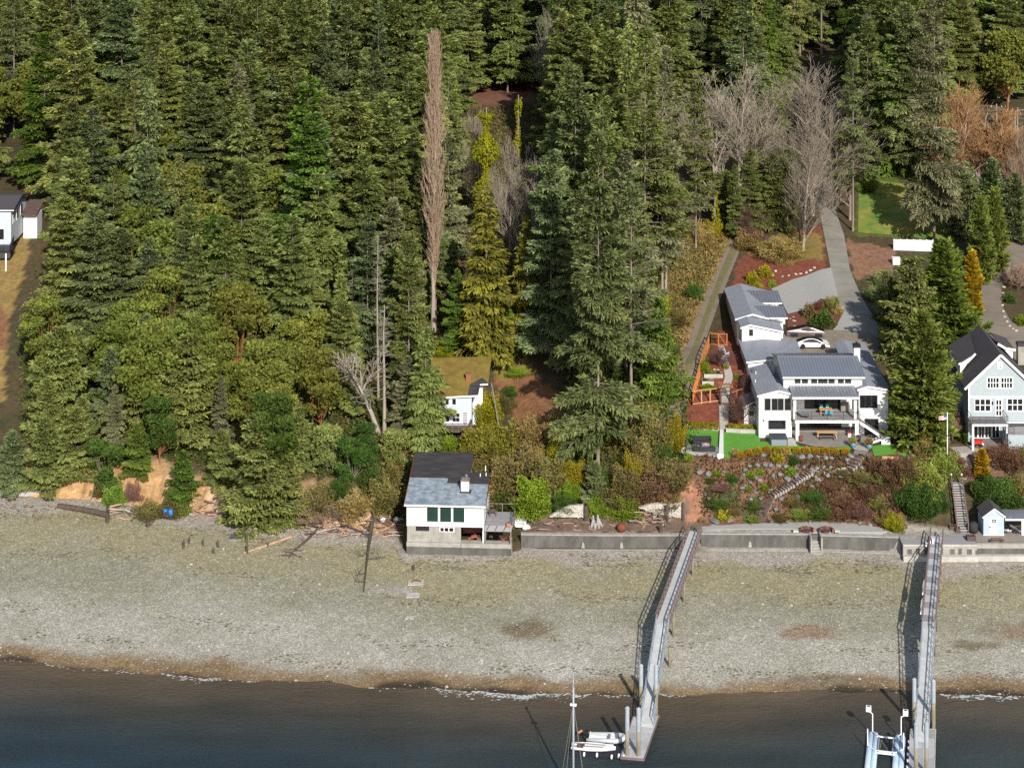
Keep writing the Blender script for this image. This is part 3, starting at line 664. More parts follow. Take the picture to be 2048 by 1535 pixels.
def bare_tree(name, seed, Ht, spread=.5, levels=5, nch=(5, 5, 5, 4, 3), r0=.28, fork=.25, ang=.62, upw=.25, twig=.017, lenf=.62, limit=16000, lean=(0, 0)):
    rng = np.random.default_rng(seed); thick = []; thin = []
    def perp(d):
        v = rng.normal(0, 1, 3); v -= d * v.dot(d); return v / np.linalg.norm(v)
    def grow(p, d, L, r, lev):
        k = 4 if lev < 2 else 2; q = p; pts = [(p, r)]
        for i in range(k):
            d = d + perp(d) * (.10 + .04 * lev) * rng.random() + np.array([0, 0, upw * .18]); d /= np.linalg.norm(d)
            q2 = q + d * L / k; ra = r * (1 - .6 * i / k); rb = r * (1 - .6 * (i + 1) / k)
            (thick if lev < 2 else thin).append((*q, *q2, max(ra, twig), max(rb, twig))); q = q2; pts.append((q, rb))
        if lev >= levels or len(thin) > limit: return
        for c in range(nch[lev]):
            s = rng.uniform(fork if lev == 0 else .15, 1.0); i = min(k - 1, int(s * k)); f = s * k - i
            pp = pts[i][0] * (1 - f) + pts[i + 1][0] * f; a = ang * rng.uniform(.55, 1.3) * (spread / .5)
            nd = d * math.cos(a) + perp(d) * math.sin(a) + np.array([0, 0, upw * .5]); nd /= np.linalg.norm(nd)
            grow(pp, nd, L * lenf * rng.uniform(.7, 1.15) * (1.15 - .4 * s), max(twig, pts[i][1] * .6), lev + 1)
        if lev > 0 or True: grow(q, d, L * lenf * .8, max(twig, r * .4), lev + 1)
    d0 = np.array([lean[0], lean[1], 1.]); d0 /= np.linalg.norm(d0)
    grow(np.array([0, 0, -.4]), d0, Ht * .46, r0, 0)
    top = max(max(q[2], q[5]) for q in thin)
    return dict(trunk=join_segs(name + '_trunk', thick, [], 6), crown=seg_mesh(name + '_twigs', thin, 3), H=top, R=top * .3)
def poplar(name, seed, Ht, Rr):
    rng = np.random.default_rng(seed); thick = trunk_segs(Ht * .97, .30, .05, 14, .05, rng); thin = []
    for k in range(260):
        z = Ht * (.16 + .80 * rng.random()); u = z / Ht; a = rng.random() * 6.283
        env = Rr * (1.0 if u < .55 else max(.28, 1 - (u - .55) * 1.5)) * min(1, .35 + (u - .14) * 3.); L = rng.uniform(3, 8) * (1 - .45 * u)
        x = y = 0.; p = np.array([math.cos(a) * .15, math.sin(a) * .15, z]); rr = .055 * (1.2 - u); rad = env * rng.uniform(.4, 1.0)
        for i in range(5):
            f = (i + 1) / 5; q = np.array([math.cos(a) * (rad * f ** .7), math.sin(a) * (rad * f ** .7), min(Ht, z + L * f)]) + rng.normal(0, .06, 3)
            thin.append((*p, *q, rr * (1 - .15 * i), rr * (.85 - .15 * i)))
            for j in range(3):
                e = p + (q - p) * rng.random(); g = e + np.array([rng.normal(0, .22) + math.cos(a) * .1, rng.normal(0, .22) + math.sin(a) * .1, rng.uniform(.6, 1.6)]); thin.append((*e, *g, .02, .01))
            p = q
    return dict(trunk=join_segs(name + '_trunk', thick, [], 7), crown=seg_mesh(name + '_twigs', thin, 3), H=Ht, R=Rr)

# ---- colours of foliage
LM = {
 'fir':    leaf_mat('fir_needles', (0.135, 0.165, 0.045), (0.355, 0.39, 0.12), vary=.22, hue=.012),
 'firolive': leaf_mat('olive_fir_needles', (0.14, 0.165, 0.046), (0.345, 0.385, 0.115), vary=.2, hue=.015),
 'firblue': leaf_mat('blue_green_fir_needles', (0.112, 0.15, 0.062), (0.3, 0.355, 0.152), vary=.2),
 'firgrey': leaf_mat('grey_lichened_needles', (0.155, 0.16, 0.078), (0.365, 0.365, 0.19), vary=.15, hue=.01),
 'firdark': leaf_mat('dark_fir_needles', (0.105, 0.14, 0.052), (0.3, 0.345, 0.128), vary=.12, hue=.01),
 'green':  leaf_mat('fresh_green_needles', (0.085, 0.14, 0.024), (0.24, 0.34, 0.06), vary=.2),
 'cedary': leaf_mat('yellowing_cedar_sprays', (0.09, 0.1, 0.018), (0.3, 0.29, 0.045), vary=.12),
 'cypress': leaf_mat('cypress_sprays', (0.09, 0.125, 0.026), (0.31, 0.36, 0.075), vary=.12, hue=.008),
 'gold':   leaf_mat('golden_arborvitae', (.34, .23, .018), (.62, .41, .035), vary=.1, hue=.006),
 'madrone': leaf_mat('madrone_leaves', (0.085, 0.105, 0.022), (0.235, 0.262, 0.056), vary=.18, hue=.02),
 'broad':  leaf_mat('glossy_green_leaves', (.040, .075, .016), (.11, .17, .038), vary=.2, hue=.02),
 'ivy':    leaf_mat('ivy_leaves', (.13, .145, .012), (.34, .35, .02), vary=.12),
 'yellowshrub': leaf_mat('yellow_green_shrub', (.15, .14, .014), (.40, .34, .03), vary=.15),
 'tanshrub': leaf_mat('straw_tan_shrub', (0.2, 0.145, 0.05), (0.42, 0.31, 0.115), vary=.15),
 'olive':  leaf_mat('olive_shrub', (0.105, 0.095, 0.03), (0.27, 0.225, 0.08), vary=.2),
 'redshrub': leaf_mat('russet_shrub', (0.11, 0.055, 0.036), (0.235, 0.125, 0.08), vary=.2),
 'pinkshrub': leaf_mat('dusty_pink_shrub', (.14, .075, .06), (.28, .16, .125), vary=.2),
 'ballgold': leaf_mat('golden_clipped_shrub', (.24, .145, .012), (.52, .34, .03), vary=.10, patch=.1),
 'lime':   leaf_mat('lime_green_shrub', (0.11, 0.17, 0.016), (0.27, 0.37, 0.04), vary=.12),
 'brush':  leaf_mat('brown_green_brush', (0.095, 0.088, 0.03), (0.25, 0.205, 0.078), vary=.25),
}
# ---- prototypes (mesh data shared by every tree of a shape)
PT = {}
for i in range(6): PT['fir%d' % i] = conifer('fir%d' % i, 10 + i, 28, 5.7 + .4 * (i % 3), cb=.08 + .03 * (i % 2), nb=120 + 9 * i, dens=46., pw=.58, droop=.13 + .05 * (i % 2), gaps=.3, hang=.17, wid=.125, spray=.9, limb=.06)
for i in range(2): PT['sparse%d' % i] = conifer('sparse%d' % i, 40 + i, 34, 5.6, cb=.27, nb=120, dens=26., gaps=.35, droop=.12, el0=-.05, hang=.2, bare=.25, limb=.085, wid=.115, spray=.9, pw=.65)
for i in range(2): PT['cedar%d' % i] = conifer('cedar%d' % i, 60 + i, 24, 4.3, cb=.03, nb=230, pw=.7, dens=17., hang=.75, droop=.34, el0=-.05, el1=.8, spray=.95, wid=.14, gaps=.1, lat=.4, flat=.4)
for i in range(2): PT['cypress%d' % i] = conifer('cypress%d' % i, 70 + i, 16, 4.5, cb=.0, nb=340, pw=.55, dens=17, hang=-.12, droop=.02, el0=.15, el1=1.1, spray=.9, wid=.14, gaps=.04, lat=.3, flat=.4)
PT['column0'] = conifer('column0', 80, 8, 1.25, cb=.0, nb=260, pw=.55, dens=22, hang=-.5, droop=0, el0=.7, el1=1.2, spray=.5, wid=.11, gaps=0)
for i in range(2): PT['low%d' % i] = conifer('low%d' % i, 90 + i, 12, 4.6, cb=.0, nb=150, pw=.55, dens=30., hang=.25, droop=.16, el0=.02, el1=.9, spray=.65, wid=.115, gaps=.15)
for i in range(3): PT['madrone%d' % i] = blobtree('madrone%d' % i, 100 + i, 14, 4.6, nblob=30, nleaf=330, leaf=.5, cb=.28, r0=.17)
for i in range(2): PT['broad%d' % i] = blobtree('broad%d' % i, 110 + i, 7, 3.4, nblob=20, nleaf=420, leaf=.36, cb=.10, r0=.10)
for i in range(3): PT['maple%d' % i] = bare_tree('maple%d' % i, 120 + i, 20, nch=(7, 6, 6, 5), levels=4, spread=.46, r0=.2, fork=.12, upw=.42, lenf=.66, twig=.0125)
for i in range(2): PT['russet%d' % i] = bare_tree('russet%d' % i, 125 + i, 20, nch=(10, 6, 5, 4, 3), levels=5, spread=.5, r0=.2, fork=.15, upw=.3, lenf=.55, twig=.02, limit=22000)
PT['alder0'] = bare_tree('alder0', 130, 18, nch=(14, 5, 4, 3), levels=4, spread=.62, r0=.2, fork=.2, upw=.1, lenf=.42)
PT['leaner0'] = bare_tree('leaner0', 131, 14, nch=(5, 4, 4, 3), levels=4, spread=.5, r0=.3, fork=.45, upw=.12, lenf=.6)
PT['bush0'] = bare_tree('bush0', 133, 5, nch=(9, 6, 5, 4), levels=4, spread=.6, r0=.10, fork=.02, upw=.2, lenf=.75, twig=.010)
PT['poplar0'] = poplar('poplar0', 140, 42, 1.75)
SH = {'round': [shrubmesh('shrub_round%d' % i, 200 + i, 1300, .13) for i in range(3)],
      'loose': [shrubmesh('shrub_loose%d' % i, 210 + i, 2600, .09, .34, .8, .8, .30, .5) for i in range(3)],
      'bigloose': [shrubmesh('shrub_bigloose%d' % i, 215 + i, 9500, .05, .34, .8, .75, .34, .4) for i in range(3)],
      'ball': [shrubmesh('shrub_ball', 220, 1500, .09, .4, .85, .25, .03, .2)],
      'spiky': [shrubmesh('shrub_spiky', 230, 420, .36, .13, .6, .8, .2, .9)],
      'dense': [shrubmesh('shrub_dense%d' % i, 240 + i, 9000, .048, .42, .9, .5, .24, .2) for i in range(2)]}
GRP = {}
def put_tree(proto, x, y, h, crown, label, cat='tree', name='fir_tree', bark='bark', wide=1.0, rz=None, group=None, lean=None):
    p = PT[proto]; s = h / p['H']
    root = thing(name, label, cat, (x, y, gz(x, y)), random.random() * 6.28 if rz is None else rz, group)
    wd = wide * (min(1, 26 / h) ** .6 if proto[:3] in ('fir', 'spa') else 1); root.scale = (s * wd, s * wd, s)
    if lean: root.rotation_euler = (lean[0], lean[1], root.rotation_euler[2])
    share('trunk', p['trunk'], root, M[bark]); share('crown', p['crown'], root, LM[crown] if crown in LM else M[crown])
    return root
def T(px, py, top, proto, crown, label, wide=1.0, **kw):
    """a tree whose foot is seen at (px,py) and whose tip reaches row top"""
    g = G(px, py); h = (py - top) * g.y / F
    return put_tree(proto, g.x, g.y, h, crown, label, wide=wide, **kw)
HAND = []
def hand(*a, **k):
    o = T(*a, **k); HAND.append((o.location.x, o.location.y, 3.2)); return o

# ---- trees one can tell apart
hand(868, 662, 78, 'poplar0', 'twigpink', 'very tall narrow bare poplar with pinkish brown upright twigs', name='poplar_tree', bark='barkpale', wide=1.25)
hand(1196, 935, 268, 'fir3', 'firdark', 'tallest dark fir in front, its bare trunk foot above the lime shrub', wide=.85)
hand(1262, 850, 345, 'sparse1', 'firdark', 'dark fir right behind the tallest front fir, grey snapped branches', wide=1.1)
hand(1160, 760, 380, 'fir1', 'firdark', 'dark broad fir casting shadow on the brown clearing', wide=.8)
hand(1205, 720, 195, 'fir0', 'fir', 'tall green fir with pointed tip rising behind the tallest front fir', wide=.95)
hand(1150, 650, 140, 'fir5', 'firdark', 'tall dark fir beside the yellow ivy column, upper slope', wide=1.0)
hand(1102, 720, 300, 'fir2', 'firblue', 'blue-green fir at the edge of the brown clearing behind cottage', wide=.9)
hand(1325, 640, 150, 'sparse0', 'firgrey', 'tall grey-green fir with long pale bare trunk beside the track', wide=.9, bark='barkpale')
hand(1332, 612, 95, 'sparse1', 'firgrey', 'grey lichened fir, second of the pair of long trunks by the track', wide=.95, bark='barkpale')
hand(1290, 640, 82, 'sparse0', 'firolive', 'olive fir with thin open top behind the pale trunks', wide=1.15)
hand(1392, 500, 150, 'sparse1', 'firolive', 'open olive fir standing on the bank above the track', wide=.8)
hand(1252, 745, 305, 'fir4', 'firgrey', 'pale olive bushy fir in front of the two grey firs', wide=.95)
hand(1318, 800, 600, 'low1', 'green', 'young bushy conifer beside the lower track bend', wide=.7)
hand(972, 708, 385, 'cedar0', 'cedary', 'yellowing cedar behind the mossy cottage roof', name='cedar_tree', wide=1.3)
hand(1000, 715, 560, 'cedar1', 'green', 'bright green young cedar at the foot of the yellowing cedar', name='cedar_tree', wide=1.2)
hand(1050, 690, 430, 'cedar1', 'cedary', 'smaller golden cedar between the yellowing cedar and dark firs', name='cedar_tree', wide=.8)
hand(915, 700, 540, 'fir4', 'green', 'bright green fir at the back corner of the mossy cottage', wide=1.1)
hand(852, 890, 655, 'cedar0', 'firolive', 'dense conifer covering the left end of the cottage', wide=1.15, name='cedar_tree')
hand(818, 800, 470, 'fir2', 'fir', 'green fir standing behind the dead leaning tree', wide=.8)
hand(1018, 520, 270, 'maple0', 'twiggrey', 'bare maple with pale upswept twigs beside the ivy trees', name='maple_tree', bark='barkpale', wide=.9)
hand(1062, 575, 300, 'maple1', 'twiggrey', 'leaning bare maple fan between ivy column and dark firs', name='maple_tree', bark='barkpale', wide=.9)
hand(958, 440, 205, 'maple2', 'twiggrey', 'bare-topped maple above the ivy mass', name='maple_tree', bark='barkpale', wide=.8)
hand(1098, 260, 10, 'maple0', 'twiggrey', 'grey bare tree beyond the upper road', name='maple_tree', bark='barkpale', wide=.7)
hand(1606, 500, 255, 'maple1', 'twiggrey', 'large bare maple with forked pale trunk beside the driveway', name='maple_tree', bark='barkpale', wide=1.25)
hand(1625, 430, 105, 'maple2', 'twiggrey', 'tallest bare maple behind the forked maple', name='maple_tree', bark='barkpale', wide=1.7)
hand(1480, 420, 112, 'maple0', 'twiggrey', 'bare maple with rounded pale top near the track head', name='maple_tree', bark='barkpale', wide=1.7)
hand(1530, 400, 215, 'maple2', 'twiggrey', 'small bare maple between the two pale rounded maples', name='maple_tree', bark='barkpale', wide=.7)
hand(1434, 440, 190, 'alder0', 'twiggrey', 'slim bare alder with herringbone branches above the track', name='alder_tree', bark='barkpale', wide=.9)
hand(1922, 394, 160, 'maple1', 'twigorange', 'wide russet bare tree beyond the upper lawn', name='alder_tree', bark='barkpale', wide=1.75)
hand(1955, 398, 205, 'russet0', 'twigorange', 'dense russet bare tree behind the wide russet one', name='alder_tree', bark='barkpale', wide=1.8)
hand(2010, 405, 235, 'russet1', 'twigorange', 'smaller russet bare tree by the power poles', name='alder_tree', bark='barkpale', wide=1.7)
hand(2040, 430, 240, 'maple2', 'twigpink', 'grey-pink bare tree at the edge beyond the green hedge', name='alder_tree', bark='barkpale', wide=1.0)
hand(1868, 484, -60, 'fir1', 'firgrey', 'huge grey-green fir behind the white panel fence, trunk foot bare', wide=.8)
hand(1706, 462, 70, 'sparse0', 'firdark', 'slender fir with bare lower trunk beside the driveway', wide=.75)
hand(1700, 440, 215, 'alder0', 'twigdark', 'dark bare alder beside the driveway bend', name='alder_tree', wide=.9)
hand(1735, 345, 40, 'fir1', 'fir', 'green fir at the shaded head of the upper lawn', wide=.95)
hand(1775, 345, 90, 'cedar1', 'green', 'green weeping cedar at the head of the upper lawn', name='cedar_tree', wide=1.1)
hand(1812, 350, 10, 'fir5', 'firdark', 'dark fir between the lawn cedar and the huge grey fir', wide=1.0)
hand(1838, 360, 60, 'fir3', 'firdark', 'dark fir close behind the huge grey fir', wide=.9)
hand(1500, 470, 300, 'fir2', 'firolive', 'mid-size olive conifer below the bare maples', wide=1.0)
hand(1545, 455, 310, 'low0', 'fir', 'bushy conifer between forked maple and track head', wide=.8)
hand(1455, 455, 345, 'low0', 'fir', 'bushy green conifer behind the herringbone alder', wide=.9)
hand(1520, 430, 290, 'fir1', 'firdark', 'dark conifer behind the mid-size olive conifer', wide=.9)
hand(1575, 440, 300, 'fir5', 'firolive', 'olive conifer behind the forked maple', wide=.9)
hand(1420, 400, 250, 'fir3', 'fir', 'green conifer above the track beyond the grey firs', wide=1.0)
hand(1690, 380, 240, 'fir2', 'firdark', 'dark conifer beside the shaded drive head', wide=.9)
hand(1930, 470, 330, 'low0', 'firdark', 'dark bushy conifer between lawn and hedge trees', wide=1.0)
hand(1470, 480, 330, 'fir4', 'firolive', 'narrow conifer at the top of the track', wide=.75)
hand(1403, 168, -160, 'sparse0', 'firdark', 'far fir with long bare reddish trunk over the track', wide=1.0)
hand(1643, 110, -230, 'sparse1', 'firdark', 'far fir with tall bare pole trunk beyond the maples', wide=1.0)
hand(1590, 160, -120, 'sparse0', 'fir', 'far thin-trunked fir left of the pole trunk', wide=.8)
hand(28, 275, -40, 'sparse1', 'firdark', 'far fir with bare reddish trunk above the blue house', wide=1.0)
hand(1845, 893, 632, 'cypress0', 'cypress', 'big plume-textured cypress between the white and pale blue houses', name='cypress_tree', wide=1.02)
hand(1888, 720, 486, 'cypress1', 'green', 'bright green cypress behind the big plume cypress', name='cypress_tree', wide=1.15)
hand(1822, 735, 520, 'low0', 'fir', 'dark conifer in front of the bright green cypress', wide=.95)
hand(1786, 690, 560, 'low1', 'cypress', 'dark olive bushy conifer by the parking court', wide=.85)
hand(1772, 640, 545, 'low0', 'firdark', 'low dark conifer on the drive edge', wide=.8)
hand(1962, 560, 398, 'cypress0', 'cypress', 'olive yellow conical hedge tree beside the neighbour drive', name='cypress_tree', wide=.75)
hand(1990, 540, 380, 'cypress1', 'cypress', 'second olive hedge tree beside the neighbour drive', name='cypress_tree', wide=.7)
hand(1985, 475, 322, 'cypress1', 'firblue', 'dark green conical hedge tree above the neighbour drive', name='cypress_tree', wide=.95)
hand(2030, 480, 350, 'cypress0', 'firblue', 'dark green hedge tree at the edge above the neighbour drive', name='cypress_tree', wide=.95)
hand(1944, 640, 508, 'column0', 'gold', 'tall golden columnar arborvitae beside the neighbour drive', name='arborvitae', wide=1.15)
hand(1926, 712, 634, 'column0', 'gold', 'shorter golden arborvitae touching the dark grey roof', name='arborvitae', wide=1.3)
hand(1964, 955, 900, 'column0', 'gold', 'golden weeping conifer at the head of the beach stairs', name='arborvitae', wide=2.0)
hand(1925, 690, 620, 'low1', 'fir', 'green conifer beside the shorter golden arborvitae', wide=.5)
# low bushy trees leaning over the beach bluff
for a in ((25, 975, 865, 'low1', 'firblue', 'bluish bushy conifer above the white beach wall at the frame edge'), (92, 972, 838, 'low0', 'fir', 'green bushy conifer above the middle of the white beach wall'),
          (150, 955, 820, 'low1', 'firolive', 'olive bushy conifer above the white beach wall end'), (212, 975, 880, 'broad0', 'broad', 'rounded dark green tree above the bluff left side'),
          (275, 945, 850, 'low0', 'green', 'green conifer hanging over the bare sand bluff'), (366, 1008, 905, 'low1', 'green', 'conical bright green conifer dividing the sand bluff'),
          (446, 968, 862, 'low0', 'fir', 'green conifer above the right part of the sand bluff'), (515, 1050, 835, 'low1', 'fir', 'big bushy conifer sweeping down to the beach'),
          (572, 1045, 900, 'low0', 'fir', 'smaller bushy conifer on the beach edge beside the big one'), (545, 985, 790, 'madrone1', 'broad', 'broad dark tree behind the big beach conifer'),
          (655, 940, 850, 'broad1', 'fir', 'dark rounded tree above the driftwood bank'), (705, 965, 880, 'broad0', 'broad', 'leafy green tree on the bank left of the beach house'),
          (735, 935, 850, 'madrone2', 'broad', 'green leafy tree below the dead leaning tree'), (790, 935, 860, 'broad1', 'fir', 'rounded green tree behind the beach house roof'),
          (1190, 1012, 925, 'low1', 'firblue', 'small dark drooping conifer above the lime shrub'), (1095, 990, 915, 'broad1', 'olive', 'olive thicket tree behind the beach house deck')):
    hand(*a[:5], a[5], name='shore_tree' if 'tree' in a[5] else 'shore_conifer', wide=1.0)
# madrones with orange limbs
for k, a in enumerate(((300, 720, 560, 1), (255, 760, 600, 0), (330, 745, 545, 2), (440, 850, 690, 1), (620, 780, 620, 0), (590, 800, 650, 2), (225, 800, 640, 0), (300, 560, 400, 1), (445, 420, 262, 2), (470, 460, 330, 0), (345, 470, 345, 2), (250, 470, 360, 1), (90, 760, 600, 2), (390, 560, 430, 0), (640, 870, 700, 1), (560, 900, 770, 0), (320, 930, 800, 2), (95, 130, -10, 1), (2015, 220, 60, 0), (1905, 190, 100, 1), (1562, 130, 30, 2), (1690, 100, 20, 1))):
    g = G(a[0], a[1])
    hand(a[0], a[1], a[2], 'madrone%d' % a[3], 'madrone' if k not in (16, 20, 21) else 'broad', 'yellow-green madrone with orange limbs among dark conifers' , name='madrone_tree', bark='barkorange', wide=1.0, group='madrones in the conifer forest')
# ---- dead trees
PT['snagtop'] = dict(H=17)
def snag(px, py, top, label, lean=(0, 0), seed=1, nbr=46, r0=.26, mm='snag', name='dead_tree', start=.25, blen=2.2):
    g = G(px, py); h = (py - top) * g.y / F; rng = np.random.default_rng(seed)
    root = thing(name, label, 'dead tree', g); thick = trunk_segs(h, r0, .05, 10, .03, rng); thin = []
    for k in range(nbr):
        u = rng.uniform(start, .98); a = rng.random() * 6.283; L = blen * (1.15 - u) * rng.uniform(.4, 1.2) + .3; p = np.array([0, 0, u * h])
        q = p + np.array([math.cos(a) * L * .6, math.sin(a) * L * .6, -.1 * L]); e = q + np.array([math.cos(a) * L * .5, math.sin(a) * L * .5, .12 * L])
        thin += [(*p, *q, .04, .03), (*q, *e, .03, .012)]
        for j in range(3):
            m = p + (e - p) * rng.uniform(.3, 1); f = m + np.array([rng.normal(0, .4), rng.normal(0, .4), rng.normal(0, .25)]); thin.append((*m, *f, .018, .01))
    link_mesh('trunk', join_segs('trunk', thick, [], 7), M[mm], root); link_mesh('branch', seg_mesh('branches', thin, 3), M[mm], root)['kind'] = 'stuff'
    root.rotation_euler = (lean[0], lean[1], 0); HAND.append((g.x, g.y, 2.5)); return root
snag(770, 872, 610, 'tall straight dead trunk with bare side branches above the beach house', seed=3, nbr=50, r0=.32, mm='barkpale')
hand(758, 868, 652, 'leaner0', 'snag', 'pale dead tree leaning left beside the straight dead trunk', name='dead_tree', cat='dead tree', bark='snag', wide=1.15, rz=1.0, lean=(0, R(-27)))
snag(757, 800, 470, 'thin fir trunk with sparse grey twigs behind the dead trunks', seed=8, nbr=70, r0=.2, blen=2.6, mm='barkpale')
snag(705, 720, 520, 'grey dead fir top among the dark firs', seed=9, nbr=60, r0=.18, blen=2.)
# ---- ivy-clad trunks
def ivy(px, py, top, w, label, seed, mass=False):
    g = G(px, py); h = (py - top) * g.y / F; rng = np.random.default_rng(seed); n = int(h * w * (110 if not mass else 150))
    z = h * rng.random(n) ** .9; a = rng.random(n) * 6.283; r = w * (.6 + .5 * np.sin(z * .9 + seed)) * rng.uniform(.35, 1., n)
    if mass: r *= np.clip(1.3 - np.abs(z / h - .6) * 1.4, .35, 1.2)
    p = np.stack([np.cos(a) * r, np.sin(a) * r, z], -1); d = np.stack([np.cos(a), np.sin(a), 0 * a], -1)
    t = unit(d * .5 + [0, 0, -.7] + rng.normal(0, .4, (n, 3))); s = unit(np.cross(t, d + rng.normal(0, .3, (n, 3)))); l = rng.uniform(.25, .5, n)
    V, Fc = leaf_quads(p, t * l[:, None], s * (l * .42)[:, None], .2, rng)
    root = thing('ivy_tree', label, 'tree', g); link_mesh('ivy', np_mesh('ivy', V, Fc, np.repeat(np.clip(rng.normal(.55, .25, n), 0, 1), 2)), LM['ivy'], root)
    link_mesh('trunk', seg_mesh('ivy_trunk', trunk_segs(h * 1.04, .3, .1, 6, .06, rng), 6), M['bark'], root); HAND.append((g.x, g.y, 2.5))
ivy(972, 480, 225, 2.1, 'broad ivy-smothered tree below the bare-topped maple', 1, True)
ivy(1092, 300, 195, .5, 'upper bright ivy column against dark firs', 2); ivy(1036, 345, 195, .55, 'olive ivy-covered trunk beside the bare maple', 3)
ivy(1033, 330, 272, .45, 'short yellow ivy column in the bare maple twigs', 4); ivy(1432, 470, 385, .45, 'yellow ivy column above the track', 5)
ivy(1266, 730, 640, .5, 'yellow ivy on a trunk low in the dark firs', 6); ivy(1333, 640, 590, .4, 'ivy around the foot of the pale trunks', 7); ivy(867, 655, 600, .35, 'ivy around the poplar foot', 8)

# ---- the dense forest
rects = [(868, 690, 1005, 900, 282), (848, 76, 912, 520, 296), (935, 100, 1062, 330, 395), (-40, 370, 62, 545, 333), (985, 725, 1110, 800, 284), (-40, 540, 42, 790, 300), (745, 610, 800, 870, 272), (640, 680, 760, 870, 272),
         (1395, 20, 1410, 170, 500), (1636, -20, 1652, 105, 540), (1600, 215, 1700, 265, 470), (16, 215, 40, 275, 470)]
def clear_of(x, y, h, r):
    s = F / y; z = gz(x, y); px = CX + x * s; pb = YH + (H - z) * s; pt = pb - h * s
    for x0, y0, x1, y1, D in rects:
        if y < D and px + r * s * .8 > x0 and px - r * s * .8 < x1 and pt < y1 and pb - .05 * h * s > y0:
            # narrow tops may poke in without hiding much
            if pt > y1 - 14 and h > 12: continue
            return False
    for hx_, hy_, hr in HAND:
        if (x - hx_) ** 2 + (y - hy_) ** 2 < (hr + r * .15) ** 2: return False
    return True
rnd = random.Random(21); nfor = 0; D = 263.0; kinds = {}
while D < 545:
    step = 4.9 if D < 276 else 6.2 if D < 310 else 7.3 if D < 360 else 8.6 if D < 430 else 12.5
    half = 1024 * D / F + (22 if D < 450 else 4); X = -half + rnd.random() * step
    while X < half:
        x = X + rnd.uniform(-.4, .4) * step; y = D + rnd.uniform(-.5, .5) * step; X += step
        t = y - float(headD(x)); s = F / y; px = CX + x * s; pb = YH + (H - gz(x, y)) * s
        if t < 3.5 or (235 < px < 485 and t < 8.5): continue
        if (px > 2075 or px < -75) and (t < 24 or rnd.random() < .45 or (px > 2000 and (y < 345 or px < 2200))): continue
        if 1300 < px < 2075 and (y < 378 or (y < 455 and 1560 < px < 1720) or (y < 405 and 1870 < px < 2060)): continue
        if 925 < px < 1105 and y < 415: continue                # the gully
        if 1085 < px < 2075 and y < 300: continue
        if 830 < px < 1000 and y < 300: continue
        if 800 < px < 2075 and y < 268: continue
        if 1590 < px < 1700 and y < 460: continue
        if px < 45 and 268 < y < 338: continue
        if -150 < px < 0 and y < 345: continue
        if t < 9: h = rnd.uniform(5, 10)
        elif t < 22: h = rnd.uniform(9, 16)
        elif t < 45: h = rnd.uniform(15, 24)
        elif t < 90: h = rnd.uniform(19, 30)
        else: h = rnd.uniform(21, 34)
        if rnd.random() < .14: h *= .7
        q = rnd.random(); r = h * .15
        if px < 620 and y < 380 and q < (.17 if t > 16 else .30):
            pr, cr, nm, bk = 'madrone%d' % rnd.randrange(3), 'madrone', 'madrone_tree', 'barkorange'; h = min(h, 16) * .95; w = rnd.uniform(.9, 1.15)
            lab = 'yellow-green madrone with orange limbs ' + ('high among tall firs' if t > 40 else 'on the middle slope' if t > 20 else 'low above the bluff') + (' near the poplar' if px > 400 else ' toward the yellow grass'); grp = lab
        else:
            cr = rnd.choice(['fir'] * 8 + ['firolive'] * 5 + ['firblue'] * 2 + ['green'] + ['firdark'] * 2 + ['firgrey'])
            if t < 16: pr = rnd.choice(['low0', 'low1', 'low0', 'fir4']); w = rnd.uniform(.8, 1.05)
            elif rnd.random() < .13: pr = 'cedar%d' % rnd.randrange(2); w = rnd.uniform(.8, 1.05)
            elif rnd.random() < .10: pr = 'sparse%d' % rnd.randrange(2); w = rnd.uniform(.8, 1.1)
            else: pr = 'fir%d' % rnd.randrange(6); w = rnd.uniform(.95, 1.22) * (1.12 if h < 20 else 1.0) * (1.2 if D > 430 else 1)
            nm = 'conifer_tree' if D > 415 else 'fir_tree' if pr[:3] in ('fir', 'spa') else 'cedar_tree' if pr[:3] == 'ced' else 'young_conifer'; bk = 'bark'
            col = {'fir': 'green', 'firolive': 'olive', 'firblue': 'blue-green', 'green': 'bright green', 'firdark': 'dark green', 'firgrey': 'grey-green'}[cr]
            kd = {'conifer_tree': 'conifer', 'fir_tree': 'fir', 'cedar_tree': 'drooping cedar', 'young_conifer': 'young bushy conifer'}[nm]
            if pr[:3] == 'spa': kd = 'open fir with bare trunk'
            if y > 430: pl = 'on the far plateau' + (' beyond the gardens' if px > 1110 else ' along the skyline')
            elif t > 70: pl = 'high on the forest slope' + (' right of the poplar' if px > 890 else '')
            elif t > 24: pl = 'on the middle forest slope' + (' near the poplar' if px > 640 else ' among madrones' if px > 200 else ' by the yellow grass')
            else: pl = 'low above the sand bluff' if px < 640 else 'low behind the driftwood bank'
            lab = f'{col} {kd} {pl}'; grp = lab
        if not clear_of(x, y, h, max(2.2, r)): continue
        put_tree(pr, x, y, h, cr, lab, name=nm, bark=bk, wide=w, group=grp); nfor += 1
    D += step * .82
print('forest trees', nfor)

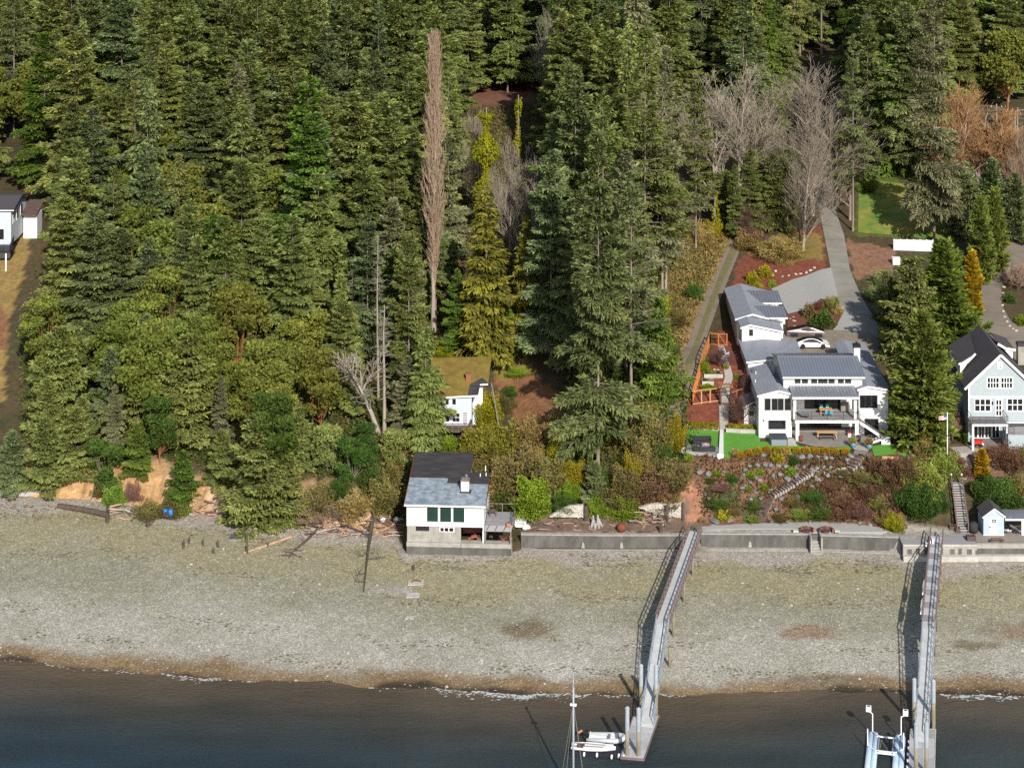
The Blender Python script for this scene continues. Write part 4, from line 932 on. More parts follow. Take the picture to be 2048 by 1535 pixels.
# ---- shrubs
def shrub(px, py, wpx, kind, crown, label, name='shrub', cat='shrub', tall=1.0, group=None, lift=0, world=None):
    if kind == 'loose' and wpx > 34: kind = 'bigloose'
    if 1395 < px < 1790 and 930 < py < 1052 and kind not in ('spiky', 'ball'): tall *= .62; wpx *= .86
    g = Vector(world) if world else G(px, py + wpx * .18); w = wpx * g.y / F
    root = thing(name, label, cat, (g.x, g.y, g.z + lift), random.random() * 6.28, group); root.scale = (w, w, w * tall)
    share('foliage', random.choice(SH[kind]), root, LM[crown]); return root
for k, (x, y) in enumerate(((600, 130), (672, 112), (750, 95), (828, 85), (915, 85), (995, 90), (1080, 92), (1163, 90), (1243, 88), (1330, 92), (1408, 98), (1497, 100))):
    p = PB(x, y); shrub(p[0], p[1], 17, 'ball', 'ballgold', 'golden clipped ball shrub in the row along the turf edge', 'ball_shrub', tall=.85, group='row of golden ball shrubs above the boulders')
SHRUBS = [ (1035, 915, 60, 'loose', 'olive', 'olive-tan thicket below the straw shrub', .8), (1075, 925, 46, 'loose', 'tanshrub', 'tan twiggy thicket left of the tallest fir', 1.0), (1030, 945, 46, 'loose', 'yellowshrub', 'yellow-green tuft in the thicket behind the beach deck', .7), (1140, 990, 44, 'loose', 'lime', 'green shrub in front of the dark drooping conifer', .8), (1215, 975, 50, 'loose', 'broad', 'green bush right of the dark drooping conifer', .9), (1285, 935, 50, 'loose', 'tanshrub', 'tan bush below the track', 1.0), (1325, 915, 44, 'loose', 'broad', 'leafy bush beside the bamboo', .9), (1265, 1005, 50, 'loose', 'redshrub', 'russet bush behind the driftwood heap', .7), (1330, 1000, 60, 'loose', 'tanshrub', 'tan dry grass bank above the right rubble wall', .5),  # px, py, width px, shape, colour, look, height ratio
 (977, 838, 52, 'dense', 'yellowshrub', 'tall yellow-green shrub beside the cottage front', 1.2), (962, 905, 92, 'dense', 'cedary', 'wide olive yellow juniper mass below the cottage', .75), (1010, 905, 90, 'loose', 'cedary', 'olive yellow juniper behind the beach house', .8),
 (900, 888, 40, 'loose', 'lime', 'lime shrub under the cottage deck', .6), (1068, 880, 70, 'loose', 'tanshrub', 'straw-yellow shrub at the foot of the brown clearing', .9), (1105, 860, 50, 'loose', 'tanshrub', 'small straw-yellow shrub next to the dark fir shadow', .9),
 (1115, 930, 42, 'loose', 'yellowshrub', 'upright yellow shrub in front of the tallest fir', 1.7), (1000, 985, 90, 'loose', 'olive', 'brown olive thicket behind the beach deck', .9), (1045, 965, 100, 'loose', 'brush', 'brown thicket above the green deck shrub', .9), (970, 945, 60, 'loose', 'olive', 'brown thicket beside the black roof', 1.0),
 (1066, 1008, 80, 'dense', 'lime', 'fresh green rounded shrub beside the upturned boat', .85), (1015, 1015, 55, 'dense', 'broad', 'green shrub behind the deck railing', .8), (1125, 1015, 50, 'loose', 'broad', 'green shrub over the white rubble wall', .7),
 (1195, 1018, 42, 'loose', 'lime', 'lime shrub growing on the grey stump', 1.1), (1250, 1020, 60, 'loose', 'lime', 'low lime shrub beside the driftwood heap', .6), (1240, 990, 80, 'loose', 'brush', 'brown shrub above the lime shrubs', .9), (1258, 955, 42, 'loose', 'yellowshrub', 'yellow flowering shrub near the burnt trunk', 1.3), (1150, 960, 50, 'loose', 'yellowshrub', 'yellow-green shrub under the tallest fir', 1.0),
 (1310, 985, 90, 'loose', 'redshrub', 'russet bramble bank above the driftwood heap', .6), (1345, 960, 80, 'loose', 'brush', 'brown brush left of the mulch bank', .7), (1290, 900, 90, 'loose', 'brush', 'tall brown brush below the track', 1.2), (1240, 890, 70, 'loose', 'olive', 'olive brush below the dark firs', 1.2), (1310, 872, 46, 'loose', 'brush', 'brown brush at the foot of the track', 1.1),
 (1352, 895, 36, 'dense', 'yellowshrub', 'upright yellow-green bamboo beside the sunken seating', 2.0), (1378, 918, 16, 'round', 'lime', 'small round green shrub by the seating corner', .8),
 (1386, 590, 36, 'loose', 'broad', 'green shrub on the bank above the track', .9), (1350, 645, 44, 'loose', 'brush', 'brown brush on the bank beside the track', .8), (1334, 705, 40, 'loose', 'broad', 'dark green shrub beside the middle of the track', .9), (1318, 650, 44, 'loose', 'olive', 'olive brush below the pale trunks', .8), (1402, 485, 50, 'loose', 'tanshrub', 'tan brush mound at the top of the track', .9), (1428, 465, 40, 'loose', 'yellowshrub', 'yellow shrub at the top of the track', .8), (1316, 778, 36, 'loose', 'broad', 'leafy green shrub at the lower track', 1.0),
 (1500, 485, 60, 'loose', 'tanshrub', 'tan grassy shrub in the upper mulch bed', .6), (1560, 500, 80, 'loose', 'tanshrub', 'tan grassy mound beside the forked maple', .5), (1505, 560, 26, 'round', 'yellowshrub', 'yellow-green shrub behind the garage roof', .8), (1530, 548, 26, 'round', 'yellowshrub', 'second yellow-green shrub behind the garage roof', .8), (1545, 570, 16, 'round', 'lime', 'small lime shrub by the gravel court', .8), (1515, 575, 22, 'round', 'yellowshrub', 'low yellow-green shrub touching the garage roof edge', .6),
 (1618, 630, 28, 'round', 'brush', 'dark rounded shrub at the left of the island bed', .9), (1660, 615, 28, 'dense', 'brush', 'dark round shrub topping the island bed', .95), (1648, 645, 36, 'round', 'broad', 'largest green shrub in the island bed', .8), (1676, 625, 22, 'loose', 'tanshrub', 'tan shrub at the island bed edge', .8), (1625, 648, 18, 'round', 'broad', 'small green shrub low in the island bed', .8), (1672, 605, 12, 'round', 'lime', 'little lime shrub beside the dark round one', 1.1),
 (1408, 738, 22, 'loose', 'lime', 'green shrub inside the cedar garden fence', 1.2), (1452, 735, 10, 'loose', 'yellowshrub', 'small yellow shrub by the garden path', 1.0), (1472, 755, 10, 'round', 'lime', 'small lime shrub against the house side', 1.0),
 (1890, 935, 60, 'loose', 'cypress', 'olive shrub below the pale blossom', .8), (1845, 905, 40, 'loose', 'tanshrub', 'pale blossoming shrub under the big cypress', 1.2), (1800, 945, 60, 'loose', 'redshrub', 'russet shrub beside the small turf terrace', .8), (1830, 960, 60, 'loose', 'olive', 'olive shrub on the bank under the big cypress', .9), (1846, 972, 74, 'dense', 'cypress', 'big green hedge shrub upper part beside the beach stairs', .8), (1838, 1008, 80, 'dense', 'broad', 'big green hedge shrub above the concrete platform', .7), (1878, 1008, 44, 'dense', 'broad', 'green hedge shrub touching the beach stairs', .8), (1820, 1000, 50, 'loose', 'broad', 'dark green shrub on the bank above the terrace', .9), (1790, 1050, 40, 'loose', 'yellowshrub', 'yellow-green shrub at the end of the terrace', .8),
 (1974, 988, 62, 'dense', 'broad', 'green hedge behind the small shed', .75), (2005, 995, 75, 'dense', 'broad', 'green hedge behind the shed lean-to', .7), (2035, 980, 60, 'loose', 'olive', 'brown olive shrub above the shed lean-to', .8), (2020, 925, 60, 'loose', 'redshrub', 'russet shrub below the neighbour patio', .8), (1992, 912, 40, 'loose', 'redshrub', 'red shrub beside the golden weeping conifer', .8), (2046, 915, 40, 'loose', 'olive', 'olive shrub at the patio edge', .8), (1915, 860, 50, 'loose', 'pinkshrub', 'twiggy pink shrub at the corner of the pale blue house', 1.1), (1928, 878, 22, 'round', 'broad', 'small green shrub at the corner post', .9), (1910, 920, 40, 'loose', 'redshrub', 'red-brown groundcover beside the flagpole', .5), (1925, 940, 40, 'loose', 'redshrub', 'red-brown groundcover by the stair head', .5),
 (2030, 560, 40, 'loose', 'redshrub', 'russet shrub in the neighbour island bed', .9), (2020, 600, 22, 'round', 'broad', 'round green shrub in the neighbour island bed', .8), (2042, 645, 22, 'round', 'lime', 'lime shrub in the neighbour island bed', .8),
 (1435, 1000, 60, 'loose', 'broad', 'green groundcover mound on the mulch bank', .4), (1460, 1015, 50, 'loose', 'brush', 'dark groundcover mound on the mulch bank', .4), (1440, 970, 45, 'loose', 'pinkshrub', 'dusty pink heather on the mulch bank', .4), (1420, 960, 24, 'loose', 'broad', 'small green shrub between the left boulders', .7), (1465, 955, 30, 'loose', 'broad', 'green shrub between the middle boulders', .8), (1508, 1010, 36, 'loose', 'broad', 'dark green mound left of the lower steps', .7), (1505, 1035, 36, 'loose', 'cypress', 'dark green mound at the foot of the steps', .6), (1448, 1035, 22, 'spiky', 'yellowshrub', 'yellow grass tuft by the terrace', 1.0),
 (1625, 990, 50, 'loose', 'broad', 'bright green heath mound right of the steps', .6), (1640, 1020, 60, 'loose', 'broad', 'wide green heath mound above the terrace', .5), (1600, 1025, 50, 'loose', 'cypress', 'dark green heath mound above the terrace', .6), (1585, 1005, 35, 'loose', 'olive', 'brown-olive shrub beside the lower steps', 1.0), (1560, 1035, 36, 'loose', 'brush', 'dark shrub right of the step foot', .8),
 (1690, 1000, 55, 'loose', 'redshrub', 'red twiggy shrub on the right of the bank', .7), (1715, 1020, 60, 'loose', 'pinkshrub', 'pink twiggy shrub on the right of the bank', .7), (1680, 1025, 50, 'loose', 'redshrub', 'lower red twiggy shrub near the terrace', .7), (1735, 985, 55, 'loose', 'redshrub', 'red twiggy shrub below the turf terrace', .8), (1755, 1005, 50, 'loose', 'olive', 'brown shrub below the turf terrace', .9), (1770, 1035, 45, 'loose', 'tanshrub', 'tan ornamental grass by the terrace end', .8), (1660, 965, 50, 'loose', 'redshrub', 'plum heather under the flat path', .4), (1720, 950, 60, 'loose', 'brush', 'brown-green shrub right of the upper steps', .6), (1685, 940, 40, 'loose', 'brush', 'dark green groundcover left of the upper steps', .4), (1745, 930, 30, 'loose', 'redshrub', 'red shrub beside the upper steps', .8), (1765, 960, 45, 'loose', 'olive', 'olive shrub below the wooden turf edging', .8),
 (1555, 918, 24, 'spiky', 'yellowshrub', 'yellow grass tuft under the golden balls', .9), (1572, 912, 18, 'spiky', 'tanshrub', 'tan grass tuft under the golden balls', 1.2), (1470, 910, 16, 'spiky', 'tanshrub', 'orange tan grass tuft at the end of the ball row', 1.1), (1582, 945, 20, 'spiky', 'lime', 'lime fern between the boulder rows', .9), (1500, 950, 16, 'spiky', 'lime', 'lime fern in the middle boulder row', .8), (1520, 945, 14, 'spiky', 'lime', 'small lime fern right of the middle row', .8), (1528, 975, 16, 'spiky', 'lime', 'lime fern beside the stair bend', .8), (1497, 978, 12, 'spiky', 'lime', 'lime fern under the lone pale boulder', .8), (1435, 948, 14, 'spiky', 'lime', 'lime fern at the left of the boulder rows', .8), (1587, 925, 18, 'loose', 'broad', 'dark green shrub between boulder rows', 1.2),
 (230, 1000, 44, 'dense', 'green', 'bright green rounded shrub at the end of the white beach wall', 1.1), (200, 985, 30, 'loose', 'olive', 'olive shrub at the wall end', .7), (300, 1020, 60, 'loose', 'brush', 'brown-green bramble in front of the sand bluff', .5), (340, 1020, 50, 'loose', 'olive', 'olive bramble over the blue bins', .6), (365, 1020, 40, 'loose', 'cypress', 'green bramble right of the blue bins', .6), (268, 990, 36, 'loose', 'pinkshrub', 'bare pinkish brush on the sand bluff', .9),
 (640, 1005, 70, 'loose', 'brush', 'dry brown brush above the driftwood', .7), (700, 1010, 80, 'loose', 'tanshrub', 'tan dry brush above the driftwood', .5), (760, 1000, 80, 'loose', 'brush', 'brown brush left of the beach house', .8), (740, 970, 60, 'loose', 'broad', 'leafy green shrub above the driftwood', .9), (785, 965, 50, 'loose', 'olive', 'olive brush beside the black roof', 1.0), (790, 920, 50, 'loose', 'tanshrub', 'tan brush at the black roof corner', .9), (680, 985, 50, 'loose', 'broad', 'green shrub on the driftwood bank', .8),
 (885, 705, 40, 'loose', 'ivy', 'bright lime shrub behind the mossy roof', .7), (1010, 730, 26, 'loose', 'ivy', 'low lime shrub beyond the mossy roof edge', .5), (1035, 742, 40, 'loose', 'lime', 'lime groundcover at the edge of fir shade', .35), (1010, 815, 40, 'loose', 'brush', 'brown shrub by the leaning pole', .8), (1020, 790, 30, 'loose', 'broad', 'small green shrub on the brown clearing', .9),
 (1765, 560, 45, 'loose', 'firdark', 'dark shrub along the driveway shade', .7), (1750, 590, 40, 'loose', 'firdark', 'dark low shrub beside the drive bend', .6), (1735, 375, 40, 'loose', 'green', 'green shrub at the lawn corner', .8), (1500, 480, 50, 'loose', 'pinkshrub', 'grey-pink brush under the bare maples', .8), (1470, 450, 40, 'loose', 'broad', 'green brush near the track head', .8),
]
for (x, y, w, k, c, lab, tl) in SHRUBS: shrub(x, y, w, k, c, lab, tall=tl, name='fern' if 'fern' in lab else 'grass_tuft' if 'grass' in lab else 'shrub', cat='plant' if ('fern' in lab or 'grass' in lab or 'groundcover' in lab) else 'shrub')
for a in ((1498, 478, 400, 'twigdark', 'dark purple bare bush at the edge of the mulch bed', 1.3), (1440, 735, 690, 'twigdark', 'rounded leafless bush inside the cedar fence', 1.5), (1480, 858, 775, 'twigdark', 'bare young tree beside the garden gate arbor', .9), (1500, 800, 730, 'twigdark', 'bare shrub against the house side', .8), (1634, 622, 600, 'redshrub', 'small russet weeping maple in the island bed', 1.6), (640, 1050, 985, 'twigpink', 'dry leafless brush on the driftwood bank', 1.8), (2035, 580, 520, 'twigpink', 'bare branching tree in the neighbour island bed', 1.3), (1905, 880, 830, 'twigpink', 'bare bush at the pale blue house corner', 1.3), (690, 1040, 990, 'twiggrey', 'leafless grey brush by the fallen logs', 1.6)):
    T(a[0], a[1], a[2], 'bush0', a[3] if a[3] != 'redshrub' else 'rust', a[4], wide=a[5], name='bare_bush', cat='shrub', bark='twigdark')
# ---- understorey: leaves and twigs nobody could count
def undergrowth(n, seed, crown, name, label, region, xr=(-75, 24), yr=(258, 400), hh=.9):
    rng = np.random.default_rng(seed); P = []
    while len(P) < n:
        x = rng.uniform(*xr); y = rng.uniform(*yr)
        if region(x, y): P.append((x, y))
    A = np.array(P); k = 9; c = np.repeat(A, k, 0) + rng.normal(0, .38, (n * k, 2)); z = hz(c[:, 0], c[:, 1]) + rng.random(n * k) ** 1.5 * hh
    p = np.stack([c[:, 0], c[:, 1], z], -1); m = len(p); t = unit(rng.normal(0, 1, (m, 3)) + [0, 0, .5]); s = unit(np.cross(t, rng.normal(0, 1, (m, 3)))); l = rng.uniform(.18, .5, m)
    V, Fc = leaf_quads(p, t * l[:, None], s * (l * .33)[:, None], .2, rng)
    tag(link_mesh(name, np_mesh(name, V, Fc, np.repeat(np.clip(rng.normal(.4, .25, m), 0, 1), 2)), LM[crown]), label, 'undergrowth', kind='stuff')
def reg_forest(x, y):
    t = y - headD(x); px = CX + x * F / y
    if t < 4.2: return False
    if px < 45 and y < 345: return False
    if 865 < px < 1130 and 262 < y < 292: return False
    if -14 < x < 1 and y < 263: return False
    return True
def reg_bank(x, y):
    px, py = proj(x, y, gz(x, y)); t = y - headD(x)
    return 1345 < px < 1800 and 4.3 < t < 11.2 and random.random() < (.9 if px > 1600 else .45)
undergrowth(560, 8, 'redshrub', 'heather', 'low russet heather over the terraced bank', reg_bank, (24, 53), (252, 262), .28)
undergrowth(560, 9, 'brush', 'groundcover', 'low green and brown groundcover over the terraced bank', reg_bank, (24, 53), (252, 262), .25)
def reg_track(x, y):
    px, py = proj(x, y, gz(x, y)); return 450 < py < 850 and 1290 < px < np.interp(py, [450, 505, 560, 620, 690, 770, 850], [1452, 1444, 1420, 1392, 1364, 1336, 1322])
undergrowth(1800, 10, 'tanshrub', 'bank_grass', 'tan grass and bracken on the bank beside the track', reg_track, (18, 36), (265, 345), .5)
undergrowth(1200, 11, 'olive', 'bank_brush', 'olive brush on the bank beside the track', reg_track, (18, 36), (265, 345), .9)
undergrowth(9000, 5, 'brush', 'undergrowth', 'mixed brown and green undergrowth on the forest floor', reg_forest)
undergrowth(6000, 7, 'broad', 'salal_undergrowth', 'green leafy undergrowth under the conifers', lambda x, y: reg_forest(x, y) and y < 300)
undergrowth(6000, 6, 'olive', 'fern_undergrowth', 'olive ferns and brambles between the trunks', reg_forest)
# ================================================================ buildings
def frame_win(root, x0, x1, z0, z1, y, cols=2, rows=1, fm='frame', gm='glass', bw=.07, name='window', depth=.05, single=None):
    """window in a wall facing the water: frame and muntins proud of the wall plane y, panes inside them"""
    o = root.location; mb = MB(o)
    mb.box(x0 - bw, x0, y - depth, y + .05, z0 - bw, z1 + bw); mb.box(x1, x1 + bw, y - depth, y + .05, z0 - bw, z1 + bw)
    mb.box(x0, x1, y - depth, y + .05, z0 - bw, z0); mb.box(x0, x1, y - depth, y + .05, z1, z1 + bw)
    mw = bw * .4
    for i in range(1, cols):
        x = x0 + (x1 - x0) * i / cols; mb.box(x - mw, x + mw, y - depth * .7, y + .05, z0, z1)
    for i in range(1, rows):
        z = z0 + (z1 - z0) * i / rows; mb.box(x0, x1, y - depth * .6, y + .04, z - mw, z + mw)
    w = mb.build(name, M[fm], root)
    big = (x1 - x0) / cols > .6 if single is None else not single
    n = cols if big else 1
    for i in range(n):
        a = x0 + (x1 - x0) * i / n; b = x0 + (x1 - x0) * (i + 1) / n
        MB(o).box(a + .015, b - .015, y - .02, y + .03, z0, z1).build('pane', M[gm], w)
    return w
def gable_walls(mb, x0, x1, y0, y1, zb, ze, xa, za, t=.2):
    """four walls with the front and rear gables following a roof with ridge at (xa, za)"""
    for y in (y0, y1 - t):
        mb.prism([(x0, y, zb), (x1, y, zb), (x1, y, ze), (xa, y, za), (x0, y, ze)], (0, t, 0))
    mb.box(x0, x0 + t, y0 + t, y1 - t, zb, ze); mb.box(x1 - t, x1, y0 + t, y1 - t, zb, ze)
def plane_z(p0, p1, p2):
    n = (Vector(p1) - Vector(p0)).cross(Vector(p2) - Vector(p0)); return lambda x, y: p0[2] - (n.x * (x - p0[0]) + n.y * (y - p0[1])) / n.z
def seams_on(mb, quad, spacing, h=.045, w=.035):
    """standing seams running from edge a-b (eave) up to edge d-c (ridge)"""
    a, b, c, d = [Vector(p) for p in quad]; n = max(1, int((b - a).length / spacing))
    for i in range(n + 1):
        f = i / n; p = a.lerp(b, f); q = d.lerp(c, f); mb.bar(p + Vector((0, 0, h / 2)), q + Vector((0, 0, h / 2)), w, h)
def metal_roof(root, quads, mname='roofmetal', sp=.42, th=.16, name='roof', trim=True, seams=True):
    mb = MB(root.location); sb = MB(root.location)
    for q in quads:
        mb.slab(q, th)
        if seams: seams_on(sb, [(p[0], p[1], p[2] + .002) for p in q[:4]], sp)
    r = mb.build(name, M[mname], root)
    if seams: sb.build('seam', M[mname], r, kind='stuff')
    return r
def fascia(root, pts, h=.22, w=.06, m='white2', name='fascia'):
    mb = MB(root.location)
    for a, b in zip(pts[:-1], pts[1:]): mb.bar((a[0], a[1], a[2] - h / 2), (b[0], b[1], b[2] - h / 2), w, h)
    return mb.build(name, M[m], root)
def rail(root, pts, h=1.0, post=1.4, m='black', pw=.05, bars=2, name='railing'):
    mb = MB(root.location)
    for a, b in zip(pts[:-1], pts[1:]):
        a = Vector(a); b = Vector(b); n = max(1, round((b - a).length / post))
        for i in range(n + 1):
            p = a.lerp(b, i / n); mb.box(p.x - pw / 2, p.x + pw / 2, p.y - pw / 2, p.y + pw / 2, p.z, p.z + h)
        for k in range(bars):
            z = Vector((0, 0, h * (1 - k / max(1, bars)))); mb.bar(a + z, b + z, pw * (1.1 if k == 0 else .5), pw * (1.0 if k == 0 else .5))
    return mb.build(name, M[m], root)

# ---------------------------------------------------------------- white farmhouse
def hx(cx, D): return XP(1300 + cx / 3.838, D)
def hzz(cy, D): return ZP(520 + cy / 3.838, D)
Z0 = 8.8; YF = 267.2
wh = thing('farmhouse', 'large white modern farmhouse with grey standing seam roofs above the turf lawn', 'house', (hx(960, YF), YF, Z0))
O = wh.location
xL, xR = hx(835, YF), hx(1088, YF); xA = hx(983, YF); zE, zA = hzz(1040, YF), hzz(1003, YF)
mb = MB(O); gable_walls(mb, xL, xR, YF, 278, Z0 - .8, zE, xA, zA); mb.build('wall', M['white'], wh)
ov = .30
e1 = hx(823, YF - ov); e2 = hx(1106, YF - ov); sl = (zA - zE) / (xA - xL)
zl = zE - sl * (xL - e1); zr2 = zA - sl * (e2 - xA)
metal_roof(wh, [[(e1, 278, zl + .16), (e1, YF - ov, zl + .16), (xA, YF - ov, zA + .17), (xA, 278, zA + .17)],
                [(e2, YF - ov, zr2 + .16), (e2, 272.5, zr2 + .16), (xA, 272.5, zA + .17), (xA, YF - ov, zA + .17)]])
fascia(wh, [(e1, YF - ov - .03, zl + .18), (xA, YF - ov - .03, zA + .19), (e2, YF - ov - .03, zr2 + .18)])
for a, b in ((883, 922), (937, 975), (985, 1022), (1037, 1075)): frame_win(wh, hx(a, YF), hx(b, YF), hzz(1147, YF), hzz(1065, YF), YF, 1, 2, single=True)
mb = MB(O); mb.box(hx(897, YF), hx(1052, YF), YF - .14, YF - .002, hzz(1225, YF), hzz(1218, YF)); mb.box(hx(1046, YF), hx(1052, YF), YF - .10, YF - .002, hzz(1310, YF), hzz(1225, YF)); mb.build('window_hood', M['white2'], wh)
frame_win(wh, hx(912, YF), hx(1037, YF), hzz(1292, YF), hzz(1234, YF), YF, 3, 2)
# porch: posts, beams, balcony, porch roof
YB = 265.9; YW = 270.2; px0, px1 = hx(1120, YB), hx(1602, YB)
zbal = Z0 + 2.85
mb = MB(O); mb.box(px0 - .1, px1 + .15, YB, YB + .3, Z0 + 2.42, zbal - .14)
mb.box(px0 - .1, px0 + .14, YB + .3, YW, Z0 + 2.42, zbal - .14); mb.box(px1 - .2, px1 + .12, YB + .3, YW, Z0 + 2.42, zbal - .14)
mb.build('beam', M['white2'], wh)
for x in (px0 + .22, px1 - .25): MB(O).box(x - .22, x + .22, YB + .02, YB + .44, Z0 - .3, Z0 + 2.42).build('post', M['white2'], wh)
dk = MB(O).box(px0 - .12, px1 + .18, YB - .06, YW, zbal - .14, zbal - .05).build('balcony_floor', M['white2'], wh)
n = 14
for i in range(n):
    a = YB - .05 + (YW - YB) * i / n; b = YB - .05 + (YW - YB) * (i + 1) / n
    MB(O).box(px0 - .1, px1 + .16, a + .008, b - .008, zbal - .05, zbal).build('deck_board', M['greydeck'] if i else M['grey_wood'], dk)
for x in (hx(1113, 266), hx(1577, 266)): MB(O).box(x - .17, x + .17, YB + .25, YB + .55, zbal, hzz(1068, 266)).build('upper_post', M['white2'], wh)
rail(wh, [(px0 - .05, 269.8, zbal), (px0 - .05, YB + .02, zbal), (px1 + .1, YB + .02, zbal), (px1 + .1, 266.6, zbal)], 1.0, 2.1, bars=1, name='balcony_railing')
pc = MB(O)
for k in range(1, 6): pc.bar((px0 - .05, YB + .02, zbal + .16 * k), (px1 + .1, YB + .02, zbal + .16 * k), .012, .012)
pc.build('railing_wire', M['black'], wh)
zW0 = Z0
mb = MB(O); mb.box(xR - .02, hx(1640, YW), YW, YW + .2, Z0 - .3, zbal + 3.2); mb.build('back_wall', M['white'], wh)
MB(O).box(px0 + 1.1, hx(1470, YW), YW - .05, YW - .003, Z0 + .05, Z0 + 2.3).build('sliding_door', M['glass'], wh)
for a, b, c in ((1190, 1292, 2), (1299, 1350, 1), (1359, 1457, 2)): frame_win(wh, hx(a, YW), hx(b, YW), zbal + .08, zbal + 2.2, YW, c, 1, name='glass_door')
# porch roof and clerestory
YE = 265.6; zPe = hzz(1052, YE); YC = 268.8; zPc = hzz(962, YC)
pxa, pxb = hx(1093, YE), hx(1600, YE)
metal_roof(wh, [[(pxa, YE, zPe), (pxb, YE, zPe), (pxb, YC + .1, zPc), (pxa, YC + .1, zPc)]], name='porch_roof')
fascia(wh, [(pxa, YE - .03, zPe + .02), (pxb, YE - .03, zPe + .02)], .24); MB(O).box(pxa + .1, pxb - .1, YE + .1, YW, zPe - .32, zPe - .17).build('porch_ceiling', M['white2'], wh)
cxa, cxb = hx(1025, YC), hx(1628, YC); zCt = hzz(902, YC); YRb = 279.6; YRg = 274.0
zMe = hzz(898, 268.2); zMr = ZP(712, YRg); zMb = zMr - .245 * 5.6
mb = MB(O)
for x in (cxa, cxb - .2):
    mb.prism([(x, YC, zPc - 1.5), (x, 279.2, zPc - 1.5), (x, 279.2, zMb - .12), (x, YRg, zMr - .2), (x, YC, zMe - .1)], (.2, 0, 0))
mb.box(cxa + .2, cxb - .2, YC, YC + .2, zPc - .5, zMe - .1); mb.box(cxa + .2, cxb - .2, 279., 279.2, Z0 + 4, zMb - .15); mb.build('clerestory_wall', M['white'], wh)
for a, b in ((1113, 1153), (1168, 1210), (1240, 1280), (1293, 1324), (1330, 1360), (1372, 1415), (1445, 1485), (1500, 1542)): frame_win(wh, hx(a, YC), hx(b, YC), hzz(942, YC), hzz(908, YC), YC, 1, 1, bw=.05)
ma, mb_ = hx(1018, 268.2), hx(1650, 268.2)
metal_roof(wh, [[(ma, 268.2, zMe), (mb_, 268.2, zMe), (mb_, YRg, zMr), (ma, YRg, zMr)], [(mb_, YRb, zMb), (ma, YRb, zMb), (ma, YRg, zMr), (mb_, YRg, zMr)]], name='main_roof')
fascia(wh, [(ma, 268.17, zMe + .02), (mb_, 268.17, zMe + .02)], .2); MB(O).bar((ma, YRg, zMr + .04), (mb_, YRg, zMr + .04), .3, .06).build('ridge_cap', M['roofmetal'], wh)
# chimney
cx_, cy_ = XP(1713, 275.2), 275.2; ch = MB(O).box(cx_ - .42, cx_ + .42, cy_ - .4, cy_ + .4, zMr - 1.2, zMr + .9).build('chimney', M['white'], wh)
mb = MB(O).box(cx_ - .5, cx_ + .5, cy_ - .48, cy_ + .48, zMr + .9, zMr + 1.3); mb.lathe((cx_, cy_, zMr + 1.3), [(.12, 0), (.12, .22), (.16, .22), (.16, .28)], 8); mb.build('chimney_cap', M['black'], ch)
# right pavilion
YP = 268.0; rx0, rx1 = hx(1602, YP), hx(1800, YP) + .5; rxa = hx(1668, YP); zRe = hzz(990, YP); zRa = hzz(972, YP) + .05
rs = .16; zRr = zRa - rs * (rx1 + .2 - rxa)
mb = MB(O); mb.prism([(rx0, YP, Z0 - .3), (rx1, YP, Z0 - .3), (rx1, YP, zRr), (rxa, YP, zRa - .05), (rx0, YP, zRe)], (0, .2, 0)); mb.box(rx1 - .2, rx1, YP + .2, 287, Z0 - .3, zRr); mb.box(rx0, rx0 + .2, YP + .2, 270.2, Z0 - .3, zRe); mb.box(rx0, rx1 - .2, 286.8, 287, Z0, zRr); mb.build('wing_wall', M['white'], wh)
metal_roof(wh, [[(rx1 + .25, YP - .3, zRr + .12), (rx1 + .25, 287.3, zRr + .12), (rxa, 287.3, zRa + .14), (rxa, YP - .3, zRa + .14)],
                [(rx0 - .25, 287.3, zRe + .02), (rx0 - .25, YP - .3, zRe + .02), (rxa, YP - .3, zRa + .14), (rxa, 287.3, zRa + .14)]], name='wing_roof')
fascia(wh, [(rx0 - .25, YP - .33, zRe + .05), (rxa, YP - .33, zRa + .17), (rx1 + .25, YP - .33, zRr + .15)])
for a, b in ((1612, 1650), (1656, 1695), (1704, 1742)): frame_win(wh, hx(a, YP), hx(b, YP), hzz(1130, YP), hzz(1040, YP), YP, 1, 1)
frame_win(wh, hx(1650, YP), hx(1750, YP), Z0 + .1, Z0 + 2.2, YP, 2, 1, name='glass_door')
# stairs from the balcony
st = thing('outdoor_stairs', 'white outdoor stairs with dark treads from the balcony down to the patio', 'stairs', (hx(1680, 266), 266, Z0))
so = st.location; a = Vector((hx(1610, 266), 266.0, zbal - .1)); b = Vector((hx(1758, 266), 266.0, Z0 + 1.05))
for y in (265.5, 266.6):
    mb = MB(so); mb.prism([(a.x, y, a.z - .35), (b.x, y, b.z - .35), (b.x, y, b.z + .02), (a.x, y, a.z + .02)], (0, .08, 0)); mb.build('stringer', M['white2'], st)
for i in range(9):
    p = a.lerp(b, (i + .5) / 9); MB(so).box(p.x - .16, p.x + .16, 265.58, 266.6, p.z + .02, p.z + .07).build('step', M['grey_wood'], st)
MB(so).box(b.x - .1, b.x + 1.1, 265.4, 266.7, b.z - .12, b.z).build('landing', M['grey_wood'], st)
MB(so).prism([(b.x + .1, 264.75, Z0 - .1), (b.x + 1.25, 264.75, Z0 - .1), (b.x + 1.25, 264.75, Z0 + .95), (b.x + .1, 264.75, Z0 + .95)], (0, .6, 0)).build('landing_wall', M['white2'], st)
c = Vector((b.x + .35, 265.0, Z0 + .98)); d = Vector((hx(1672, 265), 265.0, Z0 + .1))
for y in (264.6, 265.35):
    MB(so).prism([(c.x, y, c.z - .3), (d.x, y, d.z - .12), (d.x, y, d.z + .12), (c.x, y, c.z)], (0, .07, 0)).build('stringer', M['white2'], st)
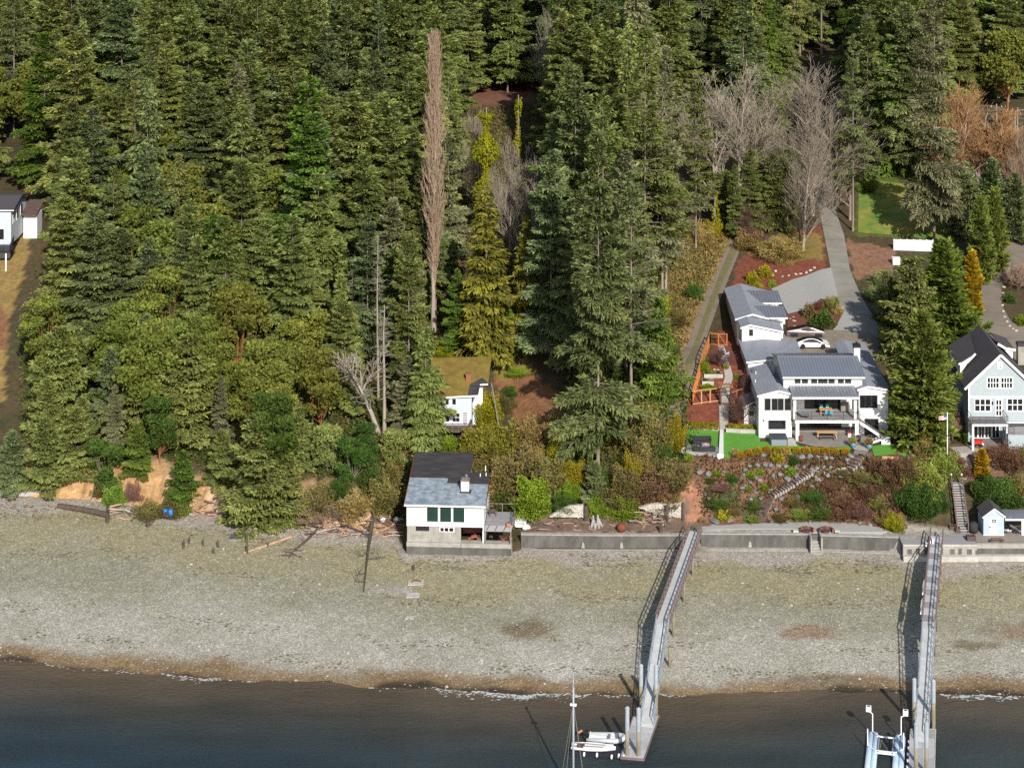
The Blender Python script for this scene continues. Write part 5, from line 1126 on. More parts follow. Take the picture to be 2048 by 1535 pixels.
for i in range(5):
    p = c.lerp(d, (i + .5) / 5); MB(so).box(p.x - .13, p.x + .13, 264.67, 265.35, p.z + .0, p.z + .05).build('step', M['grey_wood'], st)
rail(st, [a + Vector((0, -.4, .05)), b + Vector((0, -.4, .05))], .95, .9)
# connecting wing with low roof
YG = 280.5; g0 = hx(752, YG); zg = ZP(723, YG)
mb = MB(O); mb.box(g0, 40.6, YG, YG + .2, 8.6, zg + .1); mb.box(g0, g0 + .2, YG + .2, 290, 8.6, zg); mb.build('link_wall', M['white'], wh)
metal_roof(wh, [[(XP(1494, 280) - .1, 290, zg + .1), (XP(1494, 280) - .1, YG - .4, zg + .1), (36.3, YG - .4, zg + .45), (36.3, 290, zg + .45)], [(41.2, YG - .4, zg + .1), (41.2, 290, zg + .1), (36.3, 290, zg + .45), (36.3, YG - .4, zg + .45)]], name='link_roof', sp=.5)
fascia(wh, [(XP(1494, 280) - .1, YG - .43, zg + .12), (36.3, YG - .43, zg + .47), (41.2, YG - .43, zg + .12)])
# little lean-to in the shade of the left pavilion
ax0, ax1, ay = XP(1488, 271), xL - .01, 271.0; azt = ZP(812, 271)
MB(O).box(ax0, ax1, ay, ay + 3.6, 9.0, azt).build('annex_wall', M['white'], wh)
metal_roof(wh, [[(ax0 - .25, ay - .2, azt - .02), (ax1 - .02, ay - .2, azt + .75), (ax1 - .02, ay + 3.8, azt + .75), (ax0 - .25, ay + 3.8, azt - .02)]], name='annex_roof', seams=False)
fascia(wh, [(ax0 - .25, ay - .23, azt), (ax1 - .02, ay - .23, azt + .77)], .2)
frame_win(wh, XP(1499, ay), XP(1507, ay), ZP(830, ay), ZP(822, ay), ay, 1, 1, bw=.04)
# garage block
gD0, gD1 = 293.0, 307.8; gx0 = 32.95; grx = 35.15; gxr = 39.7; zrg = ZP(627, gD0) ; zle = zrg - .33 * (grx - 32.7)
zre = zrg - .26 * (38.6 - grx)
mb = MB(O); mb.prism([(gx0, gD0, 12), (gxr, gD0, 12), (gxr, gD0, ZP(636, gD0)), (37.6, gD0, zrg - .26 * 2.45 - .05), (grx, gD0, zrg - .08), (gx0, gD0, zle)], (0, .2, 0))
mb.box(gx0, gx0 + .2, gD0 + .2, gD1, 11, zle); mb.box(gxr - .2, gxr, gD0 + .2, 298, 12, ZP(636, gD0)); mb.box(gxr - .2, gxr, 300, gD1 - .5, 12, ZP(636, gD0) - .1); mb.box(gxr - 1.0, gxr - .2, 298, 300, 12, 15.6); mb.box(gx0 + .2, gxr, gD1 - .2, gD1, 12, zre); mb.build('garage_wall', M['white'], wh)
metal_roof(wh, [[(32.65, gD1 + .3, zle + .1), (32.65, gD0 - .35, zle + .1), (grx, gD0 - .35, zrg + .06), (grx, gD1 + .3, zrg + .06)], [(39.6, gD0 - .35, zre + .06 - .26), (39.6, gD1 + .3, zre + .06 - .26), (grx, gD1 + .3, zrg + .06), (grx, gD0 - .35, zrg + .06)]], name='garage_roof')
fascia(wh, [(32.65, gD0 - .38, zle + .12), (grx, gD0 - .38, zrg + .08), (37.7, gD0 - .38, zrg + .08 - .26 * 2.55)])
for (y0, y1, x1) in ((gD0 - .3, 297.2, 40.35), (300.0, 305.0, 40.5)):
    x0 = 36.0 if y0 < 299 else 35.9; zz = ZP(634.6, 293) + .05; mb = MB(O)
    ztop = zz + .42
    metal_roof(wh, [[(x0, y0, zz), (x1, y0, zz), (x1, y1, ztop), (x0, y1, ztop)]], name='dormer_roof')
    MB(O).box(37.7, 40.0, y0 + .25, y0 + .4, zz - 1.0, zz - .17).build('dormer_wall', M['white'], wh)
    MB(O).box(x0 + .8, x1 - .1, y1 - .12, y1, zz - .8, ztop - .17).build('dormer_back', M['brown_wood'], wh)
    fascia(wh, [(37.6, y0 - .03, zz + .02), (x1, y0 - .03, zz + .02)], .2)
# lower front gable of the garage
lD = 289.0; lx0, lx1 = hx(706, lD), hx(1004, lD); lrx = hx(765, lD); zlr = hzz(497, lD); zl0 = hzz(518, lD); zl1 = hzz(543, lD)
mb = MB(O); mb.prism([(lx0, lD, 12), (lx1, lD, 12), (lx1, lD, zl1), (lrx, lD, zlr - .05), (lx0, lD, zl0)], (0, .2, 0)); mb.box(lx0, lx0 + .2, lD + .2, gD0, 12, zl0); mb.box(lx1 - .2, lx1, lD + .2, gD0, 12, zl1); mb.build('gable_wall', M['white'], wh)
metal_roof(wh, [[(lx0 - .25, gD0, zl0 + .08), (lx0 - .25, lD - .3, zl0 + .08), (lrx, lD - .3, zlr + .13), (lrx, gD0, zlr + .13)], [(lx1 + .35, lD - .3, zl1 + .02), (lx1 + .35, gD0, zl1 + .02), (lrx, gD0, zlr + .13), (lrx, lD - .3, zlr + .13)]], name='gable_roof')
fascia(wh, [(lx0 - .25, lD - .33, zl0 + .10), (lrx, lD - .33, zlr + .15), (lx1 + .35, lD - .33, zl1 + .04)])
frame_win(wh, hx(763, lD), hx(788, lD), hzz(578, lD), hzz(534, lD), lD, 2, 2, bw=.05)
for (u, v, D) in ((665, 345, 300), (685, 337, 300), (812, 860, 275), (808, 925, 272), (800, 775, 285)):
    x = hx(u, D); z = hzz(v, D); MB(O).tube([(x, D, z - .5), (x, D, z + .15)], .06, 6).build('vent_pipe', M['white2'], wh)
MB(O).tube([(hx(915, 293), 292.55, hzz(440, 293)), (hx(915, 293), 292.55, hzz(465, 293))], .045, 6).build('downpipe', M['gutter'], wh)

# ---------------------------------------------------------------- pale blue gabled house
def n_x(cx, D): return XP(1740 + cx / 3.071, D)
def n_z(cy, D): return ZP(440 + cy / 3.071, D)
ND = 267.4; NZ = 8.05
nb_ = thing('gabled_house', 'pale blue shingled three-storey house with dark gable roof at the frame edge', 'house', (65.3, ND, NZ)); O = nb_.location
nx0 = n_x(606, ND); nxa = n_x(800, ND); nx1 = 2 * nxa - nx0; zne = n_z(1030, ND) + .45; zna = n_z(826, ND)
mb = MB(O); mb.prism([(nx0, ND, NZ + 2.9), (nx1, ND, NZ + 2.9), (nx1, ND, zne), (nxa, ND, zna - .1), (nx0, ND, zne)], (0, .25, 0))
mb.box(nx0, nx0 + .2, ND + .25, 279.5, NZ - .5, zne); mb.box(nx1 - .2, nx1, ND + .25, 279.5, NZ - .5, zne); mb.box(nx0 + .2, nx1 - .2, ND + 1.6, ND + 1.8, NZ - .3, NZ + 3); mb.box(nx0 + .2, nx1 - .2, 279.3, 279.5, NZ, zne); mb.build('wall', M['lblue'], nb_)
sln = (zna - zne) / (nxa - nx0); ex0 = n_x(578, ND); ez = zna - sln * (nxa - ex0)
q1 = [(ex0, 279.8, ez + .2), (ex0, ND - .35, ez + .2), (nxa, ND - .35, zna + .2), (nxa, 279.8, zna + .2)]; ex1 = 2 * nxa - ex0
q2 = [(ex1, ND - .35, ez + .2), (ex1, 279.8, ez + .2), (nxa, 279.8, zna + .2), (nxa, ND - .35, zna + .2)]
metal_roof(nb_, [q1, q2], 'darkroof', seams=False, th=.2); fascia(nb_, [(ex0, ND - .38, ez + .2), (nxa, ND - .38, zna + .2), (ex1, ND - .38, ez + .2)], .3)
# flared dormer on the left slope, shed dormer with white edge on the right slope
zd = n_z(862, 272)
dm = MB(O); dm.slab([(n_x(536, 272), 271.2, zd - .1), (n_x(650, 271), 271.2, n_z(815, 271.2)), (n_x(690, 271), 278.5, n_z(815, 271.2) + .5), (n_x(536, 272), 278.5, zd - .1)], .14); d_ = dm.build('dormer_roof', M['darkroof'], nb_)
MB(O).prism([(n_x(548, 272), 271.4, zd - 1.6), (n_x(640, 271), 271.4, n_z(825, 271.2) - .1), (n_x(548, 272), 271.4, zd - .26)], (0, 6.5, 0)).build('dormer_wall', M['white2'], nb_)
fascia(nb_, [(n_x(536, 272), 271.17, zd - .08), (n_x(590, 272), 271.17, zd + .15), (n_x(650, 271), 271.17, n_z(815, 271.2) + .02)], .26)
xr_ = n_x(885, 274); zr_ = n_z(790, 274)
MB(O).slab([(n_x(785, 274), 273.6, n_z(750, 274)), (xr_, 273.6, zr_ + .1), (xr_, 278.5, zr_ + .1), (n_x(785, 274), 278.5, n_z(750, 274))], .12).build('dormer_roof', M['darkroof'], nb_)
MB(O).prism([(n_x(795, 274), 273.8, n_z(760, 274)), (xr_ - .25, 273.8, zr_ - .05), (xr_ - .25, 273.8, zr_ - 1.3)], (0, 4.5, 0)).build('dormer_wall', M['white2'], nb_)
fascia(nb_, [(n_x(780, 274), 273.57, n_z(747, 274)), (n_x(830, 274), 273.57, n_z(776, 274)), (xr_ + .1, 273.57, zr_ + .12)], .3)
cxn = n_x(931, 275.5); c_ = MB(O).box(cxn - .55, cxn + .55, 275.2, 276.2, n_z(850, 275.5) - .8, n_z(770, 275.5)).build('chimney', M['conc'], nb_)
MB(O).box(cxn - .62, cxn + .62, 275.1, 276.3, n_z(770, 275.5), n_z(752, 275.5)).build('chimney_cap', M['blackroof'], c_)
frame_win(nb_, n_x(788, ND), n_x(806, ND), n_z(904, ND), n_z(880, ND), ND, 2, 2, fm='white2', bw=.16)
for a, b in ((722, 790), (806, 872)): frame_win(nb_, n_x(a, ND), n_x(b, ND), n_z(1028, ND), n_z(968, ND), ND, 4, 2, fm='white2', bw=.12, single=True, gm='glass')
frame_win(nb_, n_x(645, ND), n_x(738, ND), n_z(1170, ND), n_z(1100, ND), ND, 3, 2, fm='white2', bw=.14); frame_win(nb_, n_x(845, ND), n_x(936, ND), n_z(1168, ND), n_z(1098, ND), ND, 3, 2, fm='white2', bw=.14)
dr = frame_win(nb_, n_x(775, ND), n_x(806, ND), n_z(1198, ND), n_z(1104, ND), ND, 2, 3, fm='white2', bw=.13, name='door', single=True)
MB(O).box(n_x(752, ND) - .08, n_x(752, ND) + .08, ND - .2, ND - .003, n_z(1130, ND), n_z(1113, ND)).build('wall_lamp', M['black'], nb_)
for c in (1086, 1240): MB(O).box(nx0 - .04, nx1, ND - .06, ND - .002, n_z(c + 5, ND), n_z(c - 4, ND)).build('trim_board', M['white2'], nb_)
MB(O).box(nx0 - .05, nx0 + .14, ND - .055, ND - .001, NZ + 2.9, zne - .1).build('corner_board', M['white2'], nb_)
bD = 264.6; zbn = ZP(440 + 1252 / 3.071, bD); bx0, bx1 = n_x(628, bD), n_x(848, bD)
bl = MB(O).box(bx0, bx1, bD, ND - .003, zbn - .3, zbn - .04).build('balcony', M['white2'], nb_)
for i in range(8): MB(O).box(bx0, bx1, bD + .35 * i + .01, bD + .35 * i + .34, zbn - .04, zbn).build('deck_board', M['greydeck'], bl)
rail(nb_, [(bx0, ND - .1, zbn), (bx0, bD + .05, zbn), (bx1, bD + .05, zbn), (bx1, ND - .1, zbn)], .95, .9, bars=2, name='balcony_railing', pw=.045)
bal = MB(O)
for k in range(46):
    x = bx0 + (bx1 - bx0) * k / 45; bal.box(x - .012, x + .012, bD + .03, bD + .06, zbn, zbn + .9)
bal.build('baluster', M['black'], nb_, kind='stuff')
for x in (bx0 + .12, bx1 - .12): MB(O).box(x - .13, x + .13, bD + .05, bD + .3, NZ - .6, zbn - .3).build('post', M['white2'], nb_)
yl = ND + 1.6
for a, b, c in ((640, 658, 1), (668, 700, 2), (708, 742, 2), (752, 792, 2)): frame_win(nb_, n_x(a, yl), n_x(b, yl), NZ + .15, NZ + 2.2, yl, c, 1, fm='white2', gm='glass', bw=.08, single=True, name='glass_door')
# raised grey landing at the frame edge, its steps, and the red cart
dkb = thing('raised_landing', 'grey-blue raised deck landing with black railing beside the patio', 'deck', (n_x(900, 264.5), 264.5, NZ)); o2 = dkb.location
dx0, dx1 = n_x(846, 264.2), n_x(1010, 264.2); zt = ZP(440 + 1270 / 3.071, 266.8)
MB(o2).box(dx0, dx1, 264.0, 267.0, NZ - .5, zt - .06).build('skirt', M['lblue'], dkb)
for i in range(7): MB(o2).box(dx0 - .03, dx1, 264.0 + i * .43, 264.0 + i * .43 + .415, zt - .06, zt).build('deck_board', M['greydeck'], dkb)
rail(dkb, [(dx0, 266.9, zt), (dx0, 264.05, zt), (dx0 + .8, 264.05, zt)], .95, .7, bars=3)
for i in range(4):
    x = dx0 - .9 + .34 * i; MB(o2).box(dx0 + .15 + .38 * i, dx0 + .42 + .38 * i, 262.8, 263.9, NZ - .1 + .12 * i, NZ - .02 + .12 * i).build('step', M['black'], dkb)
ca = thing('garden_cart', 'small red cart with white side parked under the neighbour balcony', 'cart', (n_x(664, 266), 266.0, NZ)); o2 = ca.location
mb = MB(o2); x = n_x(664, 266); mb.prism([(x - .75, 265.7, NZ + .45), (x + .4, 265.7, NZ + .45), (x + .6, 265.7, NZ + .85), (x - .3, 265.7, NZ + .95), (x - .8, 265.7, NZ + .75)], (0, .6, 0)); mb.build('body', M['red'], ca)
MB(o2).box(x + .3, x + .7, 265.75, 266.25, NZ + .3, NZ + .5).build('bin', M['white2'], ca)
for w in (-.5, .35): MB(o2).tube([(x + w, 265.65, NZ + .25), (x + w, 265.75, NZ + .25)], .22, 10).build('wheel', M['tyre'], ca)

# ---------------------------------------------------------------- white beach house on its bulkhead
BH = thing('beach_house', 'weathered white beach house with faded blue roof and three green windows', 'house', (XP(813, 248.6), 248.6, 1.0), R(-3.2))
U = 51.44
def bu(c): return (c - 170) / U
def bw_(c): return (1440 - c) / U
W = bu(666)
MB().box(0, bu(845), 0, 1.1, -.8, bw_(1357)).build('bulkhead', M['conc'], BH)
MB().box(.0, bu(845), -.012, -.002, .05, bw_(1384)).build('tide_band', M['concdark'], BH)
MB().box(bu(517), bu(521), -.03, -.014, .02, bw_(1360)).build('joint', M['concdark'], BH)
MB().box(bu(845) - .06, bu(845) + .02, -.03, .9, -.5, bw_(1345)).build('edge_post', M['grey_wood'], BH)
lw = MB(); lw.box(.05, bu(212), .28, .5, bw_(1357), bw_(1253)); lw.box(bu(212), bu(328), .22, .5, bw_(1357), bw_(1290)); lw.box(bu(328), bu(518), .28, .5, bw_(1357), bw_(1253)); lw.box(bu(212), bu(228), .25, .5, bw_(1290), bw_(1253)); lw.box(bu(314), bu(328), .25, .5, bw_(1290), bw_(1253)); lw.box(.05, .3, .5, 12, bw_(1440), bw_(1253)); lw.build('foundation_wall', M['conc'], BH)
MB().box(bu(228), bu(314), .42, .5, bw_(1290), bw_(1253)).build('vent_opening', M['black'], BH)
wn = MB()
for a, b in ((380, 386), (408, 413), (438, 443), (470, 476)): wn.box(bu(a), bu(b), .22, .29, bw_(1288), bw_(1265))
wn.box(bu(380), bu(476), .22, .29, bw_(1291), bw_(1288)); wn.box(bu(380), bu(476), .22, .29, bw_(1265), bw_(1262)); w_ = wn.build('window', M['white2'], BH)
for a, b in ((386, 408), (413, 438), (443, 470)): MB().box(bu(a), bu(b), .25, .275, bw_(1288), bw_(1265)).build('pane', M['glass'], w_)
# open bay with brick-coloured clutter
MB().box(bu(518), W, 3.2, 3.4, bw_(1357), bw_(1256)).build('bay_wall', M['brick'], BH)
MB().box(W - .2, W, .3, 12, 0, bw_(1253)).build('side_wall', M['oldwhite'], BH)
# body of the house with vertical boards
zf, ze = bw_(1253), bw_(1112); sB = .125
mb = MB(); mb.prism([(.12, .15, zf), (.12, 7.7, zf), (.12, 7.7, ze + sB * 7.6), (.12, .15, ze + .0)], (W - .24, 0, 0)); mb.prism([(.13, 7.71, zf), (.13, 12.1, zf), (.13, 12.1, ze + sB * 12), (.13, 7.71, ze + sB * 7.6)], (bu(560) - .5, 0, 0)); mb.build('wall', M['oldwhite'], BH)
wins = [(bu(a), bu(b)) for a, b in ((301, 372), (385, 456), (469, 541))]
edges = np.linspace(.0, W, 23)
for i in range(22):
    a, b = edges[i], edges[i + 1]; segs = [(zf - .04, ze - .02)]
    c = (a + b) / 2
    if wins[0][0] - .1 < c < wins[2][1] + .1: segs = [(zf - .04, bw_(1232)), ]
    for z0, z1 in segs: MB().box(a + .012, b - .012, .085, .148, z0, z1).build('siding_board', M['oldwhite'], BH)
for i in range(15):
    v = .2 + i * .49; MB().box(W - .118, W - .06, v + .01, v + .48, zf, ze + sB * v).build('siding_board', M['oldwhite'], BH)
for a, b in wins:
    mb = MB(); mb.box(a - .10, a, .03, .149, bw_(1228), bw_(1116)); mb.box(b, b + .10, .03, .149, bw_(1228), bw_(1116)); mb.box(a, b, .03, .149, bw_(1228) , bw_(1224)); f_ = mb.build('window', M['white2'], BH)
    MB().box(a, b, .07, .145, bw_(1224), bw_(1117)).build('pane', M['greenglass'], f_)
# roofs
rz_ = lambda v: ze + .06 + sB * (v + .4)
def roofq(u0, u1, v0, v1): return [(u0, v0, rz_(v0)), (u1, v0, rz_(v0)), (u1, v1, rz_(v1)), (u0, v1, rz_(v1))]
UL, UR = bu(158), bu(678)
MB().slab(roofq(UL, UR, -.45, 12.4)[:2] + [(UR, 7.9, rz_(7.9)), (bu(560) - .15, 7.9, rz_(7.9)), (bu(560) - .15, 12.4, rz_(12.4)), (UL, 12.4, rz_(12.4))], .16).build('roof', M['blackroof'], BH)
up = .012
MB().slab([(p[0], p[1], p[2] + up) for p in [(UL, -.44, rz_(-.44)), (UR - .01, -.44, rz_(-.44)), (UR - .01, 4.9, rz_(4.9)), (bu(408), 5.0, rz_(5.0)), (bu(408), 6.2, rz_(6.2)), (UL, 6.2, rz_(6.2))]], .01).build('roofing_sheet', M['blueroof'], BH)
for v in np.arange(6.6, 12.2, .62):
    MB().slab([(p[0], p[1], p[2] + .008) for p in roofq(UL + .02, (UR if v < 7.3 else bu(560) - .17), v, v + .6)], .006).build('roofing_sheet', M['blackroof'], BH)
MB().bar((UL, -.47, rz_(-.45) - .07), (UR, -.47, rz_(-.45) - .07), .05, .2).build('fascia', M['white2'], BH)
mb = MB(); mb.bar((UR + .03, -.45, rz_(-.45) - .05), (UR + .03, 7.9, rz_(7.9) - .05), .06, .2); mb.bar((UL - .03, -.45, rz_(-.45) - .05), (UL - .03, 12.4, rz_(12.4) - .05), .06, .16); mb.build('barge_board', M['rust'], BH)
c0 = bu(507); ch = MB().box(c0, c0 + 1.0, 2.9, 3.9, rz_(3) - .2, rz_(3.4) + 1.25).build('chimney', M['oldwhite'], BH)
mb = MB().box(c0 - .06, c0 + 1.06, 2.84, 3.96, rz_(3.4) + 1.25, rz_(3.4) + 1.36); mb.box(c0 + .1, c0 + .9, 3.0, 3.8, rz_(3.4) + 1.36, rz_(3.4) + 1.5); mb.lathe((c0 + .65, 3.4, rz_(3.4) + 1.5), [(.13, 0), (.13, .35), (.22, .36), (.05, .5)], 8); mb.build('chimney_cap', M['grey_wood'], ch)
MB().box(c0 - .12, c0 + 1.3, 2.55, 4.1, rz_(3.3) - .02, rz_(3.3) + .03).build('flashing', M['blackroof'], ch)
for (u, v) in ((bu(645), 8.8), (bu(618), 6.8), (bu(655), 7.0)): MB().tube([(u, v, rz_(v) - .3), (u, v, rz_(v) + .4)], .06, 6).build('vent_pipe', M['white2'], BH)
# side deck on posts
DK = thing('beach_deck', 'grey side deck of the beach house with black wire railing and a sloping canopy', 'deck', BH.location, R(-3.2))
d0, d1 = bu(672), bu(850); zd_ = bw_(1250) ; 
for i in range(12): MB().box(d0, d1, .55 + i * .36, .55 + i * .36 + .35, zd_ - .10, zd_).build('deck_board', M['greydeck'], DK)
MB().slab([(d0 - .05, -.1, zd_ - .42), (bu(842), -.1, zd_ - .42), (bu(842) + .05, .52, zd_ - .08), (d0 - .05, .52, zd_ - .08)], .06).build('canopy', M['greydeck'], DK)
for u in (d0 + .05, bu(838)): MB().box(u - .07, u + .07, .0, .14, bw_(1357), zd_ - .45).build('post', M['grey_wood'], DK)
MB().box(d0, d1, 4.6, 4.75, bw_(1357), zd_ - .1).build('back_skirt', M['brown_wood'], DK)
mb = MB()
for (u, v) in ((d0 + .2, 4.8), (d0 + 1.9, 4.8), (d1, 4.8), (d1, 3.0), (d1, 1.5), (d1, .55)): mb.box(u - .04, u + .04, v - .04, v + .04, zd_, zd_ + 1.05)
mb.bar((d0 + .2, 4.8, zd_ + 1.05), (d1, 4.8, zd_ + 1.05), .07, .06); mb.build('railing', M['grey_wood'], DK)
mb = MB()
for k in (1.05, .7, .38): mb.bar((d1, .55, zd_ + k), (d1, 4.8, zd_ + k), .05, .05)
for k in range(4): mb.bar((d0 + .2 + 1.05 * k, -.1, zd_ - .42), (d0 + .5 + 1.05 * k, .55, zd_ + .02), .05, .05)
mb.bar((d0 - .3, .2, zd_ - .5), (d0 - .3, .2, zd_ + .5), .05, .05); mb.bar((d0 - .3, .2, zd_ + .5), (d0 - .3, 1.3, zd_ + .5), .05, .05); mb.build('rail_bar', M['black'], DK)
pot = thing('flower_pot', 'square terracotta pot on the edge of the beach deck', 'pot', tuple(BH.matrix_basis @ Vector((bu(822), .45, zd_))), R(-3)); MB().prism([(-.22, -.22, 0), (.22, -.22, 0), (.22, .22, 0), (-.22, .22, 0)], (0, 0, .45)).build('pot', M['terracotta'], pot); MB().box(-.17, .17, -.17, .17, .45, .455).build('soil', M['plum'], pot)
tb = thing('patio_table', 'brown wooden table with stacked chairs on the beach deck', 'table', tuple(BH.matrix_basis @ Vector((bu(708), 3.6, zd_))), .3)
MB().box(-.5, .5, -.35, .35, .6, .66).build('top', M['brown_wood'], tb)
for x, y in ((-.4, -.3), (.4, -.3), (-.4, .3), (.4, .3)): MB().box(x - .04, x + .04, y - .04, y + .04, 0, .6).build('leg', M['brown_wood'], tb)
mb = MB(); mb.box(-.3, .2, -.1, .3, .66, .72); mb.bar((-.3, .28, .7), (-.3, .36, 1.2), .05, .05); mb.bar((.2, .28, .7), (.2, .36, 1.2), .05, .05); mb.box(-.3, .2, .3, .36, 1.0, 1.2); mb.build('chair', M['brown_wood'], tb)
# clutter in the bay under the house
for k in range(16):
    p = BH.matrix_basis @ Vector((random.uniform(bu(530), bu(830)), random.uniform(.9, 2.2), bw_(1357) + .12)); s = random.uniform(.25, .5)
    b_ = thing('broken_brick', 'broken red brick lump on the bulkhead under the beach house', 'brick', p, random.random() * 3, 'brick rubble under the beach house'); MB().prism([(-s / 2, -s / 3, -.12), (s / 2, -s / 3, -.12), (s / 2.4, s / 3, -.12), (-s / 2.2, s / 3.5, -.12)], (.03, .02, s * .7)).build('lump', M['brick'] if k % 3 else M['plum'], b_)

# ---------------------------------------------------------------- mossy cottage
CD = 271.7
ct = thing('cottage', 'small pale blue cottage with moss-covered roof and brick chimney', 'house', (XP(905, CD), CD, 7.2)); O = ct.location
def c_x(c, D=CD): return XP(760 + c / 3.197, D)
def c_z(c, D=CD): return ZP(660 + c / 3.197, D)
wx0, wx1 = c_x(318), c_x(586); zb, zt0, zt1 = c_z(607), c_z(430), c_z(420)
mb = MB(O); mb.prism([(wx0, CD, zb - .3), (wx1, CD, zb - .3), (wx1, CD, zt1), (wx0, CD, zt0)], (0, .2, 0)); mb.box(wx1 - .2, wx1, CD + .2, 280, 6.5, zt1); mb.box(wx0, wx0 + .2, CD + .2, 280, 6.5, zt0); mb.box(wx0 + .2, wx1 - .2, 279.8, 280, 6.5, zt1 + 2); mb.build('wall', M['blueboard'], ct)
for k in range(12):
    x = wx0 + (wx1 - wx0) * (k + .5) / 12; MB(O).box(x - .015, x + .015, CD - .025, CD - .002, zb - .3, zt0 - .05).build('batten', M['blueboard'], ct)
ex0, ex1 = c_x(380), c_x(627); 
zr0 = c_z(432, CD - .4); sM = .34; Lr = 8.3
rl = lambda y: zr0 + sM * (y - CD + .4)
RQ = [(c_x(318) - .4, CD - .4, zr0), (ex1, CD - .4, zr0 + .35), (c_x(640, 274), 273.6, rl(273.6) + .3), (c_x(692, 274), 273.9, rl(273.6) + .3), (c_x(713, 280), CD + Lr - .4, rl(CD + Lr - .4) + .1), (c_x(330, 280), CD + Lr - .4, rl(CD + Lr - .4) - .1)]
MB(O).slab(RQ, .16).build('roof', M['moss'], ct)
MB(O).slab([(c_x(560), CD - .41, rl(CD - .4) + .29), (ex1 + .02, CD - .41, zr0 + .37), (c_x(640, 274) + .02, 273.6, rl(273.6) + .33), (c_x(692, 274), 273.95, rl(273.6) + .34), (c_x(655, 275), 274.9, rl(274.9) + .31), (c_x(575, 274), 273.6, rl(273.6) + .29)], .03).build('bare_shingle', M['blackroof'], ct)
fascia(ct, [(RQ[0][0], CD - .43, zr0 + .02), (ex1, CD - .43, zr0 + .37)], .2)
wx2, wx3, wD = c_x(592, 274), c_x(656, 274), 274.0
MB(O).box(wx2, wx3, wD, 280, 6.5, ZP(660 + 372 / 3.197, wD)).build('wing_wall', M['white'], ct); fascia(ct, [(c_x(625, 273.7), 273.55, rl(273.6) + .3), (c_x(690, 273.7), 273.75, rl(273.6) + .3)], .18)
cc = c_x(566, 274.5); k_ = MB(O).box(cc - .36, cc + .36, 274.2, 274.9, rl(274.5) - .5, rl(274.5) + 1.05).build('chimney', M['brick'], ct); MB(O).box(cc - .42, cc + .42, 274.14, 274.96, rl(274.5) + 1.05, rl(274.5) + 1.2).build('chimney_cap', M['brick'], k_)
frame_win(ct, c_x(390), c_x(440), c_z(476), c_z(438), CD, 2, 1, fm='white2', bw=.08); frame_win(ct, c_x(460), c_x(487), c_z(475), c_z(438), CD, 1, 1, fm='white2', bw=.08)
frame_win(ct, c_x(398), c_x(445), c_z(584), c_z(530), CD, 1, 1, fm='white2', bw=.08); frame_win(ct, c_x(462), c_x(510), c_z(584), c_z(530), CD, 1, 2, fm='white2', bw=.08)
frame_win(ct, c_x(533), c_x(557), c_z(598), c_z(524), CD, 3, 5, fm='white2', bw=.07, name='door', single=True)
zdk = c_z(610); dkk = MB(O).box(c_x(345), c_x(582), CD - 1.9, CD - .002, zdk - .25, zdk - .05).build('deck', M['brown_wood'], ct)
for i in range(5): MB(O).box(c_x(345), c_x(582), CD - 1.9 + .38 * i + .01, CD - 1.9 + .38 * i + .36, zdk - .05, zdk).build('deck_board', M['brown_wood'], dkk)
rl_ = MB(O)
rails_x0, rails_x1 = c_x(345), c_x(584)
for k in range(5): MB(O).box(rails_x0, rails_x1, CD - 1.97, CD - 1.92, zdk + .06 + .2 * k, zdk + .14 + .2 * k).build('rail_board', M['brown_wood'], ct)
for k in range(7):
    x = rails_x0 + (rails_x1 - rails_x0) * k / 6; MB(O).box(x - .04, x + .04, CD - 1.92, CD - 1.84, zdk - .2, zdk + 1.0).build('rail_post', M['grey_wood'], ct)
for x in (rails_x0 + 1.2, rails_x1 - 1.2): MB(O).box(x - .08, x + .08, CD - 1.6, CD - 1.44, 5.2, zdk - .25).build('deck_post', M['white2'], ct)
MB(O).box(rails_x1 - .1, rails_x1 + .12, CD - 1.9, CD - .1, zdk - .2, zdk + .9).build('stair_side', M['brown_wood'], ct)
g = G(1000, 862); lp = thing('leaning_pole', 'tall grey pole leaning beside the cottage', 'pole', g); MB().tube([(0, 0, -.4), (-.95 * .62, 0, 3.2), (-.62 * 1.9, 0, 6.6)], [.11, .1, .09], 8).build('pole', M['grey_wood'], lp)
g = G(921, 700); vp = thing('utility_pole', 'thin brown pole with climbing vine behind the mossy roof', 'pole', g); MB().tube([(0, 0, -.4), (0, 0, 7.6)], [.13, .1], 7).build('pole', M['brown_wood'], vp)
bx_ = thing('barrel', 'small white barrel on the brown clearing', 'barrel', G(1009, 737)); MB().lathe((0, 0, 0), [(.28, 0), (.33, .35), (.3, .8), (.12, .82)], 10).build('body', M['white2'], bx_)

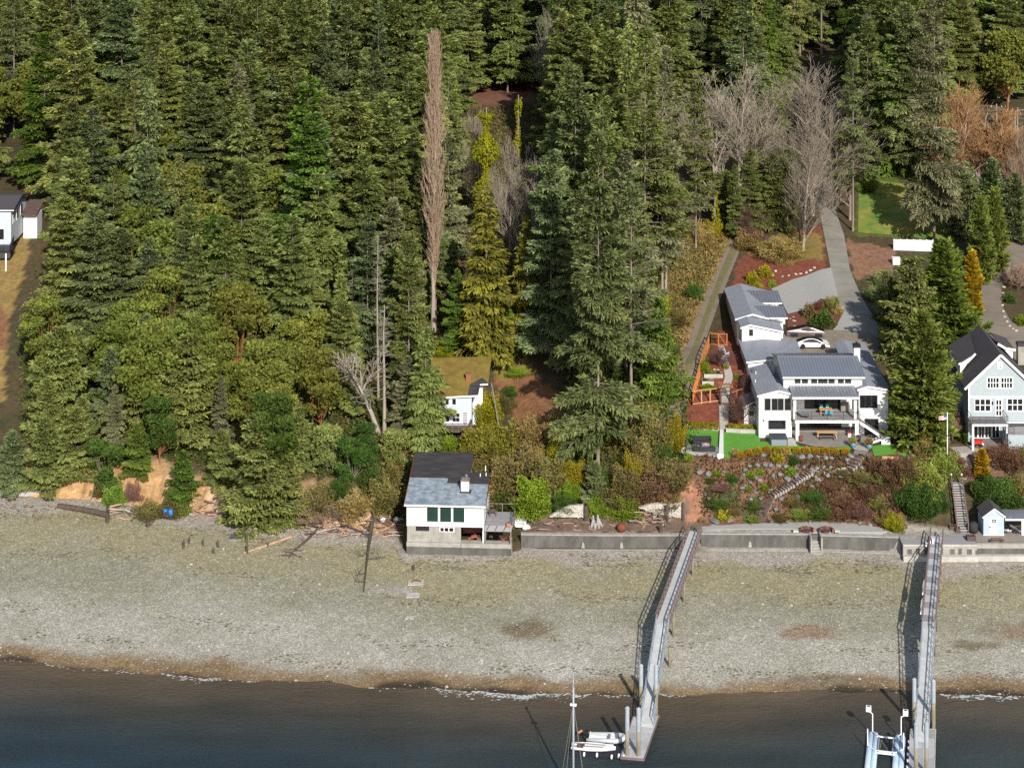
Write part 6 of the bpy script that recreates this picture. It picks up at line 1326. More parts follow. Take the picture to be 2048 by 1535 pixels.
# ---------------------------------------------------------------- blue house at the left frame edge
LD = 322.0
lh = thing('hill_house', 'pale blue house with dark grey roof and raised black deck at the left frame edge', 'house', (XP(10, LD), LD, gz(XP(10, LD), LD))); O = lh.location
lx = lambda p, D=LD: XP(p, D)
zb = lh.location.z; z2 = ZP(490, LD); zt = ZP(418, LD); xw1 = lx(22, LD)
mb = MB(O); mb.box(lx(-90), xw1, LD, LD + .2, z2, zt); mb.prism([(xw1 - .2, LD + .2, z2), (xw1 - .2, 332, z2), (xw1 - .2, 332, zt), (xw1 - .2, 327, zt + 1.0), (xw1 - .2, LD + .2, zt)], (.2, 0, 0)); mb.box(lx(-90), xw1 - .3, LD + .6, LD + .8, zb - .5, z2); mb.build('wall', M['blueboard'], lh)
rq = [(lx(-90), LD - .5, zt - .05), (xw1 + .6, LD - .5, zt - .05), (xw1 + .6, 327, zt + 1.05), (lx(-90), 327, zt + 1.05)]; metal_roof(lh, [rq, [(xw1 + .6, 332.5, zt - .05), (lx(-90), 332.5, zt - .05), (lx(-90), 327, zt + 1.05), (xw1 + .6, 327, zt + 1.05)]], 'darkroof', seams=False); fascia(lh, [(xw1 + .63, LD - .5, zt + .02), (xw1 + .63, 327, zt + 1.12), (xw1 + .63, 332.5, zt + .02)], .22, m='frame')
fascia(lh, [(lx(-90), LD - .53, zt - .03), (xw1 + .6, LD - .53, zt - .03)], .15)
xs_ = xw1 + .001
for y0, y1, z0, z1 in ((323.2, 324.4, zt - 2.6, zt - .9), (325.6, 326.6, zt - 2.6, zt - .9), (328.2, 329.4, zt - 2.4, zt - .8)):
    wv = MB(O).box(xs_, xs_ + .06, y0 - .12, y1 + .12, z0 - .12, z1 + .12).build('window', M['white2'], lh); MB(O).box(xs_ + .061, xs_ + .08, y0, y1, z0, z1).build('pane', M['glass'], wv)
frame_win(lh, lx(-12), lx(8), z2 + .9, z2 + 2.6, LD, 2, 1, fm='white2')
MB(O).box(lx(24), lx(52), 329.5, 333, zb, ZP(425, 331)).build('rear_wall', M['white'], lh); MB(O).slab([(lx(22), 328.5, ZP(425, 330)), (lx(54), 328.5, ZP(425, 330)), (lx(54), 334, ZP(425, 330) + 1.2), (lx(22), 334, ZP(425, 330) + 1.2)], .15).build('rear_roof', M['brown_wood'], lh)
dkx = lx(36, 320); MB(O).box(lx(-90), lx(20, 318.6), 318.6, LD, z2 - .35, z2 - .03).build('deck', M['black'], lh)
MB(O).prism([(lx(20, 318.6), 318.6, z2 - .3), (lx(34, 328), 328, z2 - .3), (xw1, 328, z2 - .3), (xw1, LD, z2 - .3)], (0, 0, .26)).build('side_deck', M['black'], lh)
rail(lh, [(lx(-60, 318.7), 318.7, z2 - .03), (lx(20, 318.7), 318.7, z2 - .03), (lx(34, 328), 328, z2 - .03)], 1.0, 1.1, bars=4, pw=.07)
for p in (12, -20): MB(O).box(lx(p, 318.9) - .1, lx(p, 318.9) + .1, 318.8, 319, zb - 1.5, z2 - .35).build('post', M['white2'], lh)
# ================================================================ sea walls, piers, boats and the beach
def wall_thing(name, label, pts, h_top, th=.55, depth=1.2, m='concdark', cap='conc', zfoot=None):
    """free-standing sea wall along (x,y) points, face towards the water"""
    root = thing(name, label, 'wall', (pts[0][0], pts[0][1], 1.2)); o = root.location
    mb = MB(o); cb = MB(o); fb = MB(o)
    for (x0, y0), (x1, y1) in zip(pts[:-1], pts[1:]):
        mb.prism([(x0, y0, 1.2 - depth), (x1, y1, 1.2 - depth), (x1, y1 + th, 1.2 - depth), (x0, y0 + th, 1.2 - depth)], (0, 0, h_top - .14 - 1.2 + depth))
        cb.prism([(x0, y0 - .05, h_top - .14), (x1, y1 - .05, h_top - .14), (x1, y1 + th + .02, h_top - .14), (x0, y0 + th + .02, h_top - .14)], (0, 0, .14))
        fb.prism([(x0, y0 - .45, .6), (x1, y1 - .45, .6), (x1, y1 - .01, .6), (x0, y0 - .01, .6)], (0, 0, .66))
    mb.build('face', M[m], root); cb.build('cap', M[cap], root); fb.build('footing', M['conc'], root); return root
SW = lambda px, py, z=3.1: (XP(px, F * (H - z) / (py - YH)), F * (H - z) / (py - YH))
w1 = wall_thing('sea_wall', 'low dark concrete sea wall between the beach house gap and the left pier', [SW(1042, 1067, 3.0), SW(1200, 1069, 3.0), SW(1383, 1069, 3.0)], 3.0)
w2 = wall_thing('sea_wall', 'dark concrete sea wall from the left pier to the wall stairs', [SW(1402, 1066), SW(1622, 1067)], 3.1)
w3 = wall_thing('sea_wall', 'dark concrete sea wall from the wall stairs to the platform', [SW(1643, 1069), SW(1797, 1073)], 3.1)
for w, lst in ((w1, (1166, 1243)), (w2, (1500, )), (w3, (1735, ))):
    for p in lst:
        D = w.location.y - .03 if w is not w1 else 249.7; x = XP(p, D)
        k = MB(w.location).prism([(x - .22, D - .06, 1.4), (x + .22, D - .06, 1.4), (x + .14, D - .06, 2.0), (x - .1, D - .06, 2.2)], (0, .09, 0)); k.build('patch', M['conc'], w)
stw = thing('wall_stairs', 'narrow concrete steps cut through the dark sea wall', 'stairs', (XP(1632, 249), 249.0, 1.2)); o = stw.location
x0, x1 = XP(1623, 249), XP(1641, 249)
for i in range(7): MB(o).box(x0, x1, 248.3 + .3 * i, 251.0, .5, 1.35 + .25 * i).build('step', M['conc'] if i < 5 else M['concdark'], stw)
MB(o).box(x0 - .18, x0 - .005, 248.5, 251.2, .5, 3.16).build('cheek_wall', M['conc'], stw); MB(o).box(x1 + .005, x1 + .2, 248.5, 251.2, .5, 3.16).build('cheek_wall', M['conc'], stw)
for s, px in ((-1, 1612), (1, 1651)):
    r = thing('fire_ring', ('brick half-ring seat left of the wall stairs' if s < 0 else 'brick half-ring seat right of the wall stairs'), 'fire ring', (XP(px, 251), 250.4, 3.25))
    for k in range(9):
        a = math.pi * k / 8; MB().cbox((math.cos(a) * .85, math.sin(a) * .75, .1), .34, .22, .34, a + 1.57).build('brick', M['plum'] if k % 3 else M['brick'], r)
    MB().lathe((0, .2, -.06), [(.6, 0), (.6, .08)], 12).build('bed', M['plum'], r)
    MB().box(-1.7 if s < 0 else 1.05, -1.05 if s < 0 else 1.7, -.25, .25, -.1, .18).build('slab', M['conclight'], r)
# platform of the right pier and the pale wall beyond
pl = thing('pier_platform', 'concrete platform with grey deck boards at the head of the wide pier', 'platform', (52, 247, 1.2)); o = pl.location
a0, a1 = SW(1806, 1088, 3.0), SW(1951, 1083, 3.0); y0 = 246.9
MB(o).box(a0[0], a1[0], y0, y0 + .5, .3, 2.82).build('front_wall', M['conc'], pl); MB(o).box(a0[0] - .06, a1[0], y0 - .55, y0 - .003, .2, 1.75).build('footing', M['conclight'], pl)
MB(o).box(a0[0], a0[0] + .4, y0 + .5, 252, .3, 2.82).build('side_wall', M['concdark'], pl)
for i in range(12): MB(o).box(a0[0] - .04, a1[0], y0 + .02 + i * .42, y0 + .02 + i * .42 + .41, 2.84, 3.0).build('deck_board', M['greydeck'], pl)
MB(o).box(a0[0], a1[0], y0 - .06, y0 + .015, 2.82, 3.04).build('edge_beam', M['conclight'], pl)
for k in range(9):
    x = a0[0] + .5 + k * 1.05; MB(o).box(x, x + .5 * random.random() + .2, y0 - .012, y0 - .004, 1.8, 2.3 + random.random() * .3).build('stain', M['concdark'], pl)
w4 = thing('sea_wall', 'pale concrete sea wall in front of the small shed', 'wall', (a1[0], y0 + .1, 1.2)); o = w4.location
MB(o).box(a1[0] + .01, 90, y0 + .1, y0 + .6, .3, 3.05).build('face', M['conc'], w4); MB(o).box(a1[0] + .01, 90, y0 - .4, y0 + .098, .2, 1.75).build('footing', M['conclight'], w4); MB(o).box(a1[0] + .01, 90, y0 + .08, y0 + .097, 1.8, 2.5).build('stain', M['concdark'], w4)
bkw = thing('retaining_wall', 'low pale curb wall at the back of the pier platform', 'wall', (48, 252, 3)); o = bkw.location
MB(o).prism([(SW(1795, 1062)[0], 252.2, 2.8), (SW(1850, 1058)[0], 252.6, 2.8), (SW(1905, 1050)[0], 253.2, 2.8), (SW(1905, 1050)[0], 253.6, 2.8), (SW(1850, 1056)[0], 253.0, 2.8), (SW(1795, 1060)[0], 252.7, 2.8)], (0, 0, .6)).build('curb', M['conclight'], bkw)
# low pale wall on the far left and remains of masonry
lwl = thing('beach_wall', 'low whitish concrete wall at the foot of the bluff on the far left', 'wall', (-66, 265.8, 1.6)); o = lwl.location
P0, P1, P2 = SW(-20, 977, 2.4), SW(90, 979, 2.4), SW(174, 981, 2.4)
for a, b in ((P0, P1), (P1, P2)): MB(o).prism([(a[0], a[1], .8), (b[0], b[1], .8), (b[0], b[1] + .4, .8), (a[0], a[1] + .4, .8)], (0, 0, 1.6)).build('wall_block', M['conclight'], lwl)
def rubble_wall(label, poly_px, D, seed, n=60):
    rng = random.Random(seed); r = thing('rubble_wall', label, 'wall', WD(poly_px[0][0], poly_px[0][1], D)); o = r.location
    core = [WD(x, y, D) for x, y in poly_px]; MB(o).prism(core, (0, .5, 0)).build('core', M['whiterock'], r)
    X = [p[0] for p in poly_px]; Y = [p[1] for p in poly_px]; c = 0
    while c < n:
        x, y = rng.uniform(min(X), max(X)), rng.uniform(min(Y), max(Y))
        if not in_poly(np.array([x]), np.array([y]), poly_px)[0]: continue
        p = WD(x, y, D); me = ROCKS[rng.randrange(len(ROCKS))]; k = link_mesh('stone', me, None, r); k.location = p - o + Vector((0, -.02, 0)); s = rng.uniform(.2, .42); k.scale = (s, s * .6, s * .8); k.rotation_euler = (rng.random(), rng.random() * 6, 0); k.material_slots[0].link = 'OBJECT'; k.material_slots[0].material = M['whiterock']; c += 1
def rock_mesh(seed):
    rng = np.random.default_rng(seed); bm = bmesh.new(); bmesh.ops.create_icosphere(bm, subdivisions=2, radius=.5)
    ax = rng.normal(0, 1, (7, 3)); ax /= np.linalg.norm(ax, axis=1)[:, None]; off = rng.uniform(.22, .40, 7)
    for v in bm.verts:
        for a, d in zip(ax, off):
            q = v.co.dot(Vector(a))
            if q > d: v.co -= Vector(a) * (q - d) * .9
        v.co *= 1 + rng.normal(0, .015)
    me = bpy.data.meshes.new('rock'); bm.to_mesh(me); bm.free(); me.materials.append(M['rock']); return me
ROCKS = [rock_mesh(i) for i in range(7)]
rubble_wall('pale rubble wall ruin behind the brown scrub terrace', [(1098, 1034), (1167, 1034), (1167, 1010), (1140, 1012), (1115, 1022)], 253.6, 1, 46)
rubble_wall('pale rubble wall ruin beside the driftwood heap', [(1278, 1016), (1330, 1030), (1365, 1036), (1365, 1006), (1300, 1008)], 253.8, 2, 54)
for px, y0_, y1_, lab, rr in ((1172, 1012, 1042, 'short dark upright timber in the rubble wall', .28), (1335, 1008, 1048, 'dark timber post in the rubble wall by the driftwood', .14), (1366, 1005, 1042, 'dark timber post at the end of the rubble wall', .16), (1321, 1048, 1064, 'rust-brown mooring post on the sea wall', .2)):
    g = G(px, y1_); p_ = thing('timber_post', lab, 'post', g); MB().tube([(0, 0, -.3), (0, 0, (y1_ - y0_) * g.y / F)], rr, 8).build('post', M['darklog'], p_)
stp = thing('tree_stump', 'pale grey flared stump under the lime shrub', 'stump', G(1192, 1052)); mb = MB()
for k in range(7):
    a = k * .9; mb.tube([(math.cos(a) * (.9 - .05 * k), math.sin(a) * .6, -.2), (math.cos(a) * .42, math.sin(a) * .3, .5), (math.cos(a) * .36, math.sin(a) * .28, 1.0 + .55 * math.sin(k * 2.3))], [.13, .24, .09], 6)
mb.build('stump', M['conc'], stp)
by = thing('rusty_float', 'rusty round steel buoy lying on the terrace', 'buoy', G(1243, 1062)); MB().lathe((0, 0, 0), [(.2, 0), (.52, .15), (.62, .5), (.5, .85), (.2, 1.02)], 14).build('float', M['rust'], by, True)
def hull(mb, L, B, Dp, n=10, sheer=.12, tr=.8, base=0.):
    """open boat: stations from transom (x=-L/2) to bow"""
    st = []
    for i in range(n + 1):
        u = i / n; w = B / 2 * (tr + (1 - tr) * min(1, u * 2.5)) * (1 - max(0, (u - .45) / .55) ** 2.2); z = sheer * u * u
        st.append((-L / 2 + L * u, max(w, .01), z))
    vs = []
    for x, w, z in st: vs += [(x, -w, Dp + z + base), (x, -w * .75, base + z * .8 + .05), (x, 0, base + z * .8), (x, w * .75, base + z * .8 + .05), (x, w, Dp + z + base), (x, w * .84, Dp + z + base), (x, w * .6, base + Dp * .35 + z), (x, -w * .6, base + Dp * .35 + z), (x, -w * .84, Dp + z + base)]
    fs = [(i * 9 + k, i * 9 + (k + 1) % 9, (i + 1) * 9 + (k + 1) % 9, (i + 1) * 9 + k) for i in range(n) for k in range(9)]; fs += [tuple(range(9)), tuple(range(n * 9, n * 9 + 9))[::-1]]
    return mb.add(vs, fs)
ub = thing('rowing_boat', 'small white open rowing boat beside the beach deck', 'boat', G(1040, 1050) + Vector((0, .6, .1)), R(90)); mb = MB(); hull(mb, 3.2, 1.7, .5, tr=.9); mb.build('hull', M['boatwhite'], ub, True)
for x in (-.8, .4): MB().box(x - .14, x + .14, -.62, .62, .36, .41).build('thwart', M['boatwhite'], ub)
rt = thing('white_tarp', 'crumpled white tarp bundle at the corner of the sea wall', 'tarp', G(1048, 1066) + Vector((.3, .8, .1))); k = link_mesh('bundle', ROCKS[2].copy(), None, rt); k.data.materials[0] = M['white2']; k.scale = (1.1, .8, .8); k.location = (0, 0, .3)

# ---- driftwood and logs
def driftpile(label, px0, px1, py0, py1, n, seed, lmax=2.6, zup=.5):
    rng = random.Random(seed)
    for k in range(n):
        g = G(rng.uniform(px0, px1), rng.uniform(py0, py1)); L = rng.uniform(.7, lmax); r = rng.uniform(.035, .13); a = rng.gauss(0, .55) if rng.random() < .7 else rng.random() * 3.14; t = rng.gauss(.0, .16)
        q = thing('driftwood_stick', label, 'driftwood', g + Vector((0, 0, rng.random() ** 2 * zup)), a, label)
        MB().tube([(-L / 2, 0, r - t * L / 2), (0, rng.gauss(0, .08), r + rng.gauss(0, .05)), (L / 2, 0, r + t * L / 2)], [r, r * .95, r * .6], 6).build('stick', rng.choice([M['drift'], M['drift'], M['snag'], M['grey_wood'], M['brown_wood']]), q)
driftpile('bleached driftwood stick in the heap below the sand bluff', 382, 470, 1004, 1032, 55, 1)
driftpile('driftwood piece in the small heap beside the dark log', 215, 265, 1010, 1042, 18, 2)
driftpile('driftwood stick in the long heap left of the beach house', 615, 805, 1034, 1074, 130, 3, 3.4)
driftpile('driftwood branch in the grey heap by the rubble wall', 1262, 1338, 1024, 1052, 52, 4, 2.2, 1.1)
driftpile('scattered beach stick on the upper shingle', 460, 640, 1045, 1075, 14, 6, 2.2, .05)
driftpile('loose stick on the brown scrub terrace', 1060, 1300, 1044, 1062, 22, 7, 1.6, .1)
def log(name, label, pts, rad, m='darklog', branches=0, seed=1, cat='log', bl=1.3):
    P = [G(*p) if len(p) == 2 else G(p[0], p[1], p[2]) for p in pts]; r = thing(name, label, cat, P[0]); o = P[0]
    n = len(P); rr = [rad[0] + (rad[1] - rad[0]) * i / (n - 1) for i in range(n)]
    MB(o).tube([p + Vector((0, 0, q * .8)) for p, q in zip(P, rr)], rr, 9).build('trunk', M[m], r); rng = np.random.default_rng(seed); thin = []
    for k in range(branches):
        u = rng.uniform(.3, .95) * (n - 1); i = int(u); p = np.array(P[i].lerp(P[min(n - 1, i + 1)], u - i) - o) + [0, 0, rad[0]]; d = rng.normal(0, 1, 3) * [1, .6, .35] + [0, 0, .15]; d /= np.linalg.norm(d); L = bl * rng.uniform(.5, 1.3); q = p + d * L
        thin.append((*p, *q, .05, .03))
        for j in range(3): f = p + (q - p) * rng.uniform(.4, 1); e = f + rng.normal(0, .45, 3) * [1, .8, .5]; e[2] = max(e[2], .1); thin.append((*f, *e, .025, .012))
    if thin: link_mesh('branch', seg_mesh('branches', thin, 4), M[m], r)['kind'] = 'stuff'
    return r
log('fallen_log', 'long dark log lying flat on the shingle below the white beach wall', [(116, 1015), (160, 1022), (215, 1034)], (.34, .40))
log('fallen_tree', 'long dark fallen trunk with broken branches pointing down the beach', [(746, 1036), (741, 1070), (735, 1110), (727, 1184)], (.30, .08), branches=9, seed=3, bl=2.0)
log('fallen_tree', 'thin dark fallen tree with a forked tip on the upper beach', [(640, 1056), (612, 1083), (590, 1100), (577, 1117)], (.20, .07), branches=8, seed=5, bl=1.4)
log('fallen_branch', 'long thin grey branch lying across the beach tree tip', [(512, 1113), (560, 1108), (614, 1102)], (.05, .10), m='grey_wood')
log('beached_plank', 'rust-orange beam slanting across the upper beach', [(487, 1107), (530, 1093), (582, 1075)], (.13, .16), m='drift')
log('fallen_branch', 'dark branch tangle at the beach edge below the bramble', [(305, 1030), (296, 1042), (293, 1056)], (.12, .04), branches=12, seed=9, bl=.9)
log('fallen_log', 'short upright dark log end beside the small driftwood heap', [(216, 1012), (215, 1045)], (.2, .3))
for k, (x, yt, yb) in enumerate(((367, 1077, 1096), (378, 1073, 1086), (406, 1077, 1090), (436, 1080, 1094), (427, 1094, 1106), (493, 1064, 1084), (494, 1083, 1106), (535, 1083, 1092), (828, 1128, 1140), (215, 1028, 1046))):
    g = G(x, yb); p_ = thing('old_piling', ('taller ' if yb - yt > 18 else 'short ') + 'rotten piling stub standing in the shingle', 'piling', g, k, ('taller ' if yb - yt > 18 else 'short ') + 'rotten piling stubs on the upper beach'); h = (yb - yt) * g.y / F
    MB().tube([(0, 0, -.4), (.03, 0, h * .7), (.08, 0, h)], [.17, .15, .05], 7).build('stub', M['darklog'], p_)
for k, (a, b, lab) in enumerate((((457, 1081), (492, 1068), 'dark square concrete slab on the upper beach'), ((812, 1195), (840, 1185), 'pale flat slab low on the beach'), ((815, 1170), (848, 1160), 'broken pale slab ring remains on the beach'), ((810, 1238), (828, 1232), 'half buried slab lower on the beach'))):
    p, q = G(*a), G(*b); s_ = thing('concrete_slab', lab, 'slab', ((p.x + q.x) / 2, (p.y + q.y) / 2, gz((p.x + q.x) / 2, (p.y + q.y) / 2)), .06); w, d = (q.x - p.x) / 2, (q.y - p.y) / 2
    MB().prism([(-w, -d, -.2), (w * .96, -d * .9, -.2), (w, d, -.2), (-w * .9, d * .95, -.2)], (0, 0, .34 if k == 0 else .26)).build('slab', M['concdark'] if k == 0 else M['conclight'], s_)
    if k == 2: MB().tube([(-w * .6, .1, .1), (0, d * .6, .16), (w * .7, d * .2, .1)], .09, 6).build('pipe', M['rust'], s_)
    if k == 0: MB().box(-w, w, -d - .08, -d, -.1, .2).build('edge', M['grey_wood'], s_)
for k, x in enumerate((331, 341)):
    g = G(x, 1034); b_ = thing('blue_barrel', ('left' if k == 0 else 'right') + ' one of two bright blue barrels under the bramble', 'barrel', g); MB().lathe((0, 0, 0), [(.24, 0), (.3, .1), (.3, .9), (.25, 1.0)], 12).build('drum', M['bluebin'], b_, True); MB().lathe((0, 0, 1.0), [(.27, 0), (.27, .06), (.1, .07)], 12).build('lid', M['bluebin'], b_)
for x, lab in ((765, 'white mooring buoy in the driftwood nearer the fallen trunk'), (792, 'white mooring buoy in the driftwood against the beach house')):
    b_ = thing('mooring_buoy', lab, 'buoy', G(x, 1046) + Vector((0, 0, .15))); MB().lathe((0, 0, 0), [(.1, 0), (.36, .12), (.42, .38), (.3, .62), (.1, .7)], 12).build('float', M['white2'], b_, True); MB().lathe((0, 0, -.02), [(.43, .3), (.44, .34), (.43, .38)], 12).build('band', M['black'], b_)
for k in range(60):
    g = G(random.uniform(176, 215) if k < 22 else random.uniform(470, 640), random.uniform(985, 1010) if k < 22 else random.uniform(1052, 1075)); q = thing('beach_stone', 'pale loose stone on the upper shingle', 'stone', g, random.random() * 6, 'pale loose stones on the upper shingle'); s = random.uniform(.18, .42); q.scale = (s, s, s * .6); m_ = share('stone', ROCKS[k % 7], q, M['whiterock'])
# countless small stones and shells
rng = np.random.default_rng(77); n = 9000; X = rng.uniform(-66, 66, n); dw = np.interp(X, WAT_X, WAT_D); Y = dw + (headD(X) - dw) * rng.beta(1.2, 1.6, n); Zb = beach_z(X, Y); s = rng.uniform(.05, .13, n) * (1 + (rng.random(n) < .04) * 1.2)
oc = np.array([(1, 0, 0), (0, 1, 0), (-1, 0, 0), (0, -1, 0), (0, 0, 1)], float); of = np.array([(0, 1, 4), (1, 2, 4), (2, 3, 4), (3, 0, 4)])
rot = rng.random(n) * 6.28; base = np.stack([oc[:, 0][None] * np.cos(rot)[:, None] - oc[:, 1][None] * np.sin(rot)[:, None], oc[:, 0][None] * np.sin(rot)[:, None] + oc[:, 1][None] * np.cos(rot)[:, None], np.tile(oc[:, 2] * .6, (n, 1))], -1) * (s[:, None, None] * rng.uniform(.7, 1.3, (n, 5, 1))) + np.stack([X, Y, Zb - .01], -1)[:, None]
me = np_mesh('shingle_stones', base.reshape(-1, 3), (np.arange(n)[:, None, None] * 5 + of[None]).reshape(-1, 3), np.repeat(rng.random(n), 4))
LM['shell'] = leaf_mat('shell_and_stone', (.16, .145, .12), (.50, .46, .39), tr=0, vary=0, patch=.1)
tag(link_mesh('shingle_stones', me, LM['shell']), 'small pale stones and shells scattered over the beach', 'stones', kind='stuff')

# ---- piers
def frame_at(a, b):
    a, b = Vector(a), Vector(b); d = (b - a).normalized(); side = Vector((d.y, -d.x, 0)).normalized(); return a, b, d, side
def pier(label, a, b, w, rail_m, panel_m, post_every=1.25, panel=1.2, kind='pier', rh=1.05):
    a, b, d, s = frame_at(a, b); root = thing(kind, label, 'pier', a); o = root.location; L = (b - a).length; n = max(1, round(L / panel))
    MB(o).bar(a - s * (w / 2 - .12) - Vector((0, 0, .42)), b - s * (w / 2 - .12) - Vector((0, 0, .42)), .16, .7).build('beam', M['grey_wood'], root); MB(o).bar(a + s * (w / 2 - .12) - Vector((0, 0, .42)), b + s * (w / 2 - .12) - Vector((0, 0, .42)), .16, .7).build('beam', M['grey_wood'], root)
    for i in range(n):
        p, q = a.lerp(b, (i + .008) / n), a.lerp(b, (i + .992) / n); mt = panel_m if isinstance(panel_m, str) else panel_m[i % len(panel_m)]
        MB(o).bar(p - Vector((0, 0, .03)), q - Vector((0, 0, .03)), w, .06).build('deck_panel', M[mt], root)
    for sg in (-1, 1):
        e = s * (sg * (w / 2 + .04)); m = max(2, round(L / post_every)); up = Vector((0, 0, rh))
        for i in range(m + 1):
            p = a.lerp(b, i / m) + e; MB(o).bar(p - Vector((0, 0, .2)), p + up, .09, .09).build('post', M[rail_m], root)
        for hh, tt in ((rh, .13), (rh * .55, .06)): MB(o).bar(a + e + Vector((0, 0, hh)), b + e + Vector((0, 0, hh)), tt, .06).build('rail', M[rail_m], root)
        MB(o).bar(a + e + Vector((0, 0, .05)), b + e + Vector((0, 0, .05)), .05, .14).build('toe_board', M[rail_m], root)
    return root
def truss(label, a, b, w, h=1.05, panel=1.4):
    a, b, d, s = frame_at(a, b); root = thing('gangway', label, 'gangway', a); o = root.location; L = (b - a).length; n = max(2, round(L / panel)); up = Vector((0, 0, h))
    for i in range(n):
        p, q = a.lerp(b, (i + .01) / n), a.lerp(b, (i + .99) / n); MB(o).bar(p, q, w, .05).build('deck_panel', M['aludeck'], root)
    for sg in (-1, 1):
        e = s * (sg * (w / 2 + .05)); mb = MB(o)
        mb.bar(a + e + up, b + e + up, .10, .08); mb.bar(a + e - Vector((0, 0, .05)), b + e - Vector((0, 0, .05)), .09, .12); mb.bar(a + e + up * .5, b + e + up * .5, .04, .04)
        mb.build('chord', M['alu'], root); mb = MB(o)
        for i in range(n + 1):
            p = a.lerp(b, i / n) + e; mb.bar(p, p + up, .06, .06)
            if i < n: q = a.lerp(b, (i + 1) / n) + e; mb.bar(p, q + up, .04, .04) if i % 2 else mb.bar(p + up, q, .04, .04)
        mb.build('lattice', M['alu'], root)
    MB(o).bar(b + Vector((0, 0, -.02)), b + d * .9 + Vector((0, 0, -.14)), w * .95, .04).build('ramp_plate', M['aludeck'], root)
    return root
def pile(px, yt, yb, zb_, label, r=.21, sleeve=.45):
    p = WZ(px, yb, zb_); h = (yb - yt) * p.y / F; t = thing('pile', label, 'pile', (p.x, p.y, -2.5)); o = t.location
    MB(o).tube([(p.x, p.y, -2.5), (p.x, p.y, zb_ + h * (1 - sleeve))], r, 12).build('shaft', M['pile'], t, True); MB(o).tube([(p.x, p.y, zb_ + h * (1 - sleeve) - .02), (p.x, p.y, zb_ + h)], r + .015, 12).build('sleeve', M['pilewhite'], t); MB(o).lathe((p.x, p.y, zb_ + h), [(r + .03, 0), (r + .03, .04), (.02, .2)], 12).build('cap', M['pilewhite'], t)
    return t
pA, pB = WZ(1391, 1062, 3.55), WZ(1325, 1246, 3.55)
pier('long left timber pier with pale deck and mauve railings crossing the beach', pA, pB, 1.45, 'mauve_wood', 'aludeck')
gB = WZ(1294, 1447, .62); truss('aluminium gangway from the left pier down to its float', pB + Vector((0, -.15, -.02)), gB, 1.25)
for k, (px, yt, yb) in enumerate(((1389, 1100, 1148), (1372, 1150, 1202), (1352, 1210, 1270), (1339, 1262, 1332))):
    g = G(px, yb); u = (pA.y - g.y) / (pA.y - pB.y); c = pA.lerp(pB, min(u, 1.0)); sd = Vector(((pA - pB).normalized().y, -(pA - pB).normalized().x, 0))
    for sg in (1, -1):
        q = c + sd * (sg * .62); gg = gz(q.x, q.y); 
        if u > 1: q.y = g.y + (0 if sg > 0 else 0); q.x = g.x - (0 if sg > 0 else 1.3); gg = gz(q.x, q.y)
        t = thing('pier_pile', 'pale round timber pile under the left pier', 'pile', (q.x, q.y, gg - .6), 0, 'timber piles under the left pier'); MB(t.location).tube([(q.x, q.y, gg - .6), (q.x, q.y, pA.z - .35 if u < 1.02 else pA.z - 1.2)], .16, 9).build('shaft', M['pile'], t, True)
def float_dock(label, corners, zt, panels, edge='conclight'):
    P = [WZ(x, y, zt) for x, y in corners]; r = thing('floating_dock', label, 'dock', P[0]); o = P[0]     # order: far left, far right, near right, near left
    MB(o).slab([p - Vector((0, 0, .07)) for p in P], .62).build('hull', M['darkhull'], r); nl, nw = panels
    for i in range(nl):
        for j in range(nw):
            f = lambda u, v: P[0].lerp(P[1], u).lerp(P[3].lerp(P[2], u), v)
            e = .006; q = [f((j + e) / nw, (i + e) / nl), f((j + 1 - e) / nw, (i + e) / nl), f((j + 1 - e) / nw, (i + 1 - e) / nl), f((j + e) / nw, (i + 1 - e) / nl)]
            MB(o).slab(q, .07).build('deck_panel', M['floatwood'], r)
    mb = MB(o)
    for a, b in ((0, 1), (1, 2), (2, 3), (3, 0)): mb.bar(P[a] - Vector((0, 0, .08)), P[b] - Vector((0, 0, .08)), .12, .2)
    mb.build('edge_board', M[edge], r); return r, P
float_dock('grey floating dock of the left pier with two piles at its end', [(1266, 1432), (1319, 1429), (1288, 1517), (1241, 1513)], .5, (5, 2), 'mauve_wood')
pile(1254.5, 1415, 1511, .4, 'outer left pile at the end of the left floating dock'); pile(1277, 1417, 1512, .4, 'outer right pile at the end of the left floating dock'); pile(1282, 1330, 1418, 0., 'tall sleeved pile left of the left gangway'); pile(1312, 1331, 1427, 0., 'tall sleeved pile right of the left gangway')
rA, rB = WZ(1874, 1072, 3.35), WZ(1857, 1256, 3.35)
pier('wide right pier with alternating pale and grey deck panels', rA, rB, 1.42, 'mauve_wood', ['aludeck', 'greydeck'], panel=1.75, post_every=1.6)
gR = WZ(1843, 1476, .62); truss('aluminium gangway from the right pier down to its float', rB + Vector((0, -.15, -.02)), gR, 1.25)
for k, u in enumerate((.22, .5, .78, 1.0)):
    c = rA.lerp(rB, u)
    for sg in (-1, 1):
        q = c + Vector((sg * .6, 0, 0)); gg = gz(q.x, q.y); t = thing('pier_pile', 'brown round timber pile under the right pier', 'pile', (q.x, q.y, gg - .6), 0, 'timber piles under the right pier'); MB(t.location).tube([(q.x, q.y, gg - .6), (q.x, q.y, rA.z - .4)], .16, 9).build('shaft', M['brown_wood'], t, True)
float_dock('grey floating dock of the right pier running out of the picture', [(1821, 1457), (1871, 1457), (1866, 1640), (1815, 1640)], .5, (9, 2))
pile(1828.5, 1358, 1452, 0., 'brown sleeved pile left of the right gangway'); pile(1867, 1361, 1455, 0., 'brown sleeved pile right of the right gangway'); pile(1832, 1447, 1548, .4, 'front pile standing through the right float, left one'); pile(1853, 1447, 1548, .4, 'front pile standing through the right float, right one')
